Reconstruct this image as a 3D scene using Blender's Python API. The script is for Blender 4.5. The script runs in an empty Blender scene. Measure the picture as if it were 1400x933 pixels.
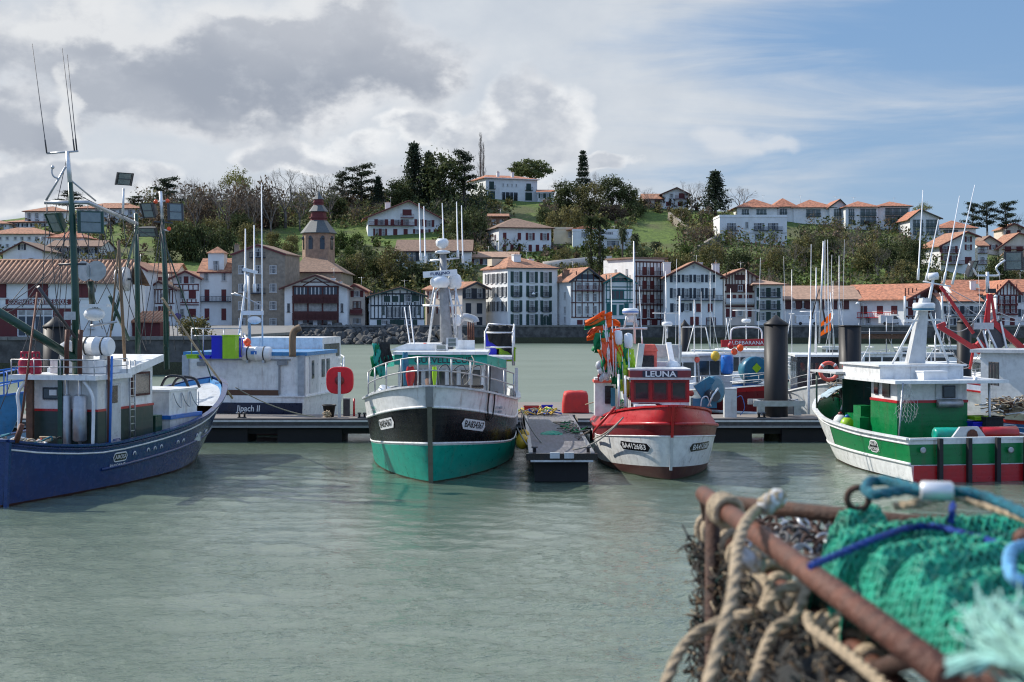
import bpy, math, random
from mathutils import Vector, Matrix
R = math.radians
C = bpy.context.scene.collection
scene = bpy.context.scene

# ------------------------------------------------------------------ camera
F, H, HY, CX = 1944.0, 5.9, 431.0, 700.0       # focal length in photo pixels, eye height, horizon row
cam_d = bpy.data.cameras.new('camera'); cam = bpy.data.objects.new('camera', cam_d); C.objects.link(cam)
cam.location = (0, 0, H); cam.rotation_euler = (R(90), 0, 0)
cam_d.sensor_width = 36; cam_d.lens = F*36/1400; cam_d.shift_y = -35.5/1400
cam_d.clip_start = 0.1; cam_d.clip_end = 9000
cam_d.dof.use_dof = True; cam_d.dof.focus_distance = 68; cam_d.dof.aperture_fstop = 6.0
scene.camera = cam
scene.cycles.filter_width = 1.15

# ------------------------------------------------------------------ sun and sky
SUN = Vector((-0.72, 0.30, 0.64)).normalized()
sun_d = bpy.data.lights.new('sun', 'SUN'); sun = bpy.data.objects.new('sun', sun_d); C.objects.link(sun)
sun_d.energy = 4.8; sun_d.angle = R(0.5); sun_d.color = (1.0, 0.94, 0.85)
sun.rotation_euler = SUN.to_track_quat('Z', 'Y').to_euler(); sun.location = (0, 0, 60)
vs = scene.view_settings
vs.view_transform = 'Standard'; vs.look = 'None'; vs.exposure = 0.22; vs.gamma = 1; vs.use_curve_mapping = False

world = bpy.data.worlds.new('World'); scene.world = world; world.use_nodes = True
class NG:
    """small expression helper over a node tree"""
    def __init__(s, nt): s.nt = nt; s.N = nt.nodes; s.L = nt.links
    def put(s, v, sock):
        if hasattr(v, 'is_output'): s.L.new(v, sock)
        elif v is not None:
            if hasattr(sock.default_value, '__len__') and not hasattr(v, '__len__'): v = (v,)*len(sock.default_value)
            elif hasattr(v, '__len__') and len(v) == 3 and len(sock.default_value) == 4: v = tuple(v)+(1,)
            sock.default_value = v
    def n(s, typ, **kw):
        nd = s.N.new(typ)
        for k, v in kw.items(): setattr(nd, k, v)
        return nd
    def m(s, op, a, b=None, c=None, clamp=False):
        nd = s.N.new('ShaderNodeMath'); nd.operation = op; nd.use_clamp = clamp
        for i, v in enumerate((a, b, c)):
            if v is not None: s.put(v, nd.inputs[i])
        return nd.outputs[0]
    def comb(s, x, y, z):
        nd = s.N.new('ShaderNodeCombineXYZ')
        for i, v in enumerate((x, y, z)): s.put(v, nd.inputs[i])
        return nd.outputs[0]
    def noise(s, vec, scale, detail=4, rough=0.5, dist=0.0):
        nd = s.N.new('ShaderNodeTexNoise')
        if vec is not None: s.L.new(vec, nd.inputs['Vector'])
        nd.inputs['Scale'].default_value = scale; nd.inputs['Detail'].default_value = detail
        nd.inputs['Roughness'].default_value = rough; nd.inputs['Distortion'].default_value = dist
        return nd.outputs[0]
    def ss(s, v, lo, hi, a=0.0, b=1.0):
        nd = s.N.new('ShaderNodeMapRange'); nd.interpolation_type = 'SMOOTHSTEP'
        s.put(v, nd.inputs[0])
        for i, q in enumerate((lo, hi, a, b)): s.put(q, nd.inputs[1+i])
        return nd.outputs[0]
    def mix(s, f, a, b, mode='MIX'):
        nd = s.N.new('ShaderNodeMix'); nd.data_type = 'RGBA'; nd.blend_type = mode
        s.put(f, nd.inputs[0]); s.put(a, nd.inputs[6]); s.put(b, nd.inputs[7])
        return nd.outputs[2]

def build_sky():
    g = NG(world.node_tree); g.N.clear()
    out = g.n('ShaderNodeOutputWorld'); bg = g.n('ShaderNodeBackground'); g.L.new(bg.outputs[0], out.inputs[0])
    bg.inputs[1].default_value = 0.1
    sky = g.n('ShaderNodeTexSky', sky_type='NISHITA', sun_disc=False)
    sky.sun_elevation = math.asin(SUN.z); sky.sun_rotation = math.atan2(SUN.x, SUN.y)
    sky.air_density = 1.0; sky.dust_density = 0.6; sky.ozone_density = 2.0
    tc = g.n('ShaderNodeTexCoord'); sp = g.n('ShaderNodeSeparateXYZ'); g.L.new(tc.outputs['Generated'], sp.inputs[0])
    x, y, z = sp.outputs
    az = g.m('ARCTAN2', x, y); el = g.m('ARCSINE', z)          # compass angle and height of the sky point
    A = g.m('MULTIPLY_ADD', az, 1944, 700); E = g.m('MULTIPLY_ADD', el, -1944, 431)
    base = g.comb(g.m('MULTIPLY', az, 9.0), g.m('MULTIPLY', el, 13.0), 3.7)
    n1 = g.m('SUBTRACT', g.noise(base, 1.3, 8, 0.50), 0.5)
    n2 = g.m('SUBTRACT', g.noise(g.comb(g.m('MULTIPLY', az, 9.0), g.m('MULTIPLY', el, 13.0), 11.3), 1.3, 8, 0.50), 0.5)
    n3 = g.noise(base, 4.2, 9, 0.6)
    off = g.comb(g.m('MULTIPLY_ADD', az, 9.0, -0.16), g.m('MULTIPLY_ADD', el, 13.0, 0.20), 3.7)
    relief = g.m('SUBTRACT', g.noise(base, 2.3, 7, 0.55), g.noise(off, 2.3, 7, 0.55))     # billows lit from the sun's side
    Ad = g.m('MULTIPLY_ADD', n1, 270, A); Ed = g.m('MULTIPLY_ADD', n2, 170, E)
    def blob(a, e, ra, rb):
        u = g.m('DIVIDE', g.m('SUBTRACT', Ad, a), ra); v = g.m('DIVIDE', g.m('SUBTRACT', Ed, e), rb)
        return g.m('SUBTRACT', 1.0, g.m('SQRT', g.m('ADD', g.m('MULTIPLY', u, u), g.m('MULTIPLY', v, v))))
    def blobs(lst):
        r = None
        for b in lst:
            d = blob(*b); r = d if r is None else g.m('MAXIMUM', r, d)
        return r
    # blue sky, a little milky low down
    blue = g.mix(0.72, sky.outputs[0], (1.75, 3.2, 5.6))
    low = g.ss(E, 470, 0)
    blue = g.mix(g.m('MULTIPLY', g.m('SUBTRACT', 1.0, low), 0.45), blue, (3.5, 4.7, 6.0))
    # thin high veil, streaky; dense on the left, torn to the right
    st = g.noise(g.comb(g.m('MULTIPLY', az, 3.2), g.m('MULTIPLY', el, 22.0), 1.9), 1.3, 8, 0.58, 0.4)
    side = g.ss(A, 560, 1330, 0.52, -0.07)
    lowb = g.ss(g.m('ABSOLUTE', g.m('SUBTRACT', E, 205)), 0, 75, 0.10, 0.0)
    veil = g.ss(g.m('ADD', g.m('ADD', st, side), lowb), 0.45, 0.92)
    veil_c = g.mix(g.noise(base, 2.4, 6, 0.55), (4.5, 5.0, 5.7), (6.6, 6.85, 7.1))
    col = g.mix(g.m('MULTIPLY', veil, 0.93), blue, veil_c)
    # pale cumulus
    pale = g.m('ADD', blobs([(695, 200, 115, 90), (640, 250, 160, 40), (70, 262, 170, 44), (840, 232, 46, 20), (420, 205, 120, 36), (560, 178, 60, 34)]),
               g.m('MULTIPLY', g.m('SUBTRACT', n3, 0.5), 0.42))
    pm = g.ss(pale, -0.02, 0.30)
    pc = g.mix(g.ss(g.m('MULTIPLY_ADD', relief, -1.6, pale), 0.02, 0.60), (8.0, 8.1, 8.2), (4.4, 4.75, 5.35))
    pc = g.mix(g.m('MULTIPLY', g.ss(n3, 0.40, 0.70), 0.6), pc, (6.4, 6.6, 6.9))
    col = g.mix(g.m('MULTIPLY', pm, 0.90), col, pc)
    # the big grey cloud, bright at its rims
    grey = g.m('ADD', blobs([(390, 90, 235, 105), (505, 70, 105, 95), (110, 60, 190, 80), (30, 175, 130, 60), (250, 120, 200, 66)]),
               g.m('MULTIPLY', g.m('SUBTRACT', n3, 0.5), 0.46))
    gm = g.ss(grey, -0.10, 0.36)
    gc = g.mix(g.ss(g.m('MULTIPLY_ADD', relief, -1.5, grey), -0.05, 0.55), (6.9, 7.05, 7.3), (3.0, 3.35, 4.0))
    gc = g.mix(g.m('MULTIPLY', g.ss(Ed, 140, 10), 0.55), gc, (5.6, 5.8, 6.2))      # lighter towards the top of the bank
    gc = g.mix(g.m('MULTIPLY', g.ss(g.noise(base, 0.9, 3, .5), .42, .62), .40), gc, (4.9, 5.2, 5.7))
    gc = g.mix(g.m('MULTIPLY', g.ss(n3, 0.46, 0.72), 0.35), gc, (5.2, 5.5, 6.0))
    white = g.ss(g.m('ADD', blobs([(80, 34, 130, 50), (215, 40, 90, 46), (300, 12, 240, 26), (125, 165, 26, 60)]), g.m('MULTIPLY', g.m('SUBTRACT', n3, 0.5), 1.5)), -0.1, 0.55)
    gc = g.mix(g.m('MULTIPLY', white, 0.85), gc, (7.0, 7.15, 7.3))
    col = g.mix(g.m('MULTIPLY', gm, 0.97), col, gc)
    puff = g.m('ADD', blobs([(1010, 190, 70, 30), (1060, 196, 40, 20)]), g.m('MULTIPLY', g.m('SUBTRACT', n3, 0.5), 0.5))
    col = g.mix(g.m('MULTIPLY', g.ss(puff, -0.1, 0.7), 0.6), col, (6.6, 6.8, 7.1))
    # the rest of the sky, above and behind: broken cloud, and an added bright bank ahead
    rest = g.noise(tc.outputs['Generated'], 2.6, 7, 0.55)
    rc = g.mix(g.m('MULTIPLY', g.ss(rest, 0.46, 0.66), 0.8), (2.7, 4.6, 8.4), g.mix(g.noise(tc.outputs['Generated'], 5.0, 6), (4.6, 5.2, 6.2), (7.2, 7.5, 8.0)))
    front = g.mix(g.noise(tc.outputs['Generated'], 7.0, 6, .6), (6.6, 7.0, 7.6), (10.6, 10.6, 10.5))  # unseen bright cloud above the view, added so the water reflects lighter
    rc = g.mix(g.m('MULTIPLY', g.ss(y, 0.0, 0.5), g.ss(z, 0.95, 0.6)), rc, front)
    away = g.m('MAXIMUM', g.ss(E, -60, -420), g.ss(g.m('ABSOLUTE', az), 0.5, 0.9))
    col = g.mix(away, col, rc)
    g.L.new(col, bg.inputs[0])
build_sky()

# ------------------------------------------------------------------ materials
MATS = {}
def mat(name, col, rough=0.5, metal=0.0, var=0.12, scale=6.0, bump=0.0, bscale=30.0, dirt=None, dirt_amt=0.3, island=0.0, spec=0.5, transl=0.0, coat=0.0, stretch=(1, 1, 1), streak=0.0, planks=0.0):
    if name in MATS: return MATS[name]
    m = bpy.data.materials.new(name); m.use_nodes = True; MATS[name] = m
    g = NG(m.node_tree); p = g.N['Principled BSDF']
    tc = g.n('ShaderNodeTexCoord'); mp = g.n('ShaderNodeMapping'); mp.inputs['Scale'].default_value = stretch
    g.L.new(tc.outputs['Object'], mp.inputs[0]); vec = mp.outputs[0]
    n = g.noise(vec, scale, 5, 0.6)
    hi = tuple(min(1, c*(1+var)) for c in col); lo = tuple(c*(1-var) for c in col)
    c = g.mix(g.ss(n, 0.3, 0.7), lo, hi)
    if island:
        gi = g.n('ShaderNodeNewGeometry')
        c = g.mix(g.m('MULTIPLY', gi.outputs['Random Per Island'], 1.0), g.mix(1.0, c, (1-island,)*3, 'MULTIPLY'), g.mix(1.0, c, (1+island, 1+island*0.85, 1+island*0.5), 'MULTIPLY'))
    if dirt:
        mp2 = g.n('ShaderNodeMapping'); mp2.inputs['Scale'].default_value = (1, 1, 0.22); g.L.new(tc.outputs['Object'], mp2.inputs[0])
        d = g.ss(g.noise(mp2.outputs[0], scale*0.7, 7, 0.68), 0.50, 0.78)
        c = g.mix(g.m('MULTIPLY', d, dirt_amt), c, dirt)
    if streak:       # rust runs
        mp3 = g.n('ShaderNodeMapping'); mp3.inputs['Scale'].default_value = (3.2, 3.2, 0.28); g.L.new(tc.outputs['Object'], mp3.inputs[0])
        c = g.mix(g.m('MULTIPLY', g.ss(g.noise(mp3.outputs[0], 1.0, 5, 0.6), 0.60, 0.74), streak), c, (0.16, 0.065, 0.028))
        c = g.mix(g.m('MULTIPLY', g.ss(g.noise(tc.outputs['Object'], 13.0, 6, 0.7), 0.60, 0.72), streak*.8), c, tuple(min(1, q*.55+.05) for q in col))
    g.L.new(c, p.inputs['Base Color'])
    r = g.ss(n, 0.2, 0.8, max(0.02, rough-0.08), min(1, rough+0.1)); g.L.new(r, p.inputs['Roughness'])
    p.inputs['Metallic'].default_value = metal; p.inputs['Specular IOR Level'].default_value = spec
    if coat: p.inputs['Coat Weight'].default_value = coat; p.inputs['Coat Roughness'].default_value = 0.1
    if bump:
        b = g.n('ShaderNodeBump'); b.inputs['Strength'].default_value = bump; b.inputs['Distance'].default_value = 0.02
        
        hh = g.noise(vec, bscale, 4, 0.6)
        if planks:
            mp4 = g.n('ShaderNodeMapping'); mp4.inputs['Scale'].default_value = (.12, .12, 7.0); g.L.new(tc.outputs['Object'], mp4.inputs[0]); hh = g.m('ADD', hh, g.m('MULTIPLY', g.noise(mp4.outputs[0], 1.0, 2, 0.4), planks))
        g.L.new(hh, b.inputs['Height']); g.L.new(b.outputs[0], p.inputs['Normal'])
    if transl:
        tr = g.n('ShaderNodeBsdfTranslucent'); g.L.new(c, tr.inputs[0]); mx = g.n('ShaderNodeMixShader'); mx.inputs[0].default_value = transl
        g.L.new(p.outputs[0], mx.inputs[1]); g.L.new(tr.outputs[0], mx.inputs[2]); g.L.new(mx.outputs[0], g.N['Material Output'].inputs[0])
    return m

def paint(name, col, rough=0.32, dirt=(0.10, 0.07, 0.045), amt=0.28, **k):
    k.setdefault('streak', .42)
    return mat(name, col, rough, var=0.10, scale=3.6, bump=0.14, bscale=7, dirt=dirt, dirt_amt=amt*1.35, planks=2.5, **k)
WHITE = paint('white_paint', (0.72, 0.73, 0.72)); GREYW = paint('pale_grey_paint', (0.50, 0.52, 0.53)); GREY = paint('grey_paint', (0.23, 0.24, 0.25))
NAVY = paint('navy_paint', (0.008, 0.032, 0.125), 0.25, amt=.12, streak=.16); BLUE = paint('blue_paint', (0.012, 0.13, 0.46)); NAVYD = paint('dark_navy_paint', (0.008, 0.013, 0.036), 0.3, amt=.15, streak=.2); SKYB = paint('light_blue_paint', (0.05, 0.22, 0.46))
TEAL = paint('teal_paint', (0.0, 0.30, 0.215)); TEALB = paint('petrol_blue_paint', (0.025, 0.15, 0.24)); BLACK = paint('black_paint', (0.009, 0.009, 0.011), 0.25, amt=.15, streak=.22)
RED = paint('red_paint', (0.42, 0.012, 0.016)); DRED = paint('dark_red_paint', (0.17, 0.012, 0.016)); GREEN = paint('green_paint', (0.0, 0.17, 0.045)); DGREEN = paint('dark_green_paint', (0.009, 0.050, 0.033))
BOTTOM = paint('brown_bottom_paint', (0.07, 0.022, 0.02), 0.55); ORANGE = mat('orange_plastic', (0.85, 0.13, 0.01), 0.45, var=.05, transl=.25); YELLOW = mat('yellow_plastic', (0.62, 0.40, 0.03), 0.4)
LIME = mat('lime_plastic', (0.36, 0.62, 0.02), 0.4, var=.06, transl=.2); YLIME = mat('lime_yellow_cloth', (0.58, 0.80, 0.06), 0.6, var=.06, transl=.3); FGREEN = mat('green_cloth', (0.0, 0.25, 0.085), 0.6, transl=.25); DBLUE = mat('deep_blue_plastic', (0.008, 0.012, 0.50), 0.4, var=.06)
FORANGE = mat('orange_cloth', (0.92, 0.16, 0.01), 0.6, var=.06, transl=.3); CORAL = mat('coral_plastic', (0.72, 0.12, 0.08), 0.45); BUOYR = mat('red_orange_plastic', (0.8, 0.09, 0.02), 0.4)
STEEL = mat('galvanised_steel', (0.42, 0.43, 0.44), 0.42, 0.7, var=.15, scale=4); DSTEEL = mat('dark_steel', (0.07, 0.07, 0.075), 0.45, 0.5); ALU = mat('pale_aluminium', (0.62, 0.63, 0.64), 0.4, 0.5)
RUST = mat('rusty_steel', (0.105, 0.036, 0.020), 0.6, 0.15, var=.35, scale=24, bump=.5, bscale=60, dirt=(0.05, 0.02, 0.012), dirt_amt=.6)
RUSTD = mat('dark_rust', (0.06, 0.028, 0.018), 0.75, 0.1, var=.4, scale=30, bump=.5, bscale=80)
RUBBER = mat('black_rubber', (0.014, 0.014, 0.015), 0.6, var=.3); TYRE = RUBBER
PILE = mat('pile_coating', (0.014, 0.0135, 0.0145), 0.5, var=.35, scale=1.3, spec=.3, dirt=(0.06, 0.057, 0.052), dirt_amt=.35, stretch=(1.5, 1.5, .3))
WOOD = mat('weathered_wood', (0.17, 0.115, 0.07), 0.8, var=.3, scale=5, stretch=(1, 1, .2)); BWOOD = mat('brown_wood', (0.11, 0.055, 0.03), 0.7, var=.3)
GLASS = mat('dark_glass', (0.018, 0.022, 0.026), 0.06, var=.3, scale=.9, spec=.6); WGLASS = mat('cabin_glass', (0.035, 0.045, 0.05), 0.05, spec=.7)
LENS = mat('lamp_lens', (0.13, 0.165, 0.16), 0.12, spec=.8); RADOME = mat('radome_plastic', (0.72, 0.73, 0.73), 0.35, var=.05); CANVAS = mat('canvas', (0.45, 0.46, 0.46), 0.85, bump=.3)
BEIGE = mat('beige_rope', (0.42, 0.33, 0.22), 0.9, var=.3, scale=60, bump=.7, bscale=160); GROPE = mat('grey_rope', (0.26, 0.24, 0.20), 0.9, var=.3, scale=40); TROPE = mat('teal_rope', (0.01, 0.16, 0.22), 0.75, var=.35, scale=90, bump=.8, bscale=200)
BROPE = mat('blue_rope', (0.006, 0.06, 0.38), 0.7, var=.3, scale=120, bump=.8, bscale=300); PROPE = mat('pale_teal_rope', (0.24, 0.46, 0.40), 0.85, var=.3, scale=60)
DARKNET = mat('dark_net', (0.02, 0.022, 0.022), 0.9, var=.4, scale=14, bump=.8, bscale=60); REDNET = mat('red_canvas', (0.50, 0.025, 0.02), 0.6, bump=.5, bscale=6)
MASTG = mat('mast_grey', (.24, .245, .25), .5, var=.2, scale=4, dirt=(.12, .10, .08), dirt_amt=.4)
WEED = mat('weed_line', (.045, .048, .022), .8, var=.5, scale=9, bump=.5)
GNET = mat('green_net', (0.0, 0.27, 0.165), 0.5, var=.3, scale=20); GNETD = mat('green_net_shade_tone', (0.0, 0.020, 0.016), 0.85, var=.5, scale=30)  # GNETD: green darkened to carry the shade between net folds
BROWN = mat('brown_stain', (0.10, 0.05, 0.03), .8); CYAN = mat('cyan_plastic', (0.02, 0.42, 0.55), .5); GASRED = paint('gas_bottle_red', (0.42, 0.008, 0.045), 0.4)

# ------------------------------------------------------------------ mesh builder
def frame_to(d, up=Vector((0, 0, 1))):
    d = Vector(d).normalized()
    if abs(d.dot(up)) > 0.98: up = Vector((0, 1, 0))
    x = up.cross(d).normalized(); y = d.cross(x)
    return x, y
class MB:
    def __init__(s): s.v = []; s.f = []; s.mi = []; s.mats = []; s.sm = []
    def mx(s, m):
        if m not in s.mats: s.mats.append(m)
        return s.mats.index(m)
    def add(s, vs, fs, m, smooth=False):
        b = len(s.v); s.v += [Vector(q) for q in vs]; k = s.mx(m)
        for f in fs: s.f.append([b+i for i in f]); s.mi.append(k); s.sm.append(smooth)
        return s
    def box(s, c, d, m, yaw=0, M=None):
        x, y, z = d[0]/2, d[1]/2, d[2]/2; T = Matrix.Rotation(yaw, 3, 'Z') if M is None else M
        vs = [Vector(c)+T @ Vector((a*x, b*y, e*z)) for a, b, e in ((-1,-1,-1),(1,-1,-1),(1,1,-1),(-1,1,-1),(-1,-1,1),(1,-1,1),(1,1,1),(-1,1,1))]
        return s.add(vs, [(0,3,2,1),(4,5,6,7),(0,1,5,4),(1,2,6,5),(2,3,7,6),(3,0,4,7)], m)
    def bar(s, a, b, w, h, m, up=(0, 0, 1)):
        a, b = Vector(a), Vector(b); x, y = frame_to(b-a, Vector(up)); x = x*w/2; y = y*h/2
        vs = [p+i*x+j*y for p in (a, b) for i, j in ((-1,-1),(1,-1),(1,1),(-1,1))]
        return s.add(vs, [(3,2,1,0),(4,5,6,7),(0,1,5,4),(1,2,6,5),(2,3,7,6),(3,0,4,7)], m)
    def tube(s, pts, r, m, n=7, caps=True, closed=False):
        pts = [Vector(p) for p in pts]; k = len(pts); rs = r if hasattr(r, '__len__') else [r]*k
        vs = []; fs = []; x = None
        for i, p in enumerate(pts):
            d = (pts[(i+1) % k]-pts[i-1]) if closed else (pts[min(i+1, k-1)]-pts[max(i-1, 0)])
            if d.length < 1e-9: d = Vector((0, 0, 1))
            d.normalize()
            if x is None: x, _ = frame_to(d)
            x = (x-d*x.dot(d)); x = x.normalized() if x.length > 1e-6 else frame_to(d)[0]
            y = d.cross(x)
            for j in range(n):
                a = 2*math.pi*j/n; vs.append(p+(x*math.cos(a)+y*math.sin(a))*rs[i])
        for i in range(k if closed else k-1):
            q = (i+1) % k
            for j in range(n): fs.append((i*n+j, i*n+(j+1) % n, q*n+(j+1) % n, q*n+j))
        s.add(vs, fs, m, True)
        if caps and not closed:
            b = len(s.v)-k*n; mi = s.mx(m)
            s.f.append([b+j for j in range(n)][::-1]); s.mi.append(mi); s.sm.append(False)
            s.f.append([b+(k-1)*n+j for j in range(n)]); s.mi.append(mi); s.sm.append(False)
        return s
    def lathe(s, prof, m, c=(0, 0, 0), n=16, axis=(0, 0, 1), smooth=True, caps=True, ang=2*math.pi):
        """prof: list of (radius, height) along axis"""
        a = Vector(axis).normalized(); x, y = frame_to(a); c = Vector(c); vs = []; fs = []
        for r, h in prof:
            for j in range(n): t = ang*j/n; vs.append(c+a*h+(x*math.cos(t)+y*math.sin(t))*r)
        for i in range(len(prof)-1):
            for j in range(n): fs.append((i*n+j, i*n+(j+1) % n, (i+1)*n+(j+1) % n, (i+1)*n+j))
        s.add(vs, fs, m, smooth)
        if caps:
            b = len(s.v)-len(prof)*n; k = s.mx(m)
            if prof[0][0] > 1e-4: s.f.append([b+j for j in range(n)][::-1]); s.mi.append(k); s.sm.append(False)
            if prof[-1][0] > 1e-4: s.f.append([b+(len(prof)-1)*n+j for j in range(n)]); s.mi.append(k); s.sm.append(False)
        return s
    def ball(s, c, r, m, n=12, sq=(1, 1, 1)):
        vs = []; fs = []; k = n//2
        for i in range(k+1):
            t = math.pi*i/k
            for j in range(n):
                a = 2*math.pi*j/n; vs.append(Vector(c)+Vector((r*sq[0]*math.sin(t)*math.cos(a), r*sq[1]*math.sin(t)*math.sin(a), r*sq[2]*math.cos(t))))
        for i in range(k):
            for j in range(n): fs.append((i*n+j, (i+1)*n+j, (i+1)*n+(j+1) % n, i*n+(j+1) % n))
        return s.add(vs, fs, m, True)
    def prism(s, poly, a, b, m, smooth=False):
        """poly: 3D points; extruded by vector b-a offset (a is start offset, b end offset)"""
        a, b = Vector(a), Vector(b); n = len(poly)
        vs = [Vector(p)+a for p in poly]+[Vector(p)+b for p in poly]
        return s.add(vs, [tuple(range(n))[::-1], tuple(range(n, 2*n))]+[(i, (i+1) % n, n+(i+1) % n, n+i) for i in range(n)], m, smooth)
    def quad(s, a, b, c, d, m): return s.add([a, b, c, d], [(0, 1, 2, 3)], m)
    def grid(s, rows, m, smooth=True, matf=None):
        n = len(rows[0]); vs = [p for r in rows for p in r]
        b = len(s.v); s.v += [Vector(q) for q in vs]
        for i in range(len(rows)-1):
            k = s.mx(m if matf is None else matf(i))
            for j in range(n-1): s.f.append([b+i*n+j, b+i*n+j+1, b+(i+1)*n+j+1, b+(i+1)*n+j]); s.mi.append(k); s.sm.append(smooth)
        return s
    def text(s, txt, size, m, fn, bold=0.0, shear=0.0):
        """letters as faces; fn maps text x (centred), y (centred) to a 3D point"""
        vs, fs = text_mesh(txt, bold, shear)
        return s.add([fn(x*size, y*size) for x, y in vs], fs, m)
    def build(s, name, parent=None, world=True, bevel=0.0, fix=False):
        me = bpy.data.meshes.new(name); vs = s.v
        if parent is not None and world:
            Mi = PM[parent.name].inverted(); vs = [Mi @ p for p in vs]
        me.from_pydata([tuple(p) for p in vs], [], s.f)
        for m in s.mats: me.materials.append(m)
        me.polygons.foreach_set('material_index', s.mi); me.polygons.foreach_set('use_smooth', s.sm); me.update()
        if fix:
            import bmesh
            bm = bmesh.new(); bm.from_mesh(me); bmesh.ops.remove_doubles(bm, verts=bm.verts, dist=1e-4); bmesh.ops.recalc_face_normals(bm, faces=bm.faces); bm.to_mesh(me); bm.free()
        o = bpy.data.objects.new(name, me); C.objects.link(o)
        if parent is not None: o.parent = parent; PM[o.name] = PM[parent.name]
        else: PM[o.name] = Matrix.Identity(4)
        if bevel:
            b = o.modifiers.new('bevel', 'BEVEL'); b.width = bevel; b.segments = 2; b.limit_method = 'ANGLE'; b.angle_limit = R(40)
        return o
PM = {}
_TX = {}
def text_mesh(txt, bold, shear):
    k = (txt, bold, shear)
    if k not in _TX:
        cu = bpy.data.curves.new('t', 'FONT'); cu.body = txt; cu.align_x = 'CENTER'; cu.align_y = 'CENTER'; cu.offset = bold; cu.shear = shear; cu.resolution_u = 3
        o = bpy.data.objects.new('t', cu); C.objects.link(o)
        me = bpy.data.meshes.new_from_object(o.evaluated_get(bpy.context.evaluated_depsgraph_get()))
        _TX[k] = ([(v.co.x, v.co.y) for v in me.vertices], [tuple(p.vertices) for p in me.polygons])
        bpy.data.objects.remove(o); bpy.data.curves.remove(cu); bpy.data.meshes.remove(me)
    return _TX[k]
def tag(o, label, cat, group=None, kind=None):
    if label: o['label'] = label
    if cat: o['category'] = cat
    if group: o['group'] = group
    if kind: o['kind'] = kind
    return o
def T(name, label, cat, loc, yaw=0.0, group=None):
    o = bpy.data.objects.new(name, None); C.objects.link(o); o.location = loc; o.rotation_euler = (0, 0, yaw); o.empty_display_size = .3
    PM[o.name] = Matrix.Translation(Vector(loc)) @ Matrix.Rotation(yaw, 4, 'Z')
    return tag(o, label, cat, group)
def copy_thing(src, loc, yaw=0.0, scale=(1, 1, 1), label=None, group=None):
    o = src.copy(); C.objects.link(o); o.location = loc; o.rotation_euler = (0, 0, yaw); o.scale = scale
    if label: o['label'] = label
    if group: o['group'] = group
    for ch in src.children:
        c = ch.copy(); C.objects.link(c); c.parent = o
        for g2 in ch.children:
            d = g2.copy(); C.objects.link(d); d.parent = c
    return o
def P(px, py, Y): return Vector(((px-CX)*Y/F, Y, H-(py-HY)*Y/F))
def lerp(a, b, t): return a+(b-a)*t
def arc(a, b, sag, n=10):
    """a hanging line from a to b"""
    a, b = Vector(a), Vector(b)
    return [a.lerp(b, i/n)-Vector((0, 0, sag*4*(i/n)*(1-i/n))) for i in range(n+1)]
def spline(pts, n=6):
    pts = [Vector(p) for p in pts]; out = []
    for i in range(len(pts)-1):
        p0 = pts[max(i-1, 0)]; p1 = pts[i]; p2 = pts[i+1]; p3 = pts[min(i+2, len(pts)-1)]
        for k in range(n):
            t = k/n; out.append(0.5*((2*p1)+(p2-p0)*t+(2*p0-5*p1+4*p2-p3)*t*t+(3*p1-p0-3*p2+p3)*t**3))
    return out+[pts[-1]]
def interp(tab, x):
    if x <= tab[0][0]: return tab[0][1]
    for (a, b), (c, d) in zip(tab, tab[1:]):
        if x <= c: return b+(d-b)*(x-a)/(c-a)
    return tab[-1][1]

# ------------------------------------------------------------------ water
import numpy as np
def water_mat():
    m = bpy.data.materials.new('harbour_water'); m.use_nodes = True; g = NG(m.node_tree); p = g.N['Principled BSDF']
    tc = g.n('ShaderNodeTexCoord'); v = tc.outputs['Object']; sp = g.n('ShaderNodeSeparateXYZ'); g.L.new(v, sp.inputs[0])
    def mapped(sc, rot=0):
        mp = g.n('ShaderNodeMapping'); mp.inputs['Scale'].default_value = sc; mp.inputs['Rotation'].default_value = (0, 0, rot); g.L.new(v, mp.inputs[0]); return mp.outputs[0]
    big = g.noise(mapped((0.05, 0.09, 1)), 1, 4, 0.55)
    c = g.mix(g.ss(big, 0.3, 0.7), (0.094, 0.130, 0.094), (0.122, 0.162, 0.122)); g.L.new(c, p.inputs['Base Color'])
    g.L.new(g.ss(sp.outputs[1], 48, 120, 0.035, 0.42), p.inputs['Roughness']); p.inputs['IOR'].default_value = 1.33; p.inputs['Specular IOR Level'].default_value = 1.0
    rip = g.noise(mapped((3.6, 5.4, 1), .25), 1, 4, 0.65, 0.5); fine = g.noise(mapped((9.0, 13.0, 1), .4), 1, 3, 0.6)
    h = g.m('ADD', g.m('MULTIPLY', rip, 0.046), g.m('MULTIPLY', fine, 0.023))
    far = g.noise(mapped((.45, 1.0, 1), .1), 1, 4, .6, .4); h = g.m('ADD', h, g.m('MULTIPLY', g.m('MULTIPLY', far, .32), g.ss(sp.outputs[1], 62, 110)))
    b = g.n('ShaderNodeBump'); b.inputs['Distance'].default_value = 1.0; g.L.new(g.m('MULTIPLY', g.ss(g.noise(mapped((.05, .11, 1), .3), 1, 5, .6, .8), .40, .60, .40, 1.0), g.ss(sp.outputs[1], 28, 46, 1.25, .62)), b.inputs['Strength']); g.L.new(h, b.inputs['Height']); g.L.new(b.outputs[0], p.inputs['Normal'])
    return m
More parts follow.
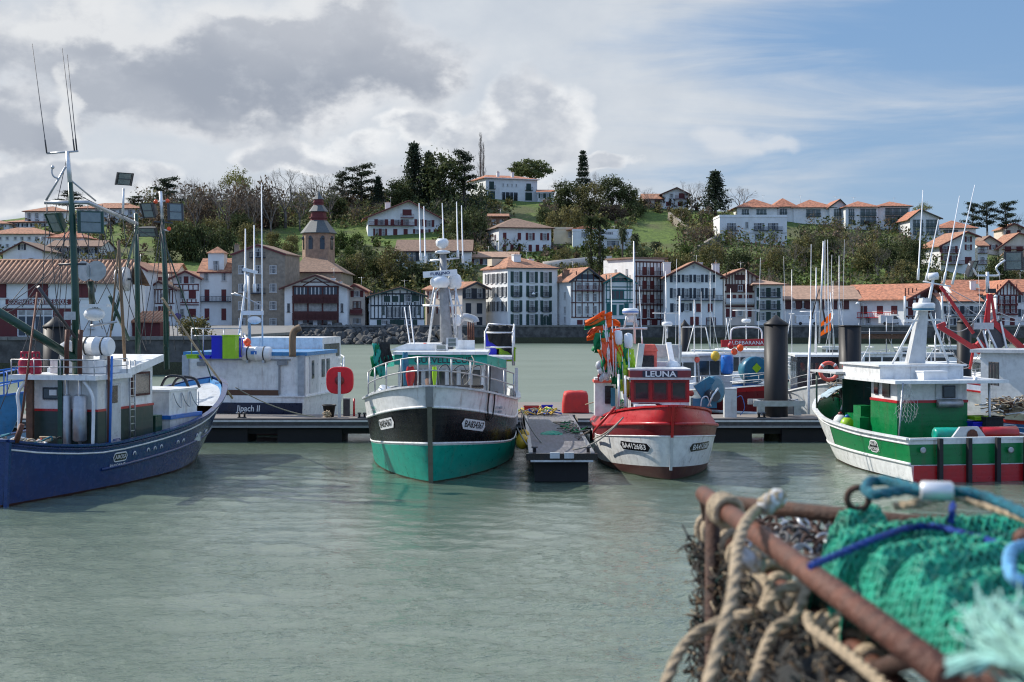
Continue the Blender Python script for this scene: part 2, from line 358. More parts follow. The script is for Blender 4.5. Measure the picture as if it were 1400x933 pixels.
def build_water():
    rg = np.random.default_rng(5); nr, nc = 620, 620
    t = np.linspace(0, 1, nr); Y = 1/((1-t)/17.0+t/330.0)                       # finer rows towards the near quay
    u = np.linspace(-1, 1, nc); u = .62*u+.0*u**3; X = np.outer(Y*.9+7, u)
    YY = np.repeat(Y[:, None], nc, 1); Z = np.zeros_like(X); dy = np.gradient(Y)[:, None]
    calm = .55+.45*np.sin(X*.11+YY*.05+1.5*np.sin(YY*.07))*np.sin(YY*.13-X*.03+.8); calm = (.30+.85*calm)*np.interp(YY, [20, 34, 44, 66, 76, 110], [1.25, 1.0, .42, .36, 1.0, 1.1])
    for k in range(70):
        lam = .17*(13 ** (k/69)); a = rg.normal(1.35, .75); kx, ky = np.cos(a)*2*np.pi/lam, np.sin(a)*2*np.pi/lam
        amp = .0046*lam**.92*np.clip(lam/(2.0*dy)-.3, 0, 1); Z += amp*np.sin(X*kx+YY*ky+rg.uniform(0, 6.28)+.6*np.sin(X*.3+YY*.23+k))
    Z *= calm; Z[:, 0] = Z[:, -1] = Z[0] = Z[-1] = 0
    V = [np.stack([X, YY, Z], 2).reshape(-1, 3)]; idx = np.arange(nr*nc).reshape(nr, nc); Fq = [np.stack([idx[:-1, :-1], idx[:-1, 1:], idx[1:, 1:], idx[1:, :-1]], 2).reshape(-1, 4)]
    o_ = nr*nc; x0, x1, y0, y1 = X[0, 0], X[0, -1], Y[0], Y[-1]; xa, xb = X[-1, 0], X[-1, -1]
    V.append(np.array([[-5000, -60, 0], [5000, -60, 0], [5000, 6000, 0], [-5000, 6000, 0]])); Fq.append(np.array([[o_, o_+1, nc-1, 0], [o_+1, o_+2, nr*nc-1, nc-1], [o_+2, o_+3, nr*nc-nc, nr*nc-1], [o_+3, o_, 0, nr*nc-nc]]))
    V = np.concatenate(V); Fq = np.concatenate(Fq); me = bpy.data.meshes.new('water'); me.vertices.add(len(V)); me.vertices.foreach_set('co', V.ravel().astype('f')); me.loops.add(Fq.size); me.loops.foreach_set('vertex_index', Fq.ravel().astype('i')); me.polygons.add(len(Fq)); me.polygons.foreach_set('loop_start', np.arange(0, Fq.size, 4).astype('i')); me.polygons.foreach_set('use_smooth', np.ones(len(Fq), bool)); me.update(calc_edges=True); me.validate()
    me.materials.append(water_mat()); o = bpy.data.objects.new('water', me); C.objects.link(o); tag(o, 'grey green rippled harbour water', 'water', kind='structure')
build_water()

# ------------------------------------------------------------------ terrain
SKYL = [(-300, 335), (0, 302), (100, 288), (200, 277), (300, 274), (400, 280), (500, 272), (620, 264), (700, 275), (800, 278), (900, 285), (1000, 290), (1100, 302), (1250, 308), (1330, 326), (1400, 332), (1900, 345)]
Y0, Y1, PY0 = 326.0, 490.0, 418.0
def ground_at(px, py, dz=0.0):
    if py >= PY0: Y = lerp(300, Y0, max(0, min(1, (445-py)/(445-PY0)))); q = P(px, py, Y); q.z = max(q.z, 3.8); return q
    t = (PY0-py)/(PY0-interp(SKYL, px)); t = min(t, 1.0)
    q = P(px, py, Y0+(Y1-Y0)*t); q.z += dz; return q
def terrain_mat():
    m = bpy.data.materials.new('hill_grass'); m.use_nodes = True; g = NG(m.node_tree); p = g.N['Principled BSDF']; v = g.n('ShaderNodeTexCoord').outputs['Object']
    a = g.noise(v, 0.045, 6, 0.6); b = g.noise(v, 0.6, 5, 0.7)
    c = g.mix(g.ss(b, 0.35, 0.65), (0.060, 0.100, 0.014), (0.110, 0.165, 0.022)); c = g.mix(g.m('MULTIPLY', g.ss(a, 0.46, 0.62), .8), c, (0.085, 0.082, 0.034))
    g.L.new(c, p.inputs['Base Color']); p.inputs['Roughness'].default_value = 0.95
    bp = g.n('ShaderNodeBump'); bp.inputs['Distance'].default_value = 0.6; g.L.new(b, bp.inputs['Height']); g.L.new(bp.outputs[0], p.inputs['Normal']); return m
rnd = random.Random(4)
mb = MB(); rows = []
cols = list(range(-900, 2301, 25))
for k in range(-2, 31):
    row = []
    for px in cols:
        if k < 0: Y = [312, 320][k+2]; q = P(px, PY0, Y); q.z = [3.0, 4.6][k+2]
        elif k <= 24: t = k/24; q = P(px, lerp(PY0, interp(SKYL, px), t), Y0+(Y1-Y0)*t); q.z += rnd.uniform(-.35, .35)*(1-t*.6)
        else: j = k-24; q = P(px, interp(SKYL, px), Y1); q.x *= (Y1+j*70)/Y1; q.y = Y1+j*70; q.z -= 0.2+[0, .5, 3, 9, 18, 30, 45][j]
        row.append(q)
    rows.append(row)
hill = mb.grid(rows, terrain_mat()).build('hill'); tag(hill, 'grassy hillside above the harbour town', 'hill', kind='structure')
EDGE = [(-300, 134), (-48.9, 138), (-29.5, 141), (-27.2, 176), (-44.6, 290), (0, 296), (60, 294), (104, 290), (190, 290), (420, 292)]
STONE = mat('quay_stone', (0.075, 0.073, 0.07), 0.85, var=.5, scale=.9, bump=.6, bscale=3, dirt=(0.02, 0.02, 0.018), dirt_amt=.6)
COPE = mat('quay_coping', (0.16, 0.155, 0.145), 0.85, var=.25, scale=2, bump=.4, bscale=8)
PAVE = mat('quay_paving', (0.17, 0.165, 0.155), 0.9, var=.2, scale=.4, bump=.3, bscale=4)
mb = MB(); back = [(-300, 330), (420, 330)]
top = [(x, y+0.3, 3.72) for x, y in EDGE]
for (a, b) in zip(EDGE[4:], EDGE[5:]): mb.quad((a[0], a[1]+.2, 3.72), (b[0], b[1]+.2, 3.72), (b[0], 330, 3.72), (a[0], 330, 3.72), PAVE)
mb.add([(x, y, 3.72) for x, y in ((-300, 134.2), (-48.9, 138.2), (-29.7, 141.2), (-27.5, 176.2), (-44.6, 290.2), (-44.6, 330), (-300, 330))], [(0, 1, 2, 3, 4, 5, 6)], PAVE)
tag(mb.build('ground'), 'pale paved quay in front of the houses', 'ground', kind='structure')
mb = MB(); cb = MB()
for (a, b) in zip(EDGE, EDGE[1:]):
    A, B = Vector((*a, 0)), Vector((*b, 0)); d = (B-A).normalized(); nrm = Vector((d.y, -d.x, 0)); L = (B-A).length; k = max(1, int(L/12))
    mb.prism([A+nrm*.0+Vector((0, 0, -3)), A+Vector((0, 0, 3.45)), A-nrm*.9+Vector((0, 0, 3.45)), A-nrm*.9+Vector((0, 0, -3))], (0, 0, 0), B-A, STONE)
    for i in range(k):
        p, q = A+d*(L*i/k+.02), A+d*(L*(i+1)/k-.02); cb.bar(p+Vector((0, 0, 3.63))-nrm*.35, q+Vector((0, 0, 3.63))-nrm*.35, 1.0, .34, COPE)
tb = MB()
for (a, b) in zip(EDGE, EDGE[1:]):
    A, B = Vector((*a, 0)), Vector((*b, 0)); d = (B-A).normalized(); nrm = Vector((d.y, -d.x, 0)); tb.prism([A+nrm*.03+Vector((0, 0, -2)), A+nrm*.03+Vector((0, 0, 1.25)), A-nrm*.2+Vector((0, 0, 1.3)), A-nrm*.2+Vector((0, 0, -2))], (0, 0, 0), B-A, WEED)
r = T('quay_wall', 'dark stone quay wall with pale coping along the far waterfront', 'quay wall', (0, 290, 0)); mb.build('wall_face', r); tb.build('weed_band', r); cb.build('coping', r)

# ------------------------------------------------------------------ houses
PLW = mat('white_render', (0.70, 0.71, 0.70), 0.9, var=.06, scale=.5, bump=.2, bscale=5, dirt=(0.34, 0.32, 0.28), dirt_amt=.30)
PLC = mat('cream_render', (0.60, 0.52, 0.38), 0.9, var=.08, scale=.5, dirt=(0.3, 0.24, 0.16), dirt_amt=.3); PLP = mat('pinkish_render', (0.62, 0.54, 0.46), 0.9, var=.06, scale=.6, dirt=(.3, .25, .2), dirt_amt=.3)
PLG = mat('grey_beige_stone', (0.25, 0.215, 0.17), 0.9, var=.22, scale=1.1, bump=.5, bscale=3, dirt=(0.11, 0.095, 0.075), dirt_amt=.4); BRK = mat('brown_brick', (0.22, 0.12, 0.075), 0.9, var=.3, scale=2.5, bump=.4, bscale=6)
TSTONE = mat('tower_stone', (0.30, 0.20, 0.14), 0.9, var=.25, scale=1.2, bump=.5, bscale=4, dirt=(.12, .08, .06), dirt_amt=.4)
TILE = mat('clay_tiles', (0.33, 0.160, 0.095), 0.9, var=.42, scale=1.6, bump=.8, bscale=5, dirt=(0.13, 0.085, 0.065), dirt_amt=.6); TILEP = mat('faded_clay_tiles', (0.36, 0.225, 0.155), 0.9, var=.22, scale=1.5, bump=.8, bscale=5, dirt=(.2, .14, .10), dirt_amt=.5)
TILED = mat('brown_clay_tiles', (0.21, 0.135, 0.095), 0.9, var=.3, scale=1.8, bump=.8, bscale=5, dirt=(.10, .07, .055), dirt_amt=.5); TILER = mat('bright_clay_tiles', (0.37, 0.150, 0.085), 0.9, var=.42, scale=1.5, bump=.8, bscale=5, dirt=(.17, .10, .07), dirt_amt=.65)
SLATE = mat('slate', (0.075, 0.085, 0.085), 0.5, var=.25, scale=3)
SHR = mat('oxblood_shutter', (0.105, 0.012, 0.014), 0.6, var=.15); SHG = mat('bottle_green_shutter', (0.012, 0.042, 0.034), 0.6, var=.2); SHB = mat('blue_black_shutter', (0.018, 0.026, 0.040), 0.6, var=.2); SHT = mat('turquoise_timber', (0.004, 0.105, 0.105), 0.6, var=.15); SHBR = mat('brown_red_timber', (0.075, 0.020, 0.018), 0.7, var=.2); TBLK = mat('dark_blue_timber', (0.020, 0.030, 0.040), 0.7, var=.2)
WFR = mat('window_frame_white', (0.55, 0.56, 0.56), 0.6, var=.08); CURT = mat('net_curtain', (0.30, 0.30, 0.29), 0.9, var=.3, scale=1.4)
_WM = {}
def shared(key, fn, name):
    if key not in _WM:
        mb = MB(); fn(mb); o = mb.build(name, None); _WM[key] = o.data; bpy.data.objects.remove(o)
    return _WM[key]
def child(name, me, parent, loc, rz=0.0):
    o = bpy.data.objects.new(name, me); C.objects.link(o); o.parent = parent; o.location = loc; o.rotation_euler = (0, 0, rz); return o
def q2(v): return round(v*4)/4 if v > .5 else round(v, 1)
def add_window(root, lx, ly, lz, w, h, sh=None, rz=0.0, closed=False, frame=None, curtain=True):
    """lz: centre height. A window in its surround; sh: shutter material (leaves open to each side, or closed)"""
    w, h = max(.5, q2(w)), max(.5, q2(h)); fr = frame or WFR
    if closed and sh is not None:
        def f(mb):
            mb.box((0, -.05, 0), (w, .06, h), sh)
            for k in (-.25, .25): mb.box((k*w, -.095, 0), (w*.42, .03, h*.9), sh)
            mb.box((0, -.04, -h/2-.06), (w+.3, .16, .1), fr)
        child('shutter', shared(('c', w, h, sh.name, fr.name), f, 'shutter'), root, (lx, ly, lz), rz); return
    def f(mb):
        t = .09
        mb.box((0, -.02, 0), (w, .03, h), GLASS)
        if curtain: mb.box((-w*.26, -.038, 0), (w*.30, .012, h*.9), CURT); mb.box((w*.30, -.038, 0), (w*.22, .012, h*.9), CURT)
        for sx in (-1, 1): mb.box((sx*(w/2-t/2), -.06, 0), (t, .10, h), fr)
        for sz in (-1, 1): mb.box((0, -.06, sz*(h/2-t/2)), (w-2*t-.002, .10, t), fr)
        mb.box((0, -.055, 0), (t*.8, .07, h-2*t-.004), fr)
        if h > 1.3: mb.box((0, -.05, h*.12), (w-2*t-.006, .05, t*.6), fr)
        mb.box((0, -.09, -h/2-.07), (w+.24, .20, .10), fr)
    wo = child('window', shared(('w', w, h, fr.name, curtain), f, 'window'), root, (lx, ly, lz), rz)
    if sh is not None:
        sw = w*.5+.06
        def f2(mb):
            mb.box((0, -.06, 0), (sw, .05, h+.1), sh)
            for k in range(3): mb.box((0, -.095, (k-1)*h*.31), (sw*.72, .02, h*.24), sh)
        me = shared(('s', sw, h, sh.name), f2, 'shutter')
        for sx in (-1, 1):
            o = child('shutter', me, wo, (sx*(w/2+sw/2+.02), 0, 0))
HR = random.Random(77)
class House:
    def __init__(s, name, label, px0, px1, base, eave, wall, roofm, Y=None, depth=10, yaw=0, group=None, trim=SHR):
        s.Y = Y or (ground_at((px0+px1)/2, base).y); s.px0, s.base = px0, base; s.k = s.Y/F; s.c = math.cos(R(yaw)); s.trim = trim
        loc = P(px0, base, s.Y); s.root = T(name, label, 'house' if 'house' in name or 'villa' in name or 'chalet' in name else 'building', loc, R(yaw), group)
        s.W = (px1-px0)*s.k/s.c; s.D = depth; s.wall, s.roofm = wall, roofm; s.ze = (base-eave)*s.k; s.sides = {}; s.tm = MB(); s.bm = MB()
    def x(s, px): return (px-s.px0)*s.k/s.c
    def z(s, py): return (s.base-py)*s.k
    def walls(s, gable=None, sub=3.0):
        mb = MB(); W, D, ze = s.W, s.D, s.ze
        if gable:
            ax, az, zl, zr = gable; poly = [(0, 0, -sub), (W, 0, -sub), (W, 0, zr), (ax, 0, az), (0, 0, zl)]
        else: poly = [(0, 0, -sub), (W, 0, -sub), (W, 0, ze), (0, 0, ze)]
        mb.prism(poly, (0, 0, 0), (0, D, 0), s.wall); mb.build('wall', s.root, world=False); return s
    def slab(s, mb, a, b, dy0, dy1, th=.22, m=None):
        """roof slope from point a (eave x,z) to b (ridge x,z)"""
        (ax, az), (bx, bz) = a, b; mb.prism([(ax, 0, az), (bx, 0, bz), (bx, 0, bz+th), (ax, 0, az+th)], (0, dy0, 0), (0, dy1, 0), m or s.roofm)
    def gable_front(s, apx, apy, er=None, over=.7, front=1.0):
        ax, az = s.x(apx), s.z(apy); ze2 = s.z(er) if er else s.ze; W = s.W
        s.walls((ax, az-.05, s.ze-.05, ze2-.05)); mb = MB(); sl = (az-s.ze)/max(ax, .1); sr = (az-ze2)/max(W-ax, .1)
        s.slab(mb, (-over, s.ze-over*sl), (ax, az), -front, s.D+.4); s.slab(mb, (W+over, ze2-over*sr), (ax+.002, az), -front, s.D+.4)
        r = mb.build('roof', s.root, world=False); fb = MB()
        fb.bar((-over, -front-.02, s.ze-over*sl-.1), (ax, -front-.02, az-.1), .12, .30, s.trim); fb.bar((W+over, -front-.02, ze2-over*sr-.1), (ax, -front-.03, az-.1), .12, .30, s.trim)
        fb.build('bargeboard', r, world=False); s.roof = r; return s
    def hip(s, rpy, rx0=None, rx1=None, over=.7, cut=None):
        s.walls(); W, D, ze, zr = s.W, s.D, s.ze, s.z(rpy); h = min(W, D)/2; a = s.x(rx0) if rx0 else (h if W >= D else W/2); b = s.x(rx1) if rx1 else (W-h if W >= D else W/2+.01)
        y0, y1 = (D/2, D/2) if W >= D or rx0 else (h, D-h); o = over; mb = MB(); t = .2
        e = [(-o, -o, ze), (W+o, -o, ze), (W+o, D+o, ze), (-o, D+o, ze)]; ridge = [(a, y0, zr), (b, y1, zr)]
        vs = e+ridge+[(p[0], p[1], p[2]-t) for p in e]
        f = [(0, 1, 5, 4), (1, 2, 5), (2, 3, 4, 5), (3, 0, 4)] if W >= D or rx0 else [(0, 1, 4), (1, 2, 5, 4), (2, 3, 5), (3, 0, 4, 5)]
        mb.add(vs, f+[(0, 6, 7, 1), (1, 7, 8, 2), (2, 8, 9, 3), (3, 9, 6, 0), (9, 8, 7, 6)], s.roofm); r = mb.build('roof', s.root, world=False); s.roof = r
        fb = MB(); fb.bar((-o, -o-.03, ze-.1), (W+o, -o-.03, ze-.1), .06, .22, s.trim); fb.build('eave_board', r, world=False); return s
    def side(s, rpy, over=.6, ends=.5, back=None):
        """ridge parallel to the front"""
        W, D, ze, zr = s.W, s.D, s.ze, s.z(rpy); m = MB(); m.prism([(0, 0, -3), (0, 0, ze-.04), (0, D/2, zr-.04), (0, D, ze-.04), (0, D, -3)], (0, 0, 0), (W, 0, 0), s.wall); m.build('wall', s.root, world=False)
        mb = MB(); sl = (zr-ze)/(D/2); t = .2
        mb.prism([(0, -over, ze-over*sl), (0, D/2, zr), (0, D/2, zr+t), (0, -over, ze-over*sl+t)], (-ends, 0, 0), (W+ends, 0, 0), s.roofm)
        mb.prism([(0, D+over, ze-over*sl), (0, D/2+.002, zr), (0, D/2+.002, zr+t), (0, D+over, ze-over*sl+t)], (-ends, 0, 0), (W+ends, 0, 0), s.roofm)
        r = mb.build('roof', s.root, world=False); s.roof = r
        fb = MB(); fb.bar((-ends, -over-.02, ze-over*sl-.05), (W+ends, -over-.02, ze-over*sl-.05), .06, .2, s.trim); fb.build('eave_board', r, world=False); return s
    def flat(s, par=.5):
        s.walls(); mb = MB(); W, D, z = s.W, s.D, s.ze
        mb.box((W/2, D/2, z+.1), (W+.3, D+.3, .2), s.wall); mb.box((W/2, .06, z+.2+par/2), (W+.2, .14, par), s.wall); mb.box((.02, D/2, z+.2+par/2), (.14, D, par), s.wall); s.roof = mb.build('roof', s.root, world=False); return s
    def chim(s, px, ptop, pbot, w=.9, dy=3.0, m=None):
        mb = MB(); zt, zb = s.z(ptop), s.z(pbot)-1.5; mb.box((s.x(px), dy, (zt+zb)/2), (w, w*.8, zt-zb), m or PLW); mb.box((s.x(px), dy, zt+.08), (w+.2, w*.8+.2, .16), m or PLW)
        for d in (-.2, .2): mb.lathe([(.11, 0), (.09, .35)], TILE, (s.x(px)+d, dy, zt+.16), 8)
        mb.build('chimney', s.roof, world=False); return s
    def w(s, pts, w, h, sh=None, closed=False, frame=None):
        """pts: list of (px,py) window centres on the front, w,h in photo pixels"""
        for px, py in pts: add_window(s.root, s.x(px), 0, s.z(py), w*s.k/s.c, h*s.k, sh, 0, closed, frame)
        return s
    def g(s, pxs, pys, w, h, sh=None, closed=False, frame=None): return s.w([(a, b) for b in pys for a in pxs], w, h, sh, closed, frame)
    def left(s, ys, pys, w, h, sh=None, closed=False):
        """windows on the left side: ys fractions of the depth, w,h metres"""
        for py in pys:
            for t in ys: add_window(s.root, 0, s.D*t, s.z(py), w, h, sh, R(-90), closed)
        return s
    def tv(s, pxs, y0, y1, m=None, w=.2):
        for px in pxs: s.tm.box((s.x(px), -.04, (s.z(y0)+s.z(y1))/2), (w, .12, abs(s.z(y0)-s.z(y1))), m or s.trim)
        return s
    def th(s, pys, x0, x1, m=None, w=.22):
        for py in pys: s.tm.box(((s.x(x0)+s.x(x1))/2, -.046, s.z(py)), (s.x(x1)-s.x(x0), .12, w), m or s.trim)
        return s
    def td(s, x0, y0, x1, y1, m=None): s.tm.bar((s.x(x0), -.05, s.z(y0)), (s.x(x1), -.05, s.z(y1)), .11, .2, m or s.trim); return s
    def fill(s, x0, x1, y0, y1, m, dy=-.02, name=None):
        mb = MB(); mb.box(((s.x(x0)+s.x(x1))/2, dy, (s.z(y0)+s.z(y1))/2), (s.x(x1)-s.x(x0), .05, abs(s.z(y0)-s.z(y1))), m); mb.build(name or 'panel', s.root, world=False); return s
    def balc(s, x0, x1, py, m=None, h=1.0, dep=.9, solid=False):
        mb = MB(); a, b, z = s.x(x0), s.x(x1), s.z(py); m = m or s.trim; mb.box(((a+b)/2, -dep/2, z-.09), (b-a, dep, .16), m)
        mb.box(((a+b)/2, -dep+.05, z+h), (b-a, .08, .08), m)
        if solid: mb.box(((a+b)/2, -dep+.06, z+h/2+.03), (b-a-.05, .05, h-.16), m)
        else:
            n = max(3, int((b-a)/.28))
            for i in range(n+1): mb.box((a+.06+(b-a-.12)*i/n, -dep+.06, z+h/2), (.06, .05, h-.06), m)
        for q in (a+.04, b-.04): mb.box((q, -dep/2, z+h), (.06, dep-.1, .06), m)
        mb.build('balcony', s.root, world=False); return s
    def done(s):
        if s.tm.v: s.tm.build('timber_frame', s.root, world=False)
        if hasattr(s, 'roof') and HR.random() < .7:
            zr = max(v.co.z for v in s.roof.data.vertices); x, y = s.W*HR.uniform(.25, .75), s.D*.5; mb = MB(); mb.tube([(x, y, zr-1.5), (x, y, zr+1.5)], .035, STEEL, 5); mb.tube([(x-.7, y, zr+1.3), (x+.7, y, zr+1.3)], .025, STEEL, 4)
            for q_ in range(5): mb.tube([(x-.6+q_*.3, y-.35, zr+1.3), (x-.6+q_*.3, y+.35, zr+1.3)], .02, STEEL, 4)
            mb.build('aerial', s.roof, world=False)
        return s

# --- the waterfront row, from the stone hotel to the right
h = House('stone_mansion', 'tall grey stone mansion with curved gable behind the white boat', 317, 391, 446, 348, PLG, TILED, Y=300, depth=12, yaw=-6)
h.gable_front(353, 335, over=.3, front=.25).g([331, 353, 374.5], [369, 394, 418], 9, 12, None, frame=WFR).w([(353, 346)], 9, 11).w([(374.5, 440), (331, 440)], 9, 9).balc(343, 364, 352, SHB).balc(343, 364, 401, SHB, h=.9).chim(318, 335, 346, m=PLG).done()
h = House('stepped_house', 'white house with a small roof tower and red shutters left of the stone mansion', 273, 317, 446, 371, PLW, TILE, Y=303, depth=11)
h.side(353).g([282, 306], [378], 7, 13).g([283, 306], [404, 430], 7, 16, SHR, True).w([(295, 368)], 7, 11).balc(275, 316, 412, SHB).done()
mb = MB(); mb.box((h.x(295), 2.0, h.z(364)), (3.4, 3.4, 5.5), PLW); mb.build('turret', h.root, world=False); mb = MB()
z = h.z(364)+2.75; mb.add([(h.x(295)-2.1, -.1, z), (h.x(295)+2.1, -.1, z), (h.x(295)+2.1, 4.1, z), (h.x(295)-2.1, 4.1, z), (h.x(295), 2, z+1.5)], [(0, 1, 4), (1, 2, 4), (2, 3, 4), (3, 0, 4), (3, 2, 1, 0)], TILE); mb.build('turret_roof', h.root, world=False); add_window(h.root, h.x(295), .3, h.z(363), 1.2, 1.9)
h = House('timbered_house', 'narrow gabled red half timbered house beside the roof tower house', 236, 273, 446, 380, PLW, TILE, Y=302, depth=10)
h.gable_front(254.5, 371).g([246, 263], [383], 7, 9, None).w([(254.5, 383)], 7, 10, SHR, True).g([248], [403, 428], 8, 11).g([263], [403, 428], 9, 12, SHR, True).tv([238, 245, 250, 258, 264, 271], 390, 396).th([389, 397, 414, 417], 237, 272).tv([242, 250, 256, 262, 268], 409, 414).done()
h = House('row_house', 'long low white house with a plain tile roof behind the purple road sign', 190, 240, 446, 372, PLP, TILE, Y=308, depth=11)
h.side(360).g([200, 212, 225], [384], 6, 9, SHR).w([(205, 404), (225, 404)], 6, 9, SHR).done()
h = House('timbered_cottage', 'small half timbered cottage with white panels under a dark gable', 204, 239, 446, 395, PLW, TILED, Y=297, depth=9, trim=SHBR)
h.gable_front(218, 385).tv([207, 212, 216, 220, 224, 228, 232, 236], 396, 414).th([396, 415, 432], 204.5, 238.5).w([(213, 424), (228, 424)], 7, 9, SHR).w([(222, 405)], 6, 8).done()
h = House('timbered_house', 'tall red half timbered house just right of the cooperative building', 163, 199, 446, 368, PLW, TILE, Y=290, depth=10)
h.gable_front(182, 358).w([(173, 382), (190, 382)], 8, 11, SHR, True).w([(174, 402), (189, 402)], 7, 11).w([(174, 421), (190, 421)], 8, 9).tv([165, 170, 178, 184, 193, 197], 391, 396).th([390, 397, 409, 413], 164, 198).done()

# --- church: octagonal bell tower and nave
r = T('church_tower', 'octagonal church bell tower with stacked slate roofs and red drums', 'church tower', P(435.5, 358, 326)); k = 326/F; yb = 326
def oct_(mb, prof, m, c=(0, 0, 0)): mb.lathe(prof, m, c, 8, smooth=False)
mb = MB(); oct_(mb, [(3.75, -9), (3.7, 38*k)], TSTONE, (0, 0, 0)); mb.build('shaft', r, world=False)
mb = MB(); oct_(mb, [(4.15, 38*k), (4.2, 39*k), (1.95, 56*k)], SLATE); mb.build('lower_roof', r, world=False)
mb = MB(); oct_(mb, [(1.9, 55.5*k), (1.9, 59*k), (2.15, 59.2*k), (2.15, 61*k), (1.8, 61.2*k), (1.8, 68*k)], SHR); mb.build('drum', r, world=False)
mb = MB(); oct_(mb, [(2.25, 68*k), (2.25, 68.6*k), (1.2, 77*k)], SLATE); mb.build('middle_roof', r, world=False)
mb = MB(); oct_(mb, [(1.18, 76.5*k), (1.18, 80*k), (1.4, 80.2*k), (1.4, 81*k), (1.15, 81.2*k), (1.15, 85*k)], SHR); mb.build('upper_drum', r, world=False)
mb = MB(); oct_(mb, [(1.35, 85*k), (.7, 90*k), (.02, 98*k)], SLATE); mb.tube([(0, 0, 97*k), (0, 0, 101*k)], .05, DSTEEL, 5); mb.build('spire', r, world=False)
for a in (-68, -23, 22, 67):
    mb = MB(); n = Vector((math.sin(R(a)), -math.cos(R(a)), 0)); t = Vector((n.y, -n.x, 0))
    mb.box(n*3.42+Vector((0, 0, 24*k)), (1.05, .2, 2.6), GLASS, M=Matrix.Rotation(R(a), 3, 'Z')); mb.ball(n*3.40+Vector((0, 0, 24*k+1.3)), .52, GLASS, 10, (1, .3, 1)); mb.build('belfry_opening', r, world=False)
h = House('church_nave', 'stone church nave with a broad brown tile roof below the bell tower', 402, 466, 446, 372, PLG, TILED, Y=314, depth=24, yaw=0, trim=SHBR)
h.hip(343, 410, 425, over=.5).w([(452, 385)], 5, 10).done()

h = House('timbered_house', 'wide dark red half timbered house with glazed loggia beside the riprap', 389, 475, 446, 393, PLW, TILED, Y=296, depth=12, trim=SHBR)
h.gable_front(432, 376.5, over=1.0, front=1.4)
h.fill(401, 462, 393, 404, GLASS, name='attic_glazing').fill(401, 462, 414, 427, CURT, name='loggia_glazing').fill(401, 462, 404, 414, SHBR, name='balcony_apron').fill(401, 462, 427, 437, SHBR, name='lower_apron').fill(401, 462, 437, 446, GLASS, name='ground_glazing')
h.tv([401, 421, 441, 462], 392, 446, w=.35).tv([406, 411, 416, 426, 431, 436, 446, 451, 456], 393, 404, WFR).th([392, 404, 414, 427, 437], 400, 463, w=.35).tv([411, 431, 451], 437, 446, WFR, .9).td(414, 391, 432, 381).td(450, 391, 432, 381).th([386], 412, 452).balc(400, 463, 414, SHBR, h=1.3, dep=1.0).balc(400, 463, 437, SHBR, h=1.3, dep=1.0)
h.w([(394.5, 421), (467.5, 421)], 4, 12, None, frame=SHB).chim(453, 381, 388).chim(462, 386, 393).done()
h = House('row_house', 'narrow pink and red house beside the wide loggia house', 475, 499, 446, 397, PLP, TILE, Y=300, depth=10)
h.gable_front(484, 389).w([(488, 402)], 8, 8, SHR).w([(488, 417)], 11, 9, None, frame=SHR).balc(479, 496, 430, SHR, solid=True).w([(488, 439)], 11, 8).done()
h = House('timbered_house', 'white house with dark green timber framing and green shutters above the riprap', 505.5, 579.5, 446, 405, PLW, TILE, Y=297, depth=11, yaw=8, trim=SHG)
h.gable_front(547, 393, er=404).tv([507, 512, 517, 522, 528, 536, 546.5, 556, 562, 568, 574, 579], 397, 436, TBLK).th([402, 418, 436], 506, 579.5, TBLK, .28).tv([525, 531, 541, 551, 559, 566, 571, 577], 402, 418, TBLK, .16)
h.w([(529, 409), (540, 409)], 8, 8, SHG, True).w([(557, 408)], 9, 9, SHG).w([(569, 408)], 6, 8, SHG, True).fill(530, 566, 420, 434, CURT, dy=-.07, name='glazed_gallery').tv([530, 535, 540, 545, 550, 555, 560, 566], 420, 434, TBLK).w([(524, 424), (572, 424)], 4, 12, None, frame=SHG).w([(527, 441), (558, 441)], 11, 7, SHG).w([(543, 442)], 8, 9, SHG, True).left([.3, .65], [420], .9, 1.4, None).done()
h = House('town_house', 'cream house with red shutters and long tile roof half hidden by the trawler mast', 632, 664, 446, 394, PLP, TILE, Y=300, depth=12.5, yaw=42, trim=SHB)
h.gable_front(648, 386).g([640, 655], [401], 7, 13, SHB).w([(640, 422), (655, 422), (655, 441)], 7, 15, SHB, True).balc(633, 663, 408, SHB).left([.25, .6, .85], [403, 424], 1.0, 1.6, SHR).chim(650, 384, 392, dy=5).done()
h = House('corner_building', 'four storey white corner building with dark green shutters and hipped roof', 694, 763, 446, 366, PLW, TILE, Y=298, depth=14, yaw=23, trim=SHB)
h.hip(349, 714, 726, over=.5).g([706, 727.5, 747], [379, 398, 418.5, 437.5], 7, 14, SHG).chim(716, 348, 361, 1.6, 4).chim(752, 352, 360, 1.2, 10)
for py in (405.5, 426): [h.balc(a-6, a+6, py, SHB, h=.9, dep=.5) for a in (706, 727.5, 747)]
h.left([.1, .27, .45, .63, .82], [380, 399, 419], .95, 2.0, SHB).w([(747, 439)], 9, 13, SHG, True).done()
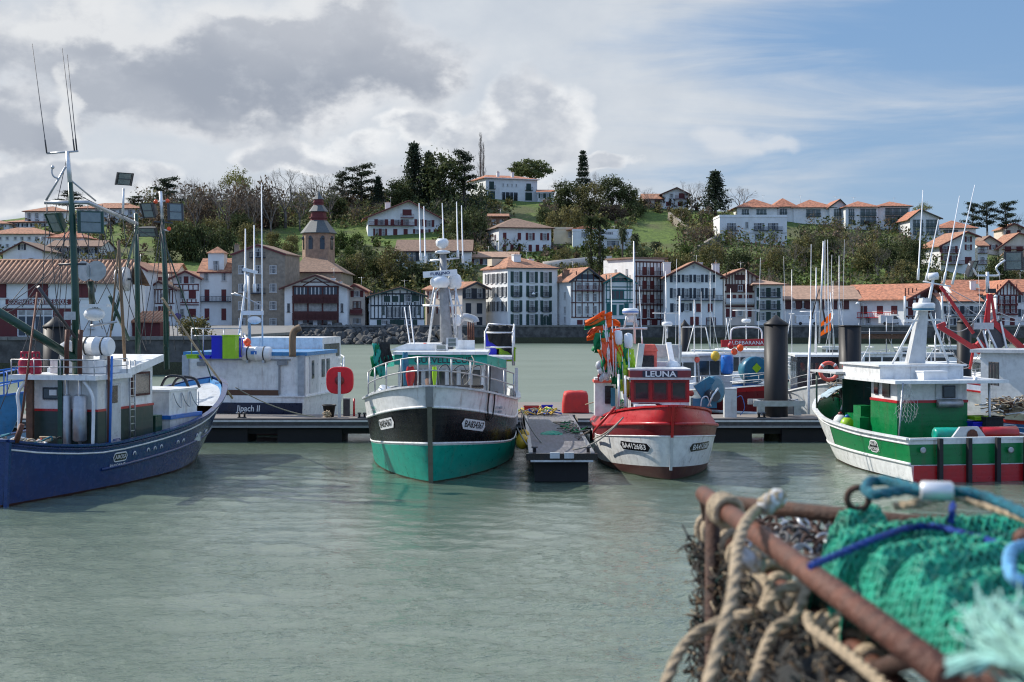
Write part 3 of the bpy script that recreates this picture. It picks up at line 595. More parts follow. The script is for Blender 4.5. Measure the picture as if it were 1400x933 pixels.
# dormer on it is a low tiled box
mb = MB(); mb.box((h.x(694)+1.0, 9.5, h.z(361)+.6), (2.4, 2.6, 1.5), PLC); mb.build('dormer', h.roof, world=False)
h = House('timbered_house', 'white house with oxblood timber grid and a red balcony right of the corner building', 780, 825, 446, 383, PLW, TILE, Y=297, depth=10, yaw=20, trim=SHB)
h.gable_front(803, 366.5).fill(789, 820, 375, 382, GLASS, name='attic_glazing').tv([782, 787, 796, 804, 812, 820, 824], 384, 434, SHBR).th([384.5, 398, 414, 434], 781, 825, SHBR).tv([788, 796, 804, 812, 820], 371, 384, SHBR).balc(787, 822, 397.5, SHR, dep=.9).g([792, 803, 814], [407, 424], 5.5, 11).w([(792, 391), (803, 391), (814, 391)], 6, 9).w([(793, 441), (803, 441)], 7, 7, SHR, True).left([.3, .7], [404, 424, 438], .9, 1.5).chim(774+12, 369, 376, 1.3, 5, TILED).done()
h = House('timbered_house', 'small turquoise half timbered house with green gallery windows', 827, 866, 446, 385, PLW, TILE, Y=299, depth=10, yaw=14, trim=SHT)
h.gable_front(846, 374).th([385, 392.5, 397, 409.5, 414, 437], 828, 866, SHT).tv([829, 834, 858, 862], 376, 414, SHT, .16).fill(834, 857, 380, 386, GLASS, name='attic_glazing').tv([834, 840, 846, 852, 857], 380, 386, SHT).fill(835, 853, 396, 409, GLASS, dy=-.07, name='gallery_glazing').tv([835, 841, 847, 853], 396, 409, SHT).w([(840, 424), (850, 424)], 7, 14, SHT, True).fill(829, 835, 415, 430, SHT, dy=-.05, name='shutter').fill(854, 860, 415, 430, SHT, dy=-.05, name='shutter').w([(838, 441), (850, 441)], 6, 8, SHT, True).done()
h = House('flat_roofed_building', 'tall flat topped timbered building with four rows of red balconies', 868, 911, 446, 354, PLW, TILED, Y=302, depth=12, yaw=30, trim=SHBR)
h.walls(); mb = MB(); mb.box((h.W/2, 5, h.ze+.2), (h.W+1, 11.5, .35), TILED); h.roof = mb.build('roof', h.root, world=False)
h.tv([870, 875, 880, 885, 890, 895, 900, 905, 910], 358, 446, SHBR, .18).th([358, 378, 398, 417, 437], 868.5, 910.5, SHBR, .3)
for a, b in ((364, 377), (383, 396), (402, 415), (422, 436)): h.g([881.5, 893], [(a+b)/2], 5.5, b-a-1, SHR, True).g([874, 887.2, 902], [(a+b)/2], 4, b-a-2)
for py in (377, 397, 416): h.balc(870, 909, py, SHBR, dep=1.0)
h.left([.25, .6], [372, 392], .8, 1.6).w([(881, 441), (896, 441)], 8, 8, SHR, True).done()
h = House('town_house', 'broad white gabled house with dark shutters and one long balcony, by the flat topped building', 911, 988, 446, 378, PLW, TILE, Y=298, depth=12, yaw=0, trim=SHBR)
h.gable_front(949, 358.5, over=.9, front=.9).g([923, 939, 955, 971], [381], 7, 10, SHB).g([923, 939, 955, 971], [401], 7, 13, SHB).balc(925, 988, 410.5, SHB, dep=.9).w([(939, 420)], 7, 10, SHB).w([(955, 421), (971, 421)], 6, 12, SHR, True).w([(946, 439), (953, 439)], 5.5, 12, SHR, True).w([(972, 440)], 13, 11, None, frame=SHR).w([(925, 421)], 8, 11, SHB).w([(948, 365)], 3, 4).chim(982, 361, 376, 1.5, 4).chim(914, 359, 372, 1.5, 3).chim(962, 358, 366, 2, 10).done()
h = House('timbered_house', 'brown and red half timbered house between the broad white gable and a small hipped house', 989, 1033, 446, 379, PLP, TILE, Y=299, depth=11, trim=SHBR)
h.gable_front(1015, 368, er=378, over=.8).tv([993, 997, 1001, 1005, 1009, 1014, 1019, 1023, 1028], 373, 389, SHBR, .2).fill(1004, 1018, 376, 383, SHBR, dy=-.05, name='attic_shutter').th([390, 399, 415, 419], 991, 1031, SHBR, .4).fill(993, 1029, 391, 399, SHBR, dy=-.03, name='balcony_apron').g([996, 1004, 1012, 1020, 1026], [408], 5, 10, SHR, True).g([995, 1003, 1025], [428], 5, 12, SHR, True).g([1012], [394, 428], 6, 8).balc(992, 1031, 415, WFR, dep=.7, solid=True).done()
h = House('small_hipped_house', 'small white hipped roof house with dark shutters at the end of the tall row', 1035, 1070, 446, 389, PLW, TILEP, Y=296, depth=11, trim=SHBR)
h.hip(381, 1038, 1042, over=1.2).g([1043, 1058], [400, 417, 433], 8, 12, SHG).balc(1037, 1067, 406.5, SHB, dep=.8).balc(1037, 1067, 423, SHB, dep=.8).done()
h = House('long_warehouse', 'long low white warehouse with brown shutters and pale tile roof', 1070, 1176, 446, 409, PLW, TILEP, Y=306, depth=16, trim=BWOOD)
h.side(391).g([1078, 1092, 1104, 1124, 1140, 1156], [417], 9, 13, SHBR, True).g([1085, 1098, 1113, 1132, 1148], [418], 4, 8).done()
h = House('quayside_hall', 'large hall with a sweeping orange tile roof and timbered end gable', 1236, 1304, 448, 408, PLW, TILER, Y=298, depth=20, yaw=40, trim=SHR)
h.gable_front(1283, 388, er=402, over=1.3, front=1.6).th([409, 421, 433], 1237, 1303, SHBR, .35).tv([1238, 1244, 1251, 1258, 1266, 1274, 1282, 1290, 1298, 1303], 394, 442, SHBR, .26).g([1247.5, 1262, 1278, 1294], [415, 427], 9, 9, SHR, True).g([1255, 1270, 1286], [438], 8, 8).fill(1266, 1290, 396, 406, SHBR, name='attic_boarding').left([.12, .3, .5], [424], 1.6, 1.8, SHR, True).left([.2, .45, .7], [438], 1.2, 1.6).done()
mb = MB()
for k in range(14): mb.box((-.9, 3+k*.62, h.z(440)+.9+.5), (.06, .06, .9), RED)
mb.box((-.9, 7, h.z(440)+1.9), (.1, 9, .12), RED); mb.box((-.5, 7, h.z(440)+.85), (1.0, 9, .14), RED); mb.build('red_balcony', h.root, world=False)
h = House('quay_cottage', 'low house with tile eaves and blue white front beside the orange roofed hall', 1288, 1342, 447, 412, PLW, TILER, Y=297, depth=12, yaw=0, trim=SHB)
h.side(401).g([1297, 1309, 1322, 1334], [424], 7, 9, SHB).g([1300, 1316, 1332], [440], 7, 8, SHB).balc(1292, 1340, 432, SHB).done()
h = House('town_house', 'white house with blue shutters under a long brown roof with a skylight', 1306, 1362, 447, 402, PLW, TILER, Y=308, depth=14, trim=SHB)
h.side(383).g([1318, 1330, 1342, 1354], [411], 6, 10, SHT, True).g([1322, 1345], [430], 7, 9, SHB).chim(1334, 377+8, 396, 1.1, 2)
mb = MB(); mb.bar((h.x(1338), 3.6, h.z(391)), (h.x(1346), 3.6, h.z(391)), 2.2, .12, LENS, up=(0, -.5, 1)); mb.build('skylight', h.roof, world=False); h.done()
h = House('timbered_house', 'gabled house with deep red timber bays near the right end of the waterfront', 1362, 1392, 447, 399, PLW, TILER, Y=301, depth=13, trim=SHR)
h.gable_front(1377, 384).tv([1364, 1368, 1372, 1377, 1382, 1386, 1390], 389, 404, SHR).th([404, 416, 430], 1362.5, 1391.5, SHR, .3).g([1369, 1377, 1385], [410, 423], 5, 9, SHR).balc(1364, 1390, 417, SHR).balc(1364, 1390, 430, SHR).w([(1370, 440), (1384, 440)], 6, 9, SHR, True).done()
h = House('town_house', 'house with orange tiles cut by the right edge of the photo on the waterfront', 1392, 1450, 447, 399, PLW, TILER, Y=303, depth=13, trim=SHB); h.side(382).g([1399, 1412, 1426], [409, 428], 7, 10, SHB).done()
# --- left quay: the fishermen's cooperative, nearer than the row
h = House('cooperative_building', "fishermen's cooperative with ridged tile roof, white upper wall and red ground floor", -70, 166, 463, 388, PLW, TILE, Y=141, depth=9, trim=SHBR)
h.walls(); W = h.W; ze = h.ze; zr = h.z(356); mb = MB(); mb.prism([(0, -.5, ze-.05), (0, 4.5, zr), (0, 4.5, zr+.1), (0, -.5, ze+.05)], (-.5, 0, 0), (W+.4, 0, 0), TILED); mb.prism([(0, 9.5, ze-.05), (0, 4.505, zr), (0, 4.505, zr+.1), (0, 9.5, ze+.05)], (-.5, 0, 0), (W+.4, 0, 0), TILED)
LT = mat('pale_clay_tile', (0.40, 0.235, 0.15), .9, var=.3, scale=2.2, bump=.5, bscale=8, dirt=(.2, .13, .09), dirt_amt=.4)  # lighter clay tone for the raised tile rows
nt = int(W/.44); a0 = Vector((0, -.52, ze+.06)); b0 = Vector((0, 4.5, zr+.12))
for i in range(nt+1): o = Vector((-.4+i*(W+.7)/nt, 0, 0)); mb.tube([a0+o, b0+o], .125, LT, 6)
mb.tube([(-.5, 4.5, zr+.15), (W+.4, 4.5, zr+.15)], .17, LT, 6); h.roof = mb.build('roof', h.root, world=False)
h.fill(-69.9, 165.8, 391-4, 389-1, SHBR, dy=-.3, name='eave_board')
h.fill(-69.5, 97, 422, 462.8, SHR, dy=-.03, name='red_cladding').fill(8, 97, 409.5, 416.5, SHR, dy=-.06, name='sign_board').fill(-69, 98, 418.3, 421, WFR, dy=-.2, name='white_band')
mb = MB(); cxm = h.x(52.5); mb.text('COOPERATIVE MARITIME BASQUE', .60, WFR, lambda x, y: Vector((cxm+x*.64, -.095, h.z(413)+y)), .014); mb.build('sign_lettering', h.root, world=False)
for px in (-45, -5, 52, 113): add_window(h.root, h.x(px), 0, h.z(397), 1.9, 1.4, SHR, 0, True)
h.fill(25, 72, 424, 432, CURT, dy=-.07, name='shop_blind').fill(25, 72, 432.2, 460, GLASS, dy=-.06, name='shop_window'); h.tv([25, 36, 48, 60, 72], 424, 460, WFR, .12).th([432, 460], 25, 72, WFR, .12); h.w([(125, 440)], 8, 16, None); h.done()
h = House('quay_shed', 'low red shed with ridged orange tiles beside the round bush', 172, 219, 463, 440, SHR, TILER, Y=145, depth=4, trim=SHBR)
h.walls(); mb = MB(); mb.prism([(0, -.4, h.ze-.1), (0, 4.3, h.z(427)), (0, 4.3, h.z(427)+.1), (0, -.4, h.ze)], (-.2, 0, 0), (h.W+.2, 0, 0), TILER)
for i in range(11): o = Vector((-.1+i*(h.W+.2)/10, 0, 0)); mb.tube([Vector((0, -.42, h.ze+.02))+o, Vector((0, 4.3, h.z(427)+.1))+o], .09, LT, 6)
mb.build('roof', h.root, world=False); h.done()

# --- houses on the hill
h = House('hill_chalet', 'wide chalet style house with red balcony on the hillside below the dark conifers', 503, 606, 322, 297, PLW, TILE, depth=14, trim=SHR, yaw=8)
h.gable_front(558, 274.5, er=300, over=1.6, front=1.5).g([515, 524], [318], 5, 10, SHR).w([(540, 318), (554, 318)], 6, 10, SHR, True).g([521, 543], [304], 9, 8, SHR).w([(555, 304)], 8, 9).w([(573, 304), (586, 305)], 7, 9, SHR).w([(582, 316), (570, 316)], 6, 6, SHR).balc(504, 566, 308, SHR, dep=1.2).balc(547, 565, 297, SHR).w([(556, 290)], 12, 8, SHR, True).w([(596, 317)], 8, 8, SHR, True).chim(531, 276, 290, 1.6, 5).done()
h = House('hilltop_villa', 'large white villa with green shutters on the brow of the hill', 664, 735, 276, 243, PLW, TILER, depth=16, yaw=22, trim=PLW)
h.hip(236, 676, 718, over=.8).w([(672, 253), (723, 254)], 6, 10, SHG, True).w([(672, 267), (723, 267)], 9, 11, SHG, True).w([(688, 252), (694, 252), (700, 252), (706, 252)], 2.2, 4, None).fill(686, 708, 262, 274, GLASS, name='veranda_glazing').tv([686, 691, 697, 702, 708], 262, 274, WFR).left([.25, .6], [254, 268], 1.2, 2.2, SHG).chim(685, 234, 240).chim(705, 234, 240).balc(668, 677, 258, SHG).balc(718, 728, 258, SHG).done()
h = House('villa_annex', 'single storey white annex with arched windows joined to the hilltop villa', 735, 757, 276, 263, PLW, TILER, depth=8, trim=PLW); h.side(259, over=.3).w([(740.5, 268), (748.5, 268)], 3.5, 6, SHG).done()
h = House('hipped_house', 'white hipped roof house with two rows of red shutters in the middle of the hill', 682, 754, 346, 311, PLW, TILED, depth=15, yaw=14, trim=SHBR)
h.hip(296, 709, 716, over=1.0).w([(690, 323), (710, 323)], 5, 9, SHR, True).w([(725, 323), (745, 323)], 6, 9, SHR).w([(690, 339), (700, 339), (710, 339), (725, 339), (735, 339), (745, 339)], 5, 10, SHR, True).left([.3, .7], [324, 339], .9, 1.6, SHR).done()
h = House('long_house', 'long white house with a weathered brown roof and arched window behind the trawler masts', 542, 644, 368, 343, PLW, TILED, depth=15, trim=SHBR); h.side(327).w([(562, 351)], 11, 13, SHB).w([(588, 351)], 6, 9).w([(610, 353), (628, 353)], 6, 11, SHB, True).balc(556, 569, 358, SHB).done()
h = House('garden_pavilion', 'tiny white garden pavilion with a tile roof left of the villa', 607, 618, 278, 271, PLW, TILER, depth=6, trim=PLW); h.hip(267, over=.9).done()
h = House('low_house', 'low house with faded roof and shaded porch behind the corner building', 645, 708, 364, 352, PLP, TILEP, depth=12, trim=BWOOD); h.side(344).w([(652, 358), (664, 358), (690, 358)], 7, 8, SHBR).done()
h = House('brick_shed', 'small brown brick shed under the villa lawn', 668, 694, 312, 296, BRK, TILE, depth=8, trim=BWOOD); h.side(292).w([(675, 304), (686, 304)], 5, 7).done()
h = House('modern_house', 'beige flat sided wing of the modern white house behind the palms', 757, 783, 334, 314, PLC, TILE, depth=10, trim=PLW); h.flat().w([(779, 321)], 5, 8).done()
h = House('modern_house', 'modern white house with terraces among the palm trees', 783, 864, 340, 316, PLW, TILE, depth=12, trim=PLW); h.flat(.3).w([(800, 321), (833, 321), (855, 321)], 11, 7).w([(805, 333), (838, 333)], 16, 7).balc(825, 862, 326, PLW, solid=True)
mb = MB(); mb.prism([(h.x(775), 0, h.ze+.4), (h.x(825), 0, h.ze+.4), (h.x(800), 0, h.z(308))], (0, 2, 0), (0, 9, 0), TILER); mb.build('tile_roof', h.root, world=False); h.done()
h = House('skyline_house', 'white gabled house with red balcony on the skyline beside the bare trees', 906, 941, 284, 265, PLW, TILED, depth=11, trim=SHBR); h.gable_front(925, 257, over=1.2).w([(932, 268)], 8, 7, SHR, True).w([(918, 268)], 5, 6).balc(923, 941, 272, SHR).w([(914, 279), (930, 279)], 7, 6, SHR, True).done()
h = House('skyline_house', 'low wing with tile roof on the skyline, left of the red balcony house', 880, 906, 283, 272, PLP, TILE, depth=11, trim=SHBR); h.side(264).w([(887, 277), (898, 277)], 6, 6, SHR, True).done()
h = House('white_block', 'plain white flat roofed block of flats at the top of the wooded slope', 984, 1076, 332, 297, PLW, TILE, depth=14, trim=SHB); h.flat(.5).w([(1000, 310)], 12, 10).w([(1021, 308)], 4, 9).w([(1038, 310), (1057, 310)], 14, 10).w([(1000, 324), (1038, 324), (1057, 324)], 12, 9).balc(993, 1008, 315, SHB).balc(1030, 1070, 315, SHB).fill(984.5, 1075.5, 317.5, 319, WFR, dy=-.15, name='floor_band').done()
LOGG = mat('loggia_glass', (.085, .115, .115), .25, var=.5, scale=.5)
def aptm(label, px0, px1, base, eave, ridge, apx, cols_, m=TILER, yaw=0, gr=True):
    h = House('apartment_building', label, px0, px1, base, eave, PLW, m, depth=14, trim=SHG, yaw=yaw)
    if apx: h.gable_front(apx, ridge, over=1.0)
    else: h.hip(ridge, over=1.0)
    if gr:
        n = int((base-eave-2)//11)
        for i in range(max(1, n)):
            py = eave+8+i*11
            for a, b in cols_:
                h.fill(a, b, py-5, py+4, LOGG, name='loggia_glazing'); [h.tv([a+(b-a)*q_/3], py-5, py+4, WFR, .14) for q_ in range(4)]; h.th([py-5], a, b, SHG, .2); h.balc(a, b, py+4, SHG, h=.95, dep=.7)
    return h.done()
aptm('white apartment house under a long orange roof, leftmost of the skyline flats', 1008, 1062, 302, 284, 270, None, [(1014, 1024), (1034, 1048)])
aptm('small apartment house with orange roof behind the right end of the flat white block', 1058, 1088, 303, 283, 270, None, [(1066, 1076)])
aptm('pale apartment house under a hipped orange roof in the middle of the skyline flats', 1085, 1140, 307, 284, 271, None, [(1102, 1122)])
aptm('narrow apartment gable with green timber frame between two orange roofs', 1134, 1158, 309, 283, 273, 1148, [(1140, 1150)])
aptm('apartment block with green glazed balconies over three floors, widest of the skyline flats', 1156, 1200, 314, 283, 273.5, None, [(1160, 1168), (1176, 1198)])
aptm('apartment block with a white stair wall and two stacked green balconies', 1200, 1244, 314, 282, 274, None, [(1210, 1242)])
aptm('lower apartment block with orange roof stepping down to the right of the skyline flats', 1244, 1284, 330, 298, 287, 1258, [(1248, 1262), (1266, 1282)])
aptm('apartment house with a flat orange roof beside a leaning antenna', 1284, 1334, 330, 312, 300, None, [(1290, 1310)])
h = House('balcony_house', 'white house with red balconies on the right hand slope', 1286, 1336, 374, 335, PLW, TILE, depth=12, yaw=10, trim=SHR); h.gable_front(1322, 317, er=322, over=1.3, front=1.4).balc(1284, 1312, 346, SHR, dep=1.4).balc(1284, 1318, 361, SHR, dep=1.4).w([(1292, 341), (1303, 341)], 7, 8, SHR).w([(1326, 327), (1326, 338)], 5, 7, SHR).w([(1326, 356)], 9, 10, SHR, True).w([(1292, 354), (1305, 354)], 6, 8, SHR).done()
h = House('balcony_house', 'small tiled annex with two red balconies attached to the slope house', 1337, 1350, 372, 336, PLW, TILE, depth=9, trim=SHR); h.side(329).balc(1337, 1350, 346, SHR).balc(1337, 1350, 361, SHR).w([(1343, 341), (1343, 355)], 6, 7).done()
h = House('far_house', 'pale far house with brown roof between the pines and the slope house', 1338, 1368, 348, 333, PLP, TILED, depth=10, trim=SHR); h.gable_front(1352, 323).w([(1345, 338), (1358, 338)], 5, 6, SHR).done()
h = House('far_house', 'far house with red shutters under the flat topped pines', 1372, 1402, 326, 313, PLP, TILE, depth=10, trim=SHR); h.gable_front(1386, 306).w([(1379, 318), (1393, 318)], 5, 6, SHR, True).done()
h = House('far_house', 'far brown roofed house with timbered balcony at the right edge on the slope', 1366, 1440, 352, 338, PLP, TILE, depth=13, trim=SHR); h.gable_front(1392, 319, er=332, over=1.2).w([(1378, 341), (1394, 341)], 9, 7, SHR, True).balc(1370, 1420, 341, SHR).done()
h = House('far_house', 'white house with grey terrace at the right edge, lower on the slope', 1385, 1450, 372, 352, PLW, TILEP, depth=12, trim=SHB); h.side(344).w([(1394, 360), (1410, 360)], 8, 8).done()
# --- town on the left
def blk(label, px0, px1, base, eave, ridge, cols_, rows_, kind='hip', m=TILE, apx=None, er=None, sh=SHB, w=5, hh=7, closed=False, wall=PLW):
    h = House('apartment_building', label, px0, px1, base, eave, wall, m, depth=14, trim=SHBR)
    if kind == 'hip': h.hip(ridge, over=.8)
    elif kind == 'side': h.side(ridge)
    else: h.gable_front(apx, ridge, er=er, over=1.0)
    h.g(cols_, rows_, w, hh, sh, closed); return h.done()
blk('white block of flats with a pale tile roof on the left skyline', 34, 92, 308, 289, 280, [40, 50, 62, 75, 85], [295, 303], sh=None)
blk('long apartment block with rows of balconies below the flat topped cedar', 105, 196, 306, 285, 275.5, [112, 122, 133, 144, 155, 166, 178, 188], [291, 300], sh=None, w=6)
blk('low apartment wing with a light tile roof on the far left', 6, 70, 312, 304, 297.5, [12, 22, 34, 46, 58], [308], sh=SHB, w=4, hh=4)
blk('long white apartment house with orange roof and square windows on the left', -20, 68, 344, 320, 309.5, [-10, 0, 10, 21, 30, 40, 50, 60], [326, 336], sh=None, w=4.5, hh=5)
blk('short white apartment wing with orange roof behind the blue boat mast', 68, 116, 346, 325, 314, [74, 84, 94, 106], [331, 340], sh=None, m=TILER)
blk('white gabled house with a brown roof behind the cooperative', 4, 58, 372, 346, 331, [30], [338], 'gable', TILED, 32, 342, sh=SHB)
blk('house with brown roof and a row of dark windows right of the blue mast', 66, 138, 356, 337, 328, [75, 88, 100, 112, 126], [343], 'side', TILED, sh=SHB, w=7, hh=7)
blk('house with a plain tile roof just above the cooperative ridge', 10, 58, 376, 362, 352, [22, 44], [368], 'hip', TILED)
blk('far block of flats at the left edge of the photo', -60, 12, 322, 306, 298, [-20, -8, 3], [311], sh=None)

# ------------------------------------------------------------------ rocks and vegetation
def leafmat(name, col, isl=0.35, tr=0.25): return mat(name, col, 0.75, var=.35, scale=.35, island=isl, spec=.25, transl=tr)
L_DARK = leafmat('dark_needles', (0.032, 0.048, 0.028)); L_EVER = leafmat('evergreen_leaves', (0.066, 0.084, 0.032)); L_OLIVE = leafmat('olive_leaves', (0.145, 0.135, 0.052)); L_MID = leafmat('mid_green_leaves', (0.055, 0.085, 0.018))
L_BROWN = leafmat('brown_twigs', (0.120, 0.088, 0.062)); L_YG = leafmat('yellow_green_leaves', (0.17, 0.175, 0.04)); L_PALM = leafmat('palm_fronds', (0.050, 0.065, 0.030)); L_PALE = leafmat('pale_pine_needles', (0.10, 0.125, 0.045))
BARK = mat('bark', (0.075, 0.060, 0.048), .9, var=.3, scale=3); BARKG = mat('grey_bark', (0.135, 0.118, 0.102), .9, var=.3, scale=3)
ROCKM = mat('riprap_rock', (0.075, 0.075, 0.072), .9, var=.45, scale=.8, bump=.7, bscale=4, dirt=(.02, .02, .02), dirt_amt=.6)
rnd = random.Random(7)
def leaf(mb, c, sz, m, rn, flat=0.0):
    n = Vector((rn.gauss(0, 1), rn.gauss(0, 1), rn.gauss(0, 1)*(1-flat)+flat*2+.2)).normalized(); x, y = frame_to(n); a = rn.uniform(0, 6.28)
    u = (x*math.cos(a)+y*math.sin(a))*sz*rn.uniform(.6, 1.2); v = (y*math.cos(a)-x*math.sin(a))*sz*rn.uniform(.4, .8)
    mb.add([c-u, c-v*.8+u*.1, c+u, c+v], [(0, 1, 2, 3)], m)
def cloud(mb, c, rad, nclump, nleaf, sz, m, rn, cl=.34, flat=0.0, shell=.55):
    c = Vector(c)
    for _ in range(nclump):
        while True:
            d = Vector((rn.uniform(-1, 1), rn.uniform(-1, 1), rn.uniform(-1, 1)))
            if shell < d.length < 1: break
        cc = c+Vector((d.x*rad[0], d.y*rad[1], d.z*rad[2])); k = cl*rn.uniform(.6, 1.3); r = (rad[0]*k, rad[1]*k, min(rad[2]*k*1.1, rad[0]*k))
        for _ in range(nleaf):
            e = Vector((rn.gauss(0, .55), rn.gauss(0, .55), rn.gauss(0, .55)*(1-flat*.6)))
            leaf(mb, cc+Vector((e.x*r[0], e.y*r[1], e.z*r[2])), sz, m, rn, flat)
def branch(mb, p, d, L, r, lev, rn, m, spread=.55, kids=3, up=.12, tips=None):
    q = p+d*L; mid = p+d*L*.5+Vector((rn.uniform(-1, 1), rn.uniform(-1, 1), 0))*L*.05
    mb.tube([p, mid, q], [r, r*.82, r*.66], m, 5 if lev > 2 else 3, caps=False)
    if tips is not None and lev <= 1: tips.append(q)
    if lev == 0: return
    for i in range(kids+(1 if lev <= 2 else 0)):
        a = rn.uniform(0, 6.28); x, y = frame_to(d); s = spread*rn.uniform(.6, 1.3)
        nd = (d+(x*math.cos(a)+y*math.sin(a))*s+Vector((0, 0, up))).normalized()
        branch(mb, p+d*L*(rn.uniform(.55, 1) if i else 1), nd, L*rn.uniform(.62, .82), r*.6, lev-1, rn, m, spread, kids, up, tips)
PROTO = {}
def proto(kind, seed=0):
    """a tree of each kind, 10 m high at the origin, as meshes for its trunk and crown"""
    k = (kind, seed)
    if k in PROTO: return PROTO[k]
    rn = random.Random(hash(kind) % 1000*0+sum(map(ord, kind))+seed*31); t = MB(); c = MB()
    if kind == 'bare':
        t.tube([(0, 0, -.5), (0.05, 0, 1.2), (0, .08, 2.4)], [.24, .19, .16], BARKG, 7)
        for i in range(5): a = i*1.26+rn.uniform(-.3, .3); branch(c, Vector((0, 0, 1.9+rn.uniform(-.5, .5))), Vector((math.cos(a)*.5, math.sin(a)*.5, 1)).normalized(), 2.0, .10, 6, rn, BARKG, .6, 2, .10)
    elif kind == 'sparse':
        t.tube([(0, 0, -.5), (0, .05, 2.5)], [.2, .15], BARK, 6); tips = []
        for i in range(5): a = i*1.26; branch(c, Vector((0, 0, 2.2)), Vector((math.cos(a)*.5, math.sin(a)*.5, 1)).normalized(), 2.2, .1, 4, rn, BARK, .6, 2, .1, tips)
        for p in tips:
            for _ in range(5): leaf(c, p+Vector((rn.gauss(0, .3), rn.gauss(0, .3), rn.gauss(0, .25))), .17, L_YG, rn)
    elif kind == 'round':
        t.tube([(0, 0, -.5), (.1, 0, 2), (0, 0, 4)], [.3, .22, .15], BARK, 7)
        for i in range(6): a = i*1.05; t.tube([(0, 0, 2), (math.cos(a)*1.5, math.sin(a)*1.5, 4.5)], [.12, .05], BARK, 5)
        cloud(c, (0, 0, 5.3), (3.2, 3.2, 4.3), 46, 62, .27, L_EVER, rn); cloud(c, (0.3, 0, 5.0), (2.2, 2.2, 3.4), 12, 50, .30, L_EVER, rn, shell=0)
    elif kind == 'oak':
        t.tube([(0, 0, -.5), (.1, 0, 2), (0, 0, 4)], [.3, .22, .15], BARK, 7)
        cloud(c, (0, 0, 5.0), (3.7, 3.7, 4.4), 40, 60, .27, L_OLIVE, rn, .28); cloud(c, (0, 0, 4.6), (2.6, 2.6, 3.6), 14, 50, .3, L_EVER, rn, shell=0)
        tips = []
        for i in range(4): branch(c, Vector((0, 0, 3)), Vector((rn.uniform(-.6, .6), rn.uniform(-.6, .6), 1)).normalized(), 2.6, .07, 4, rn, BARKG, .6, 2, .1, tips)
    elif kind == 'pine':       # dark broad conifer with spiky top
        t.tube([(0, 0, -.5), (.05, 0, 5), (0, 0, 9.3)], [.3, .18, .04], BARK, 7)
        for i in range(16):
            z = 1.8+i*.5; r = 3.3*(1-(z-1.2)/9.0)**.95+.15
            for j in range(6):
                a = j*1.05+i*.7+rn.uniform(-.25, .25); rr = r*rn.uniform(.45, 1.2); e = Vector((math.cos(a)*rr, math.sin(a)*rr, z-rr*.12)); t.tube([(0, 0, z), e], [.05, .015], BARK, 3)
                for s in (.45, .75, 1.0):
                    for _ in range(13): leaf(c, Vector((0, 0, z)).lerp(e, s)+Vector((rn.gauss(0, .34), rn.gauss(0, .34), rn.gauss(0, .2))), .24, L_DARK, rn, .3)
        for _ in range(30): leaf(c, Vector((rn.gauss(0, .12), rn.gauss(0, .12), rn.uniform(8.8, 10))), .2, L_DARK, rn)
    elif kind == 'cedar':      # flat plates
        t.tube([(0, 0, -.5), (.1, 0, 4), (.3, .1, 8.5)], [.34, .24, .07], BARK, 7)
        for i in range(11):
            z = 3.2+i*.62; rr = (3.6 if i < 7 else 2.4)*rn.uniform(.55, 1.0); a = i*2.3; e = Vector((math.cos(a)*rr, math.sin(a)*rr, z+.5)); t.tube([(.1, 0, z-.4), e], [.1, .03], BARK, 4)
            for s in (.45, .72, .98):
                q = Vector((.1, 0, z-.2)).lerp(e, s)
                for _ in range(95): leaf(c, q+Vector((rn.gauss(0, .66), rn.gauss(0, .66), rn.gauss(0, .2))), .24, L_DARK, rn, .6)
        for _ in range(80): leaf(c, Vector((.3+rn.gauss(0, .6), .1+rn.gauss(0, .6), 9.5+rn.gauss(0, .2))), .24, L_DARK, rn, .5)
    elif kind == 'umbrella':
        t.tube([(0, 0, -.5), (.1, 0, 4), (0, 0, 6)], [.32, .26, .2], BARK, 7)
        for i in range(9): a = i*.7; t.tube([(0, 0, 5), (math.cos(a)*2.0, math.sin(a)*2.0, 6.6), (math.cos(a)*4.2, math.sin(a)*4.2, 7.8)], [.13, .08, .03], BARK, 4)
        cloud(c, (0, 0, 7.4), (5.4, 5.4, 2.3), 110, 60, .27, L_PALE, rn, .19, .3, .2)
    elif kind == 'norfolk':
        t.tube([(0, 0, -.5), (0, 0, 5), (0, 0, 9.9)], [.16, .1, .02], BARK, 6)
        for i in range(13):
            z = 2.4+i*.57+rn.uniform(-.12, .12); r = (1.9*(1-(z-2)/8.6)+.12)*rn.uniform(.8, 1.1)
            for j in range(7):
                a = j*.9+i*.4; e = Vector((math.cos(a)*r, math.sin(a)*r, z+.12)); t.tube([(0, 0, z), e], [.03, .01], BARK, 3)
                for s in (.35, .6, .8, 1.0):
                    for _ in range(9): leaf(c, Vector((0, 0, z)).lerp(e, s)+Vector((rn.gauss(0, .16), rn.gauss(0, .16), rn.gauss(0, .15))), .19, L_DARK, rn, .4)
    elif kind == 'poplar':
        t.tube([(0, 0, -.5), (0, 0, 5), (.05, 0, 9.8)], [.16, .1, .015], BARKG, 6)
        for i in range(60):
            z = 1.2+i*.14; a = rn.uniform(0, 6.28); branch(c, Vector((0, 0, z)), Vector((math.cos(a)*.28, math.sin(a)*.28, 1)).normalized(), 1.1*(1-z/14), .022, 3, rn, BARKG, .28, 2, .3)
    elif kind == 'palm':
        t.tube([(0, 0, -.5), (.05, 0, 3), (0, .05, 6), (.05, 0, 8.4)], [.30, .24, .24, .3], BARK, 8)
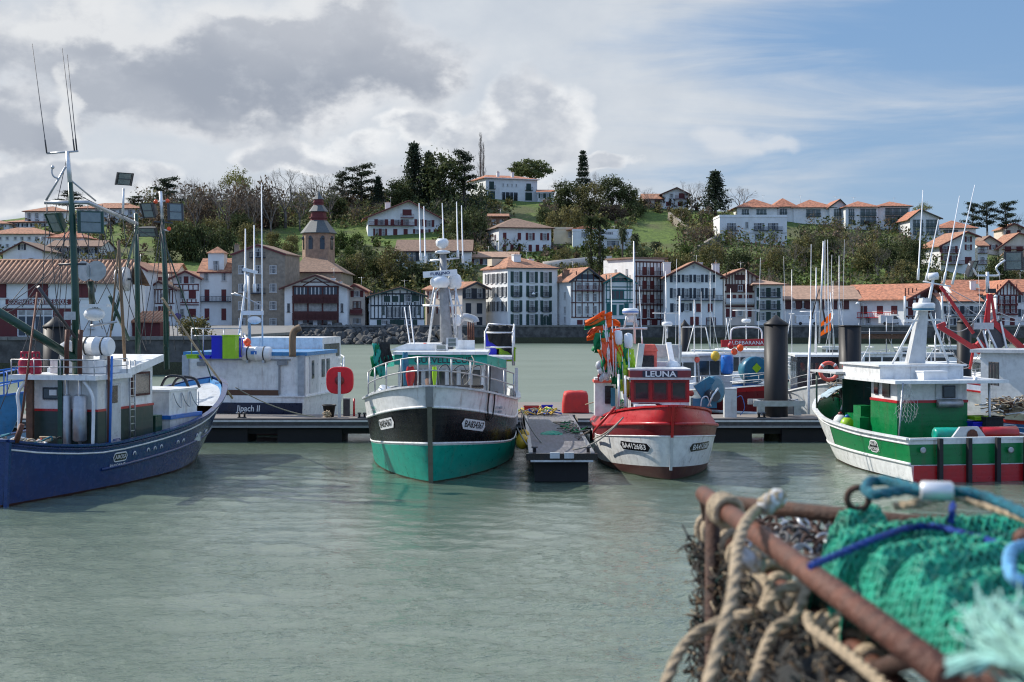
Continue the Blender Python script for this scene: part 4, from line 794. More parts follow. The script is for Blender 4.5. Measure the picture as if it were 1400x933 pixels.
        for i in range(46):
            a = i*2.4; up = 1-i/23; L = rn.uniform(1.7, 2.3); p0 = Vector((.05, 0, 8.5)); pr = p0; side = Vector((-math.sin(a), math.cos(a), 0))
            for s in range(1, 6):
                f = s/5; q = p0+Vector((math.cos(a), math.sin(a), 0))*L*f*(1-abs(up)*.35)+Vector((0, 0, L*(up*.7*f-.55*f*f))); w = .34*math.sin(math.pi*min(.95, f*.8+.15))
                for sg in (-1, 1):
                    c.add([pr, q, q+side*sg*w-Vector((0, 0, w*.5)), pr.lerp(q, .4)+side*sg*w*.9-Vector((0, 0, w*.4))], [(0, 1, 2, 3)], L_PALM)
                pr = q
        for _ in range(90): leaf(c, Vector((rn.gauss(0, .3), rn.gauss(0, .3), rn.uniform(6.9, 8.3))), .2, BROWN, rn)
    elif kind == 'ivy':       # palm trunk thick with ivy
        t.tube([(0, 0, -.5), (.05, 0, 3), (0, .05, 9)], [.30, .24, .2], BARK, 8)
        for i in range(22): cloud(c, (rn.uniform(-.35, .35), rn.uniform(-.35, .35), i*.36+.3), (.95, .95, .5), 3, 26, .2, L_EVER, rn, .6, shell=0)
        for i in range(40):
            a = i*2.4; up = 1-i/20; q = Vector((0, 0, 9)); e = q+Vector((math.cos(a)*1.6, math.sin(a)*1.6, up*1.1-.3)); sd = Vector((-math.sin(a), math.cos(a), 0))*.26; c.add([q, q.lerp(e, .5)+sd+Vector((0, 0, .25)), e, q.lerp(e, .5)-sd+Vector((0, 0, .25))], [(0, 1, 2, 3)], L_PALM)
    elif kind in ('bush', 'olivebush', 'brownbush', 'greenbush'):
        m = {'bush': L_EVER, 'olivebush': L_OLIVE, 'brownbush': L_BROWN, 'greenbush': L_MID}[kind]
        t.tube([(0, 0, -1), (.2, 0, 3), (0, 0, 6)], [.3, .2, .1], BARK, 5); cloud(c, (0, 0, 4.2), (5.6, 5.6, 5.2), 42, 46, .55, m, rn, .36)
        for i in range(6): branch(c, Vector((0, 0, 2)), Vector((rn.uniform(-.8, .8), rn.uniform(-.8, .8), 1)).normalized(), 2.8, .06, 3, rn, BARK, .6, 2)
    to = t.build('trunk'); co = c.build('crown'); PROTO[k] = (to.data, co.data)
    bpy.data.objects.remove(to); bpy.data.objects.remove(co); return PROTO[k]
PW = {'bare': 7.6, 'sparse': 7.4, 'round': 7.6, 'oak': 8.4, 'pine': 6.0, 'cedar': 7.4, 'umbrella': 11.6, 'norfolk': 3.8, 'poplar': 2.7, 'palm': 4.2, 'ivy': 3.4, 'bush': 12.5, 'olivebush': 12.5, 'brownbush': 12.5, 'greenbush': 12.5}
CATN = {'bare': 'bare_tree', 'sparse': 'budding_tree', 'round': 'evergreen_tree', 'oak': 'oak_tree', 'pine': 'conifer_tree', 'cedar': 'cedar_tree', 'umbrella': 'umbrella_pine_tree', 'norfolk': 'norfolk_pine_tree', 'poplar': 'poplar_tree', 'palm': 'palm_tree', 'ivy': 'ivy_covered_palm_tree', 'bush': 'bush', 'olivebush': 'bush', 'brownbush': 'bush', 'greenbush': 'bush'}
def tree(kind, px, top, base, wid, label, seed=0, Y=None, group=None, sink=0.0):
    q = ground_at(px, base) if Y is None else P(px, base, Y); hgt = (base-top)*q.y/F; sx = wid*q.y/F/PW[kind]; tm, cm = proto(kind, seed)
    hz = hgt/10 if kind not in ('bush', 'olivebush', 'brownbush', 'greenbush') else hgt/9.6
    o = T(CATN[kind], label, 'bush' if 'bush' in kind else 'tree', q-Vector((0, 0, sink)), rnd.uniform(0, 6.28), group); o.scale = (sx, sx, hz)
    child('trunk', tm, o, (0, 0, 0)); child('crown', cm, o, (0, 0, 0)); return o
TR = [
 ('cedar', 97, 262, 292, 44, 'flat topped dark cedar above the left skyline flats', 0),
 ('cedar', 185, 268, 296, 34, 'small dark pine over the roof of the balcony flats', 1),
 ('cedar', 228, 243, 300, 42, 'dark layered cedar just right of the raised floodlight'),
 ('bare', 258, 233, 306, 44, 'bare tree between the layered cedar and the brown thicket', 1), ('bare', 280, 236, 306, 40, 'thin bare tree second right of the layered cedar', 2), ('bare', 300, 228, 310, 54, 'bare tree left of the budding yellow green tree', 0),
 ('sparse', 326, 219, 306, 50, 'budding tree with yellow green crown on the left skyline'), ('bare', 348, 232, 304, 42, 'slim bare tree right of the budding yellow green tree', 2), ('bare', 390, 209, 312, 84, 'largest bare tree, spreading, on the left skyline', 0), ('bare', 436, 220, 296, 62, 'wide bare tree above the church spire', 1), ('bare', 415, 234, 300, 44, 'bare tree directly left of the church spire', 2),
 ('cedar', 468, 236, 292, 36, 'narrow dark cedar right of the church spire'), ('cedar', 494, 226, 290, 52, 'spreading dark cedar above the chalet, left of the conifer group', 1), ('pine', 517, 240, 290, 26, 'small pointed conifer beside the spreading cedar'), ('round', 455, 262, 300, 44, 'low evergreen right behind the church spire'),
 ('pine', 566, 193, 284, 46, 'tall spiky conifer, left one of the dark conifer group'), ('round', 606, 195, 284, 70, 'biggest rounded dark evergreen in the conifer group on the hill', 0), ('cedar', 634, 207, 282, 46, 'dark cedar at the right edge of the conifer group'), ('pine', 586, 206, 284, 34, 'conifer in the middle of the dark group on the hill', 1), ('round', 548, 240, 290, 40, 'dark evergreen at the foot of the tall spiky conifer', 1),
 ('bare', 767, 235, 280, 36, 'bare tree between the villa and the tall araucaria'), ('norfolk', 797, 204, 282, 26, 'tall tiered araucaria on the hill right of the villa'), ('bare', 813, 222, 280, 30, 'bare tree just right of the tiered araucaria', 1),
 ('round', 776, 240, 292, 44, 'evergreen clump below the tiered araucaria', 0), ('oak', 805, 246, 296, 46, 'olive evergreen in front of the tiered araucaria'), ('round', 837, 236, 290, 42, 'dark round evergreen right of the tiered araucaria', 1), ('round', 859, 246, 288, 30, 'dark evergreen at the right end of the araucaria clump', 0),
 ('bare', 886, 250, 286, 32, 'small bare tree behind the skyline wing with tile roof', 2), ('bare', 946, 236, 292, 50, 'bare tree between the red balcony skyline house and the pointed conifer', 0), ('pine', 978, 232, 296, 46, 'dark pointed conifer between two bare trees above the white block', 0), ('bare', 1012, 244, 296, 56, 'spreading bare tree right of the dark pointed conifer', 1), ('bare', 968, 238, 292, 36, 'thin bare tree touching the pointed conifer', 2),
 ('sparse', 1263, 272, 312, 32, 'pale sparse tree behind the stepped orange roofs'), ('cedar', 1330, 277, 326, 28, 'flat topped pine, leftmost on the right skyline', 0), ('cedar', 1350, 276, 326, 34, 'flat topped pine in the middle of the right skyline group', 1), ('cedar', 1376, 276, 326, 36, 'broad flat topped pine on the right skyline', 0), ('bare', 1394, 284, 326, 30, 'bare tree at the right end of the skyline pines', 2),
 ('oak', 541, 334, 396, 54, 'dark olive tree in front of the long white house', 0), ('round', 516, 345, 392, 34, 'dark evergreen above the narrow pink house', 1), ('oak', 486, 342, 396, 36, 'olive tree beside the bell tower', 0), ('round', 575, 352, 396, 36, 'evergreen below the long white house', 0), ('palm', 606, 336, 392, 40, 'palm tree behind the trawler mast'),
 ('ivy', 808, 292, 388, 26, 'ivy clad palm, left one of the tall pair', 0), ('ivy', 820, 294, 390, 26, 'ivy clad palm, right one of the tall pair', 1), ('palm', 851, 300, 398, 20, 'tall slim palm left of the flat topped timbered building'), ('palm', 868, 309, 402, 22, 'second slim palm, nearer the flat topped timbered building', 1), ('palm', 897, 326, 366, 26, 'short palm at the edge of the wooded slope', 1),
 ('oak', 770, 335, 372, 30, 'small tree below the beige wing of the modern house', 0), ('greenbush', 624, 351, 378, 14, 'bright green small round bush left of the corner building', 0),
 ('round', 1246, 320, 384, 44, 'dark round evergreen under the stepped orange apartment block', 1), ('round', 1216, 322, 376, 38, 'evergreen under the white stair wall of the flats', 0), ('oak', 1236, 352, 404, 44, 'olive tree low on the slope, above the orange roofed hall', 0), ('brownbush', 1238, 330, 372, 30, 'brown bush between evergreens under the flats', 0), ('oak', 1186, 330, 382, 44, 'olive tree above the small bright meadow', 0), ('bare', 1166, 296, 352, 36, 'bare tree in front of the skyline flats', 1),
 ('round', 1364, 340, 404, 36, 'dark evergreen between the slope house and the far right houses', 0), ('round', 1274, 372, 412, 26, 'dark evergreen below the slope house with red balconies', 1), ('round', 1340, 366, 408, 40, 'dark evergreen under the small tiled annex', 1), ('oak', 1394, 364, 404, 34, 'olive tree at the right edge below the grey terrace', 0),
 ('oak', 1100, 318, 372, 42, 'olive tree right of the white flat roofed block', 0), ('round', 1132, 312, 368, 40, 'evergreen below the hipped apartment house', 0), ('oak', 1062, 336, 388, 40, 'olive tree in front of the white flat roofed block', 0), ('round', 1010, 338, 388, 44, 'evergreen under the left half of the white block', 1), ('oak', 972, 328, 384, 44, 'olive tree left of the white flat roofed block', 0), ('greenbush', 940, 336, 372, 30, 'light green bush at the end of the bright meadow', 0), ('brownbush', 962, 312, 334, 34, 'brown bush above the end of the bright meadow', 0),
 ('brownbush', 360, 252, 312, 44, 'brown leafless thicket under the largest bare tree', 0), ('brownbush', 330, 258, 318, 46, 'brown leafless bush under the budding tree', 0), ('brownbush', 275, 262, 320, 46, 'brown leafless bush above the long dark hedge', 0), ('round', 330, 284, 330, 34, 'evergreen at the right end of the long dark hedge', 0), ('brownbush', 230, 275, 330, 44, 'brown leafless bush behind the green mast floodlights', 0),
]
tree('poplar', 657, 183, 262, 20, 'tall bare poplar left of the hilltop villa', Y=508); tree('poplar', 661, 196, 262, 15, 'shorter bare poplar touching the tall one by the villa', seed=1, Y=512); tree('umbrella', 726, 218, 272, 60, 'pale green umbrella pine behind the hilltop villa', Y=522)
for t in TR: tree(*t[:6], seed=t[6] if len(t) > 6 else 0)
for px, top, base, wd, sd, lb in ((238, 240, 322, 44, 2, 'bare tree behind the green mast, left of the brown thicket'), (268, 246, 326, 46, 0, 'bare tree rising out of the brown bush above the hedge'), (312, 240, 328, 50, 1, 'bare tree in front of the budding yellow green tree'), (345, 246, 330, 46, 0, 'bare tree above the right end of the long hedge'), (370, 240, 322, 54, 2, 'bare tree just left of the largest bare tree, lower on the slope'), (410, 248, 316, 46, 0, 'low bare tree behind the church spire, on its left'), (452, 236, 306, 48, 2, 'bare tree above the low evergreen behind the spire'), (1150, 312, 372, 40, 0, 'bare tree below the narrow green timbered gable'), (1085, 318, 376, 44, 2, 'bare tree right below the white flat roofed block'), (1200, 326, 384, 44, 1, 'bare tree below the green glazed balconies')): tree('bare', px, top, base, wd, lb, seed=sd)
for i, (px, top, base, wd, kd, lb) in enumerate([
 (225, 306, 358, 40, 'bush', 'dark clipped evergreen forming the left end of the long hedge'), (252, 304, 358, 42, 'bush', 'dark clipped evergreen, second from the left in the long hedge'), (280, 306, 358, 42, 'bush', 'dark clipped evergreen in the middle of the long hedge'), (305, 310, 352, 38, 'bush', 'dark clipped evergreen forming the right end of the long hedge'),
 (245, 300, 334, 34, 'olivebush', 'sunlit olive bush on top of the long hedge, left'), (292, 300, 330, 40, 'olivebush', 'sunlit olive bush on top of the long hedge, right'), (340, 306, 344, 30, 'olivebush', 'olive bush between the hedge and the stone mansion'),
 (470, 352, 396, 34, 'bush', 'dark bush right beside the bell tower'), (498, 340, 388, 30, 'bush', 'dark bush below the terraced garden'), (560, 366, 398, 34, 'bush', 'dark bush above the green timbered house'), (648, 284, 330, 34, 'bush', 'dark bush under the villa brow, left'), (630, 290, 334, 34, 'bush', 'dark bush right of the chalet'), (748, 284, 316, 28, 'bush', 'round bush below the villa annex'), (760, 290, 330, 34, 'olivebush', 'olive bush below the villa annex, nearer the modern house'), (780, 282, 322, 40, 'olivebush', 'wide olive bush under the araucaria clump'), (635, 316, 338, 26, 'bush', 'dark bush between the chalet and the hipped house'),
 (866, 276, 296, 34, 'bush', 'dark shrub along the top of the meadow'), (838, 278, 300, 36, 'brownbush', 'brown shrub along the top of the meadow'), (930, 284, 306, 30, 'olivebush', 'olive shrub under the red balcony skyline house'), (905, 344, 398, 44, 'olivebush', 'olive bush above the broad white gable'), (935, 348, 398, 44, 'olivebush', 'olive bush above the chimney of the broad white gable'), (880, 340, 392, 34, 'bush', 'dark bush behind the flat topped building'), (620, 398, 416, 20, 'olivebush', 'low bush against the cream town house'),
 (454, 330, 352, 20, 'greenbush', 'small green bush on the grass right of the bell tower'), (466, 318, 340, 22, 'greenbush', 'small green bush in the terraced garden below the cedar'), (488, 320, 338, 22, 'greenbush', 'small green bush just left of the chalet'), (478, 338, 354, 18, 'greenbush', 'lowest small green bush in the terraced garden'), (398, 322, 346, 22, 'olivebush', 'olive bush on the grass left of the bell tower'), (374, 318, 340, 24, 'olivebush', 'olive bush on the grass above the stone mansion')]):
    tree(kd, px, top, base, wd, lb, seed=i % 2)
tree('olivebush', 268, 432, 466, 50, 'round olive bush on the left quay behind the white boat', Y=150, sink=.2)
# woodland that reads as one mass
def thicket(name, label, zones, seed):
    rn = random.Random(seed); mb = MB()
    for (x0, x1, t0, t1, n, hgt, ms) in zones:
        for _ in range(n):
            px = rn.uniform(x0, x1); py = rn.uniform(t0, t1); q = ground_at(px, py); m = rn.choice(ms); hh = hgt*rn.uniform(.6, 1.25)
            for _ in range(34):
                e = Vector((rn.gauss(0, .42), rn.gauss(0, .42), rn.uniform(-.1, 1))); leaf(mb, q+Vector((e.x*hh*.62, e.y*hh*.62, e.z*hh*(1-.25*e.x*e.x))), .55, m, rn)
            if m is L_BROWN or rn.random() < .25: branch(mb, q, Vector((rn.uniform(-.3, .3), rn.uniform(-.3, .3), 1)).normalized(), hh*.5, .08, 3, rn, BARKG, .6, 2)
    tag(mb.build(name), label, 'woodland', kind='stuff')
thicket('woodland', 'dense mixed undergrowth on the right hand slope below the flats', [(925, 1290, 338, 412, 330, 5.5, [L_EVER, L_EVER, L_OLIVE, L_BROWN, L_MID]), (1090, 1250, 312, 345, 110, 4.5, [L_EVER, L_OLIVE, L_BROWN]), (1270, 1400, 385, 416, 70, 4, [L_EVER, L_OLIVE])], 3)
thicket('woodland_belt', 'brown and dark green woodland belt under the bare skyline trees', [(190, 350, 275, 318, 170, 6.5, [L_BROWN, L_BROWN, L_OLIVE, L_EVER]), (350, 520, 276, 312, 190, 5.5, [L_BROWN, L_EVER, L_OLIVE, L_BROWN]), (520, 665, 268, 300, 120, 5, [L_EVER, L_DARK, L_EVER])], 5)
thicket('scrub', 'dark scrub behind the waterfront houses', [(465, 650, 368, 412, 120, 4, [L_EVER, L_EVER, L_OLIVE]), (755, 925, 372, 414, 130, 3.6, [L_EVER, L_OLIVE, L_OLIVE]), (600, 700, 300, 346, 70, 4, [L_EVER, L_BROWN]), (735, 830, 282, 306, 60, 4, [L_OLIVE, L_BROWN, L_EVER]), (180, 330, 372, 412, 30, 1.5, [L_OLIVE, L_MID]), (-20, 200, 300, 372, 150, 3.0, [L_OLIVE, L_BROWN, L_EVER]), (690, 905, 342, 374, 90, 2.4, [L_OLIVE, L_MID, L_EVER, L_BROWN]), (610, 665, 330, 362, 40, 3, [L_EVER, L_OLIVE]), (440, 540, 330, 372, 46, 2.2, [L_MID, L_OLIVE, L_EVER]), (640, 700, 276, 296, 30, 2.6, [L_EVER, L_OLIVE]), (760, 870, 300, 318, 40, 2.6, [L_OLIVE, L_BROWN, L_EVER]), (930, 1000, 300, 336, 70, 3.6, [L_BROWN, L_OLIVE, L_MID]), (860, 960, 276, 292, 36, 2.6, [L_BROWN, L_OLIVE])], 8)
# walls on the slope
mb = MB(); pts = [(742, 358), (770, 355), (800, 352), (836, 350)]
mb.grid([[P(x, y+d, 372+i*2) for i, (x, y) in enumerate(pts)] for d in (0, 12)], PLP); r = mb.build('garden_wall'); m_ = r.modifiers.new('thickness', 'SOLIDIFY'); m_.thickness = .5; tag(r, 'pale curved garden wall under the palms', 'wall')
mb = MB(); a = ground_at(915, 300); b = ground_at(942, 322); mb.bar(a+Vector((0, 0, .6)), b+Vector((0, 0, .6)), 1, 3.4, PLG); tag(mb.build('terrace_wall'), 'rough stone terrace wall under the skyline house', 'wall')
mb = MB(); a = ground_at(955, 348); b = ground_at(985, 330); mb.bar(a, b, 1, 5, PLG); tag(mb.build('terrace_wall'), 'grey stone terrace wall left of the white flat roofed block', 'wall')
# riprap: individual boulders sharing a few shapes
rocks = []
import bmesh
for k in range(7):
    bm = bmesh.new(); bmesh.ops.create_icosphere(bm, subdivisions=2, radius=1); rn = random.Random(k)
    pl = [(Vector((rn.gauss(0, 1), rn.gauss(0, 1), rn.gauss(0, 1))).normalized(), rn.uniform(.45, .8)) for _ in range(11)]
    for v in bm.verts:
        for n, d in pl:
            if v.co.dot(n) > d: v.co -= n*(v.co.dot(n)-d)
        v.co *= rn.uniform(.95, 1.05)
    me = bpy.data.meshes.new('boulder'); bm.to_mesh(me); bm.free(); me.materials.append(ROCKM); rocks.append(me)
rn = random.Random(12)
for i in range(265):
    px = rn.uniform(403, 640) if i < 225 else rn.uniform(402, 440); f = rn.random(); lim = interp([(400, 1), (560, 1), (640, .35)], px); f *= lim
    o = bpy.data.objects.new('boulder', rn.choice(rocks)); C.objects.link(o); X = (px-700)*289/F; o.location = (X, lerp(283.5, 293.5, f), lerp(-.1, 3.3, f)); s = rn.uniform(.75, 1.5); o.scale = (s*1.15, s, s*.75); o.rotation_euler = (rn.uniform(0, 6), rn.uniform(0, 6), rn.uniform(0, 6))
    tag(o, 'dark angular boulder in the riprap bank under the timbered houses', 'boulder', 'boulders of the riprap bank')
mb = MB(); mb.grid([[(-46, 282.5, -.6), (-28, 282.5, -.6), (-8, 287, -.6)], [(-46, 294, 2.9), (-28, 294, 2.9), (-8, 296, 1)]], STONE); tag(mb.build('bank'), 'dark rubble bed under the boulders', 'bank', kind='structure')
# lamp posts on the waterfront
for px, top, Yl, lb in ((737, 402, 296.9, 'slim street lamp with a round white head before the corner building'), (1369, 405, 289, 'slim street lamp before the red timber bays'), (1180, 415, 291, 'slim street lamp in front of the long warehouse')):
    q = P(px, 445, Yl); q.z = 3.8; hgt = (445-top)*Yl/F; r = T('street_lamp', lb, 'street lamp', q); mb = MB(); mb.tube([(0, 0, 0), (0, 0, hgt), (-.5, 0, hgt+.25), (-1.1, 0, hgt+.1)], [.09, .06, .05, .05], STEEL, 6); mb.build('pole', r, world=False); mb = MB(); mb.lathe([(.02, .35), (.28, .2), (.42, -.05), (.3, -.15)], RADOME, (-1.15, 0, hgt-.05), 10); mb.build('lamp_head', r, world=False)

# ------------------------------------------------------------------ boats
def curve(tab):
    """smooth monotone interpolation through (x, y) pairs"""
    n = len(tab); d = [(tab[i+1][1]-tab[i][1])/(tab[i+1][0]-tab[i][0]) for i in range(n-1)]
    m = [d[0]]+[0 if d[i-1]*d[i] <= 0 else 2*d[i-1]*d[i]/(d[i-1]+d[i]) for i in range(1, n-1)]+[d[-1]]
    def f(x):
        x = max(tab[0][0], min(tab[-1][0], x))
        for i in range(n-1):
            if x <= tab[i+1][0]:
                h = tab[i+1][0]-tab[i][0]; t = (x-tab[i][0])/h
                return tab[i][1]*(1+2*t)*(1-t)**2+m[i]*h*t*(1-t)**2+tab[i+1][1]*t*t*(3-2*t)-m[i+1]*h*t*t*(1-t)
        return tab[-1][1]
    return f
class Hull:
    def __init__(s, root, L, zs, bd, bw, rake=1.0, p=.8, srake=0.0, tumble=None, draft=.7):
        s.root, s.L, s.zs, s.bd, s.bw, s.rake, s.p, s.srake, s.tumble, s.draft = root, L, zs, bd, bw, rake, p, srake, tumble, draft
        s.S = [0, .04, .08, .14, .2, .28, .36, .44, .52, .6, .67, .73, .78, .82, .86, .89, .915, .935, .952, .966, .977, .986, .992, .996, .9985, 1.0]
    def pt(s, t, z, side, off=0.0):
        zs = s.zs(t); q = max(0.0, min(1.0, z/zs)); half = s.bw(t)+(s.bd(t)-s.bw(t))*q**s.p if z >= 0 else s.bw(t)*max(0.05, 1+z/(s.draft*1.6))**.6
        if s.tumble:
            zr, am = s.tumble; k = zr(t)
            if z > k: half -= am*(z-k)/max(.1, zs-k)*min(1, half/.9)
        half = max(0, half); x = t*s.L+s.rake*(z/s.zs(1))*t**9-s.srake*(z/s.zs(0))*(1-t)**9
        v = Vector((x, side*half, z))
        if off:
            e = .004; a = s.pt(max(0, t-e), z, side); b = s.pt(min(1, t+e), z, side); c = s.pt(t, z+.02, side); n = (b-a).cross(c-s.pt(t, z-.02, side)).normalized()
            if n.y*side < 0: n = -n
            v = v+n*off
        return v
    def shell(s, rows, name='hull', transom=True):
        """rows: [(z function, material of the band up to the next row)...]"""
        mb = MB()
        if rows[1][0](.5) > .1: rows = [rows[0], (lambda t: -.02, WEED), (lambda t: .055, rows[0][1])]+rows[1:]      # weed along the waterline
        for side in (1, -1):
            for (f0, m), (f1, _) in zip(rows, rows[1:]):
                n = 4
                g = [[s.pt(t, lerp(f0(t), f1(t), k/n), side) for t in s.S] for k in range(n+1)]
                if side < 0: g = g[::-1]
                mb.grid(g, m)
        if transom:
            for (f0, m), (f1, _) in zip(rows, rows[1:]):
                n = 3; g = []
                for k in range(n+1):
                    z = lerp(f0(0), f1(0), k/n); a = s.pt(0, z, -1); b = s.pt(0, z, 1); g.append([a.lerp(b, i/8)-Vector((.10*(1-(i/4-1)**2), 0, 0)) for i in range(9)])
                mb.grid(g[::-1], m)
        return mb.build(name, s.root, world=False)
    def deck(s, drop, m, inner, cap, th=.12, capw=.2, t0=0.0, t1=1.0, capm=None):
        mb = MB(); S = [t for t in s.S if t0 <= t <= t1]
        if drop:
            for side in (1, -1):
                ins = lambda t, z: Vector((s.pt(t, z, side).x-(th*2.5*t**20), side*max(0, abs(s.pt(t, z, side).y)-th), z))
                g = [[ins(t, s.zs(t)-drop*k/2) for t in S] for k in range(3)]
                mb.grid(g if side > 0 else g[::-1], inner)
            a, b = s.pt(0, s.zs(0), -1), s.pt(0, s.zs(0), 1)
            mb.quad(a+Vector((th, th, 0)), b+Vector((th, -th, 0)), b+Vector((th, -th, -drop)), a+Vector((th, th, -drop)), inner); mb.build('bulwark_lining', s.root, world=False); mb = MB()
        g = []
        for t in S:
            z = s.zs(t)-drop; h = max(.0, abs(s.pt(t, z, 1).y)-th*.9); x = s.pt(t, z, 1).x; g.append([Vector((x, h*(i/3-1), z+.04*(1-(i/3-1)**2))) for i in range(7)])
        mb.grid(g, m); mb.build('deck', s.root, world=False)
        if cap:
            mb = MB()
            for side in (1, -1):
                for u, v in zip(S, S[1:]):
                    p, q = s.pt(u, s.zs(u), side), s.pt(v, s.zs(v), side); mb.bar(p+Vector((0, 0, .03)), q+(q-p)*.02+Vector((0, 0, .03)), capw, .07, cap)
            mb.bar(s.pt(0, s.zs(0), -1)+Vector((0, 0, .032)), s.pt(0, s.zs(0), 1)+Vector((0, 0, .032)), capw, .07, cap); mb.build('cap_rail', s.root, world=False)
    def strake(s, fz, m, r=.06, t0=0.0, t1=1.0, name='rubbing_strake', both=(1, -1)):
        mb = MB(); S = [t for t in s.S if t0 <= t <= t1]
        for side in both: mb.tube([s.pt(t, fz(t), side) for t in S], r, m, 6)
        mb.build(name, s.root, world=False)
    def stem(s, m, z0, z1, w=.2, name='stem'):
        mb = MB(); n = 6; pts = [s.pt(1, lerp(z0, z1, i/n), 1)+Vector((.03, 0, 0)) for i in range(n+1)]
        for a, b in zip(pts, pts[1:]): mb.bar(a, b+(b-a)*.03, w, .14, m, up=(1, 0, 0))
        mb.build(name, s.root, world=False)
    def map2(s, t0, z0, side, slope=0.0):
        """flat lettering coordinates (x right as read from outside, y up) onto the shell"""
        N = 400; us = [1-(1-i/N)**2.2 for i in range(N+1)]; ps = [s.pt(u, z0, side) for u in us]; ac = [0.0]
        for a, b in zip(ps, ps[1:]): ac.append(ac[-1]+(b-a).length)
        tab = list(zip(ac, us)); l0 = interp(list(zip(us, ac)), t0); sg = -1 if side > 0 else 1
        return lambda x, y, off: s.pt(min(.9998, max(0, interp(tab, l0+sg*x))), z0+y+slope*x, side, off)
    def plate(s, t0, z0, side, w, h, plate_m, text, text_m, size, slope=0.0, rim=None, name='number_plate', bold=.02, sx=1.0):
        f = s.map2(t0, z0, side, slope); mb = MB(); n = 14
        def stad(wd, hd, off, m):
            r0 = []; r1 = []
            for i in range(n+1):
                x = -wd/2+wd*i/n; e = max(0, abs(x)-(wd/2-hd/2)); y = max(.02*hd, math.sqrt(max(0, (hd/2)**2-e*e))) if e > 0 else hd/2; r0.append(f(x, -y, off)); r1.append(f(x, y, off))
            mb.grid([r0, [a.lerp(b, .5) for a, b in zip(r0, r1)], r1], m)
        if rim: stad(w+.09, h+.09, .012, rim)
        if plate_m: stad(w, h, .020, plate_m)
        for k, tx in enumerate(text if isinstance(text, list) else [text]):
            oy = 0 if not isinstance(text, list) else ((len(text)-1)/2-k)*size*1.0
            mb.text(tx, size, text_m, lambda x, y: f(x*sx, y+oy, .032), bold)
        mb.build(name, s.root, world=False)
def rail(mb, pts, heights, m, r=.025, posts=None, up=1.0):
    for h in heights: mb.tube([Vector(p)+Vector((0, 0, h)) for p in pts], r, m, 6)
    for i in (posts if posts is not None else range(len(pts))): mb.tube([Vector(pts[i]), Vector(pts[i])+Vector((0, 0, up))], r, m, 6)
def line(name, label, cat, segs, m, r=.012, group=None):
    """cordage: each seg is a list of points"""
    mb = MB(); [mb.tube(sg, r, m, 5) for sg in segs]; return tag(mb.build(name), label, cat, group)
def flood(parent, c, face, m, w=.62, h=.48, d=.22, name='floodlight'):
    """a box floodlight with its lens, looking along face"""
    f = Vector(face).normalized(); x, y = frame_to(f); M = Matrix((x, f, y)).transposed().to_3x3(); mb = MB(); c = Vector(c)
    q = [(-w/2, 0, -h/2), (w/2, 0, -h/2), (w/2, 0, h/2), (-w/2, 0, h/2)]; b = [(-w*.36, -d, -h*.36), (w*.36, -d, -h*.36), (w*.36, -d, h*.36), (-w*.36, -d, h*.36)]
    mb.add([c+M @ Vector(v) for v in b+q], [(0, 1, 2, 3), (0, 4, 5, 1), (1, 5, 6, 2), (2, 6, 7, 3), (3, 7, 4, 0), (7, 6, 5, 4)], m)
    for s in (-1, 1): mb.bar(c+M @ Vector((s*(w/2+.03), .0, -h/2)), c+M @ Vector((s*(w/2+.03), .0, h/2)), .05, .06, m)
    o = mb.build(name, parent); l = MB(); l.add([c+M @ Vector((v[0]*.86, .012, v[2]*.86)) for v in q], [(3, 2, 1, 0)], LENS); l.bar(c+M @ Vector((-w*.42, .02, 0)), c+M @ Vector((w*.42, .02, 0)), .02, .02, m); l.build('lens', o); return o
def whip(parent, a, b, r=.022, m=RADOME, name='whip_antenna'):
    a, b = Vector(a), Vector(b); mb = MB(); mb.tube([a, a.lerp(b, .12), a.lerp(b, .13), b], [r*1.7, r*1.7, r, r*.6], m, 6); return mb.build(name, parent)
def canister(label, c, L, r, yaw, m=RADOME, grp=None):
    root = T('liferaft_canister', label, 'life raft', c, yaw, grp); mb = MB(); mb.lathe([(r*.82, -L/2), (r, -L/2+.08), (r, -.03), (r+.02, -.02), (r+.02, .02), (r, .03), (r, L/2-.08), (r*.82, L/2)], m, (0, 0, r+.12), 20, (1, 0, 0)); mb.build('shell', root, world=False)
    mb = MB()
    for x in (-L*.28, L*.28):
        mb = MB(); mb.lathe([(r+.012, x-.03), (r+.018, x-.03), (r+.018, x+.03), (r+.012, x+.03)], RUBBER, (0, 0, r+.12), 20, (1, 0, 0), caps=False); mb.box((x, 0, .08), (.08, r*1.7, .16), STEEL); mb.build('strap', root, world=False)
    mb = MB(); mb.box((-.05, -r-.002, r+.17), (.30, .015, .16), BLUE); mb.build('decal', root, world=False); return root
def window_strip(parent, a, b, z0, z1, n, fr, nrm, gap=.07, name='window'):
    """n panes from plan point a to b, each a part of the wheelhouse"""
    a, b, nrm = Vector(a), Vector(b), Vector(nrm).normalized(); d = (b-a)/n; u = d.normalized()
    for i in range(n):
        p, q = a+d*i+u*gap, a+d*(i+1)-u*gap; mb = MB(); mid = (p+q)/2
        mb.prism([p+Vector((0, 0, z0))+nrm*.004, q+Vector((0, 0, z0))+nrm*.004, q+Vector((0, 0, z1))+nrm*.004, p+Vector((0, 0, z1))+nrm*.004], (0, 0, 0), nrm*.02, WGLASS)
        for s0, s1 in ((z0-.03, z0), (z1, z1+.03)): mb.bar(Vector((p.x, p.y, (s0+s1)/2))-u*.03+nrm*.02, Vector((q.x, q.y, (s0+s1)/2))+u*.03+nrm*.02, .05, .05, fr)
        for e in (p-u*.015, q+u*.015): mb.bar(e+Vector((0, 0, z0))+nrm*.02, e+Vector((0, 0, z1))+nrm*.02, .05, .05, fr, up=nrm)
        mb.build(name, parent)
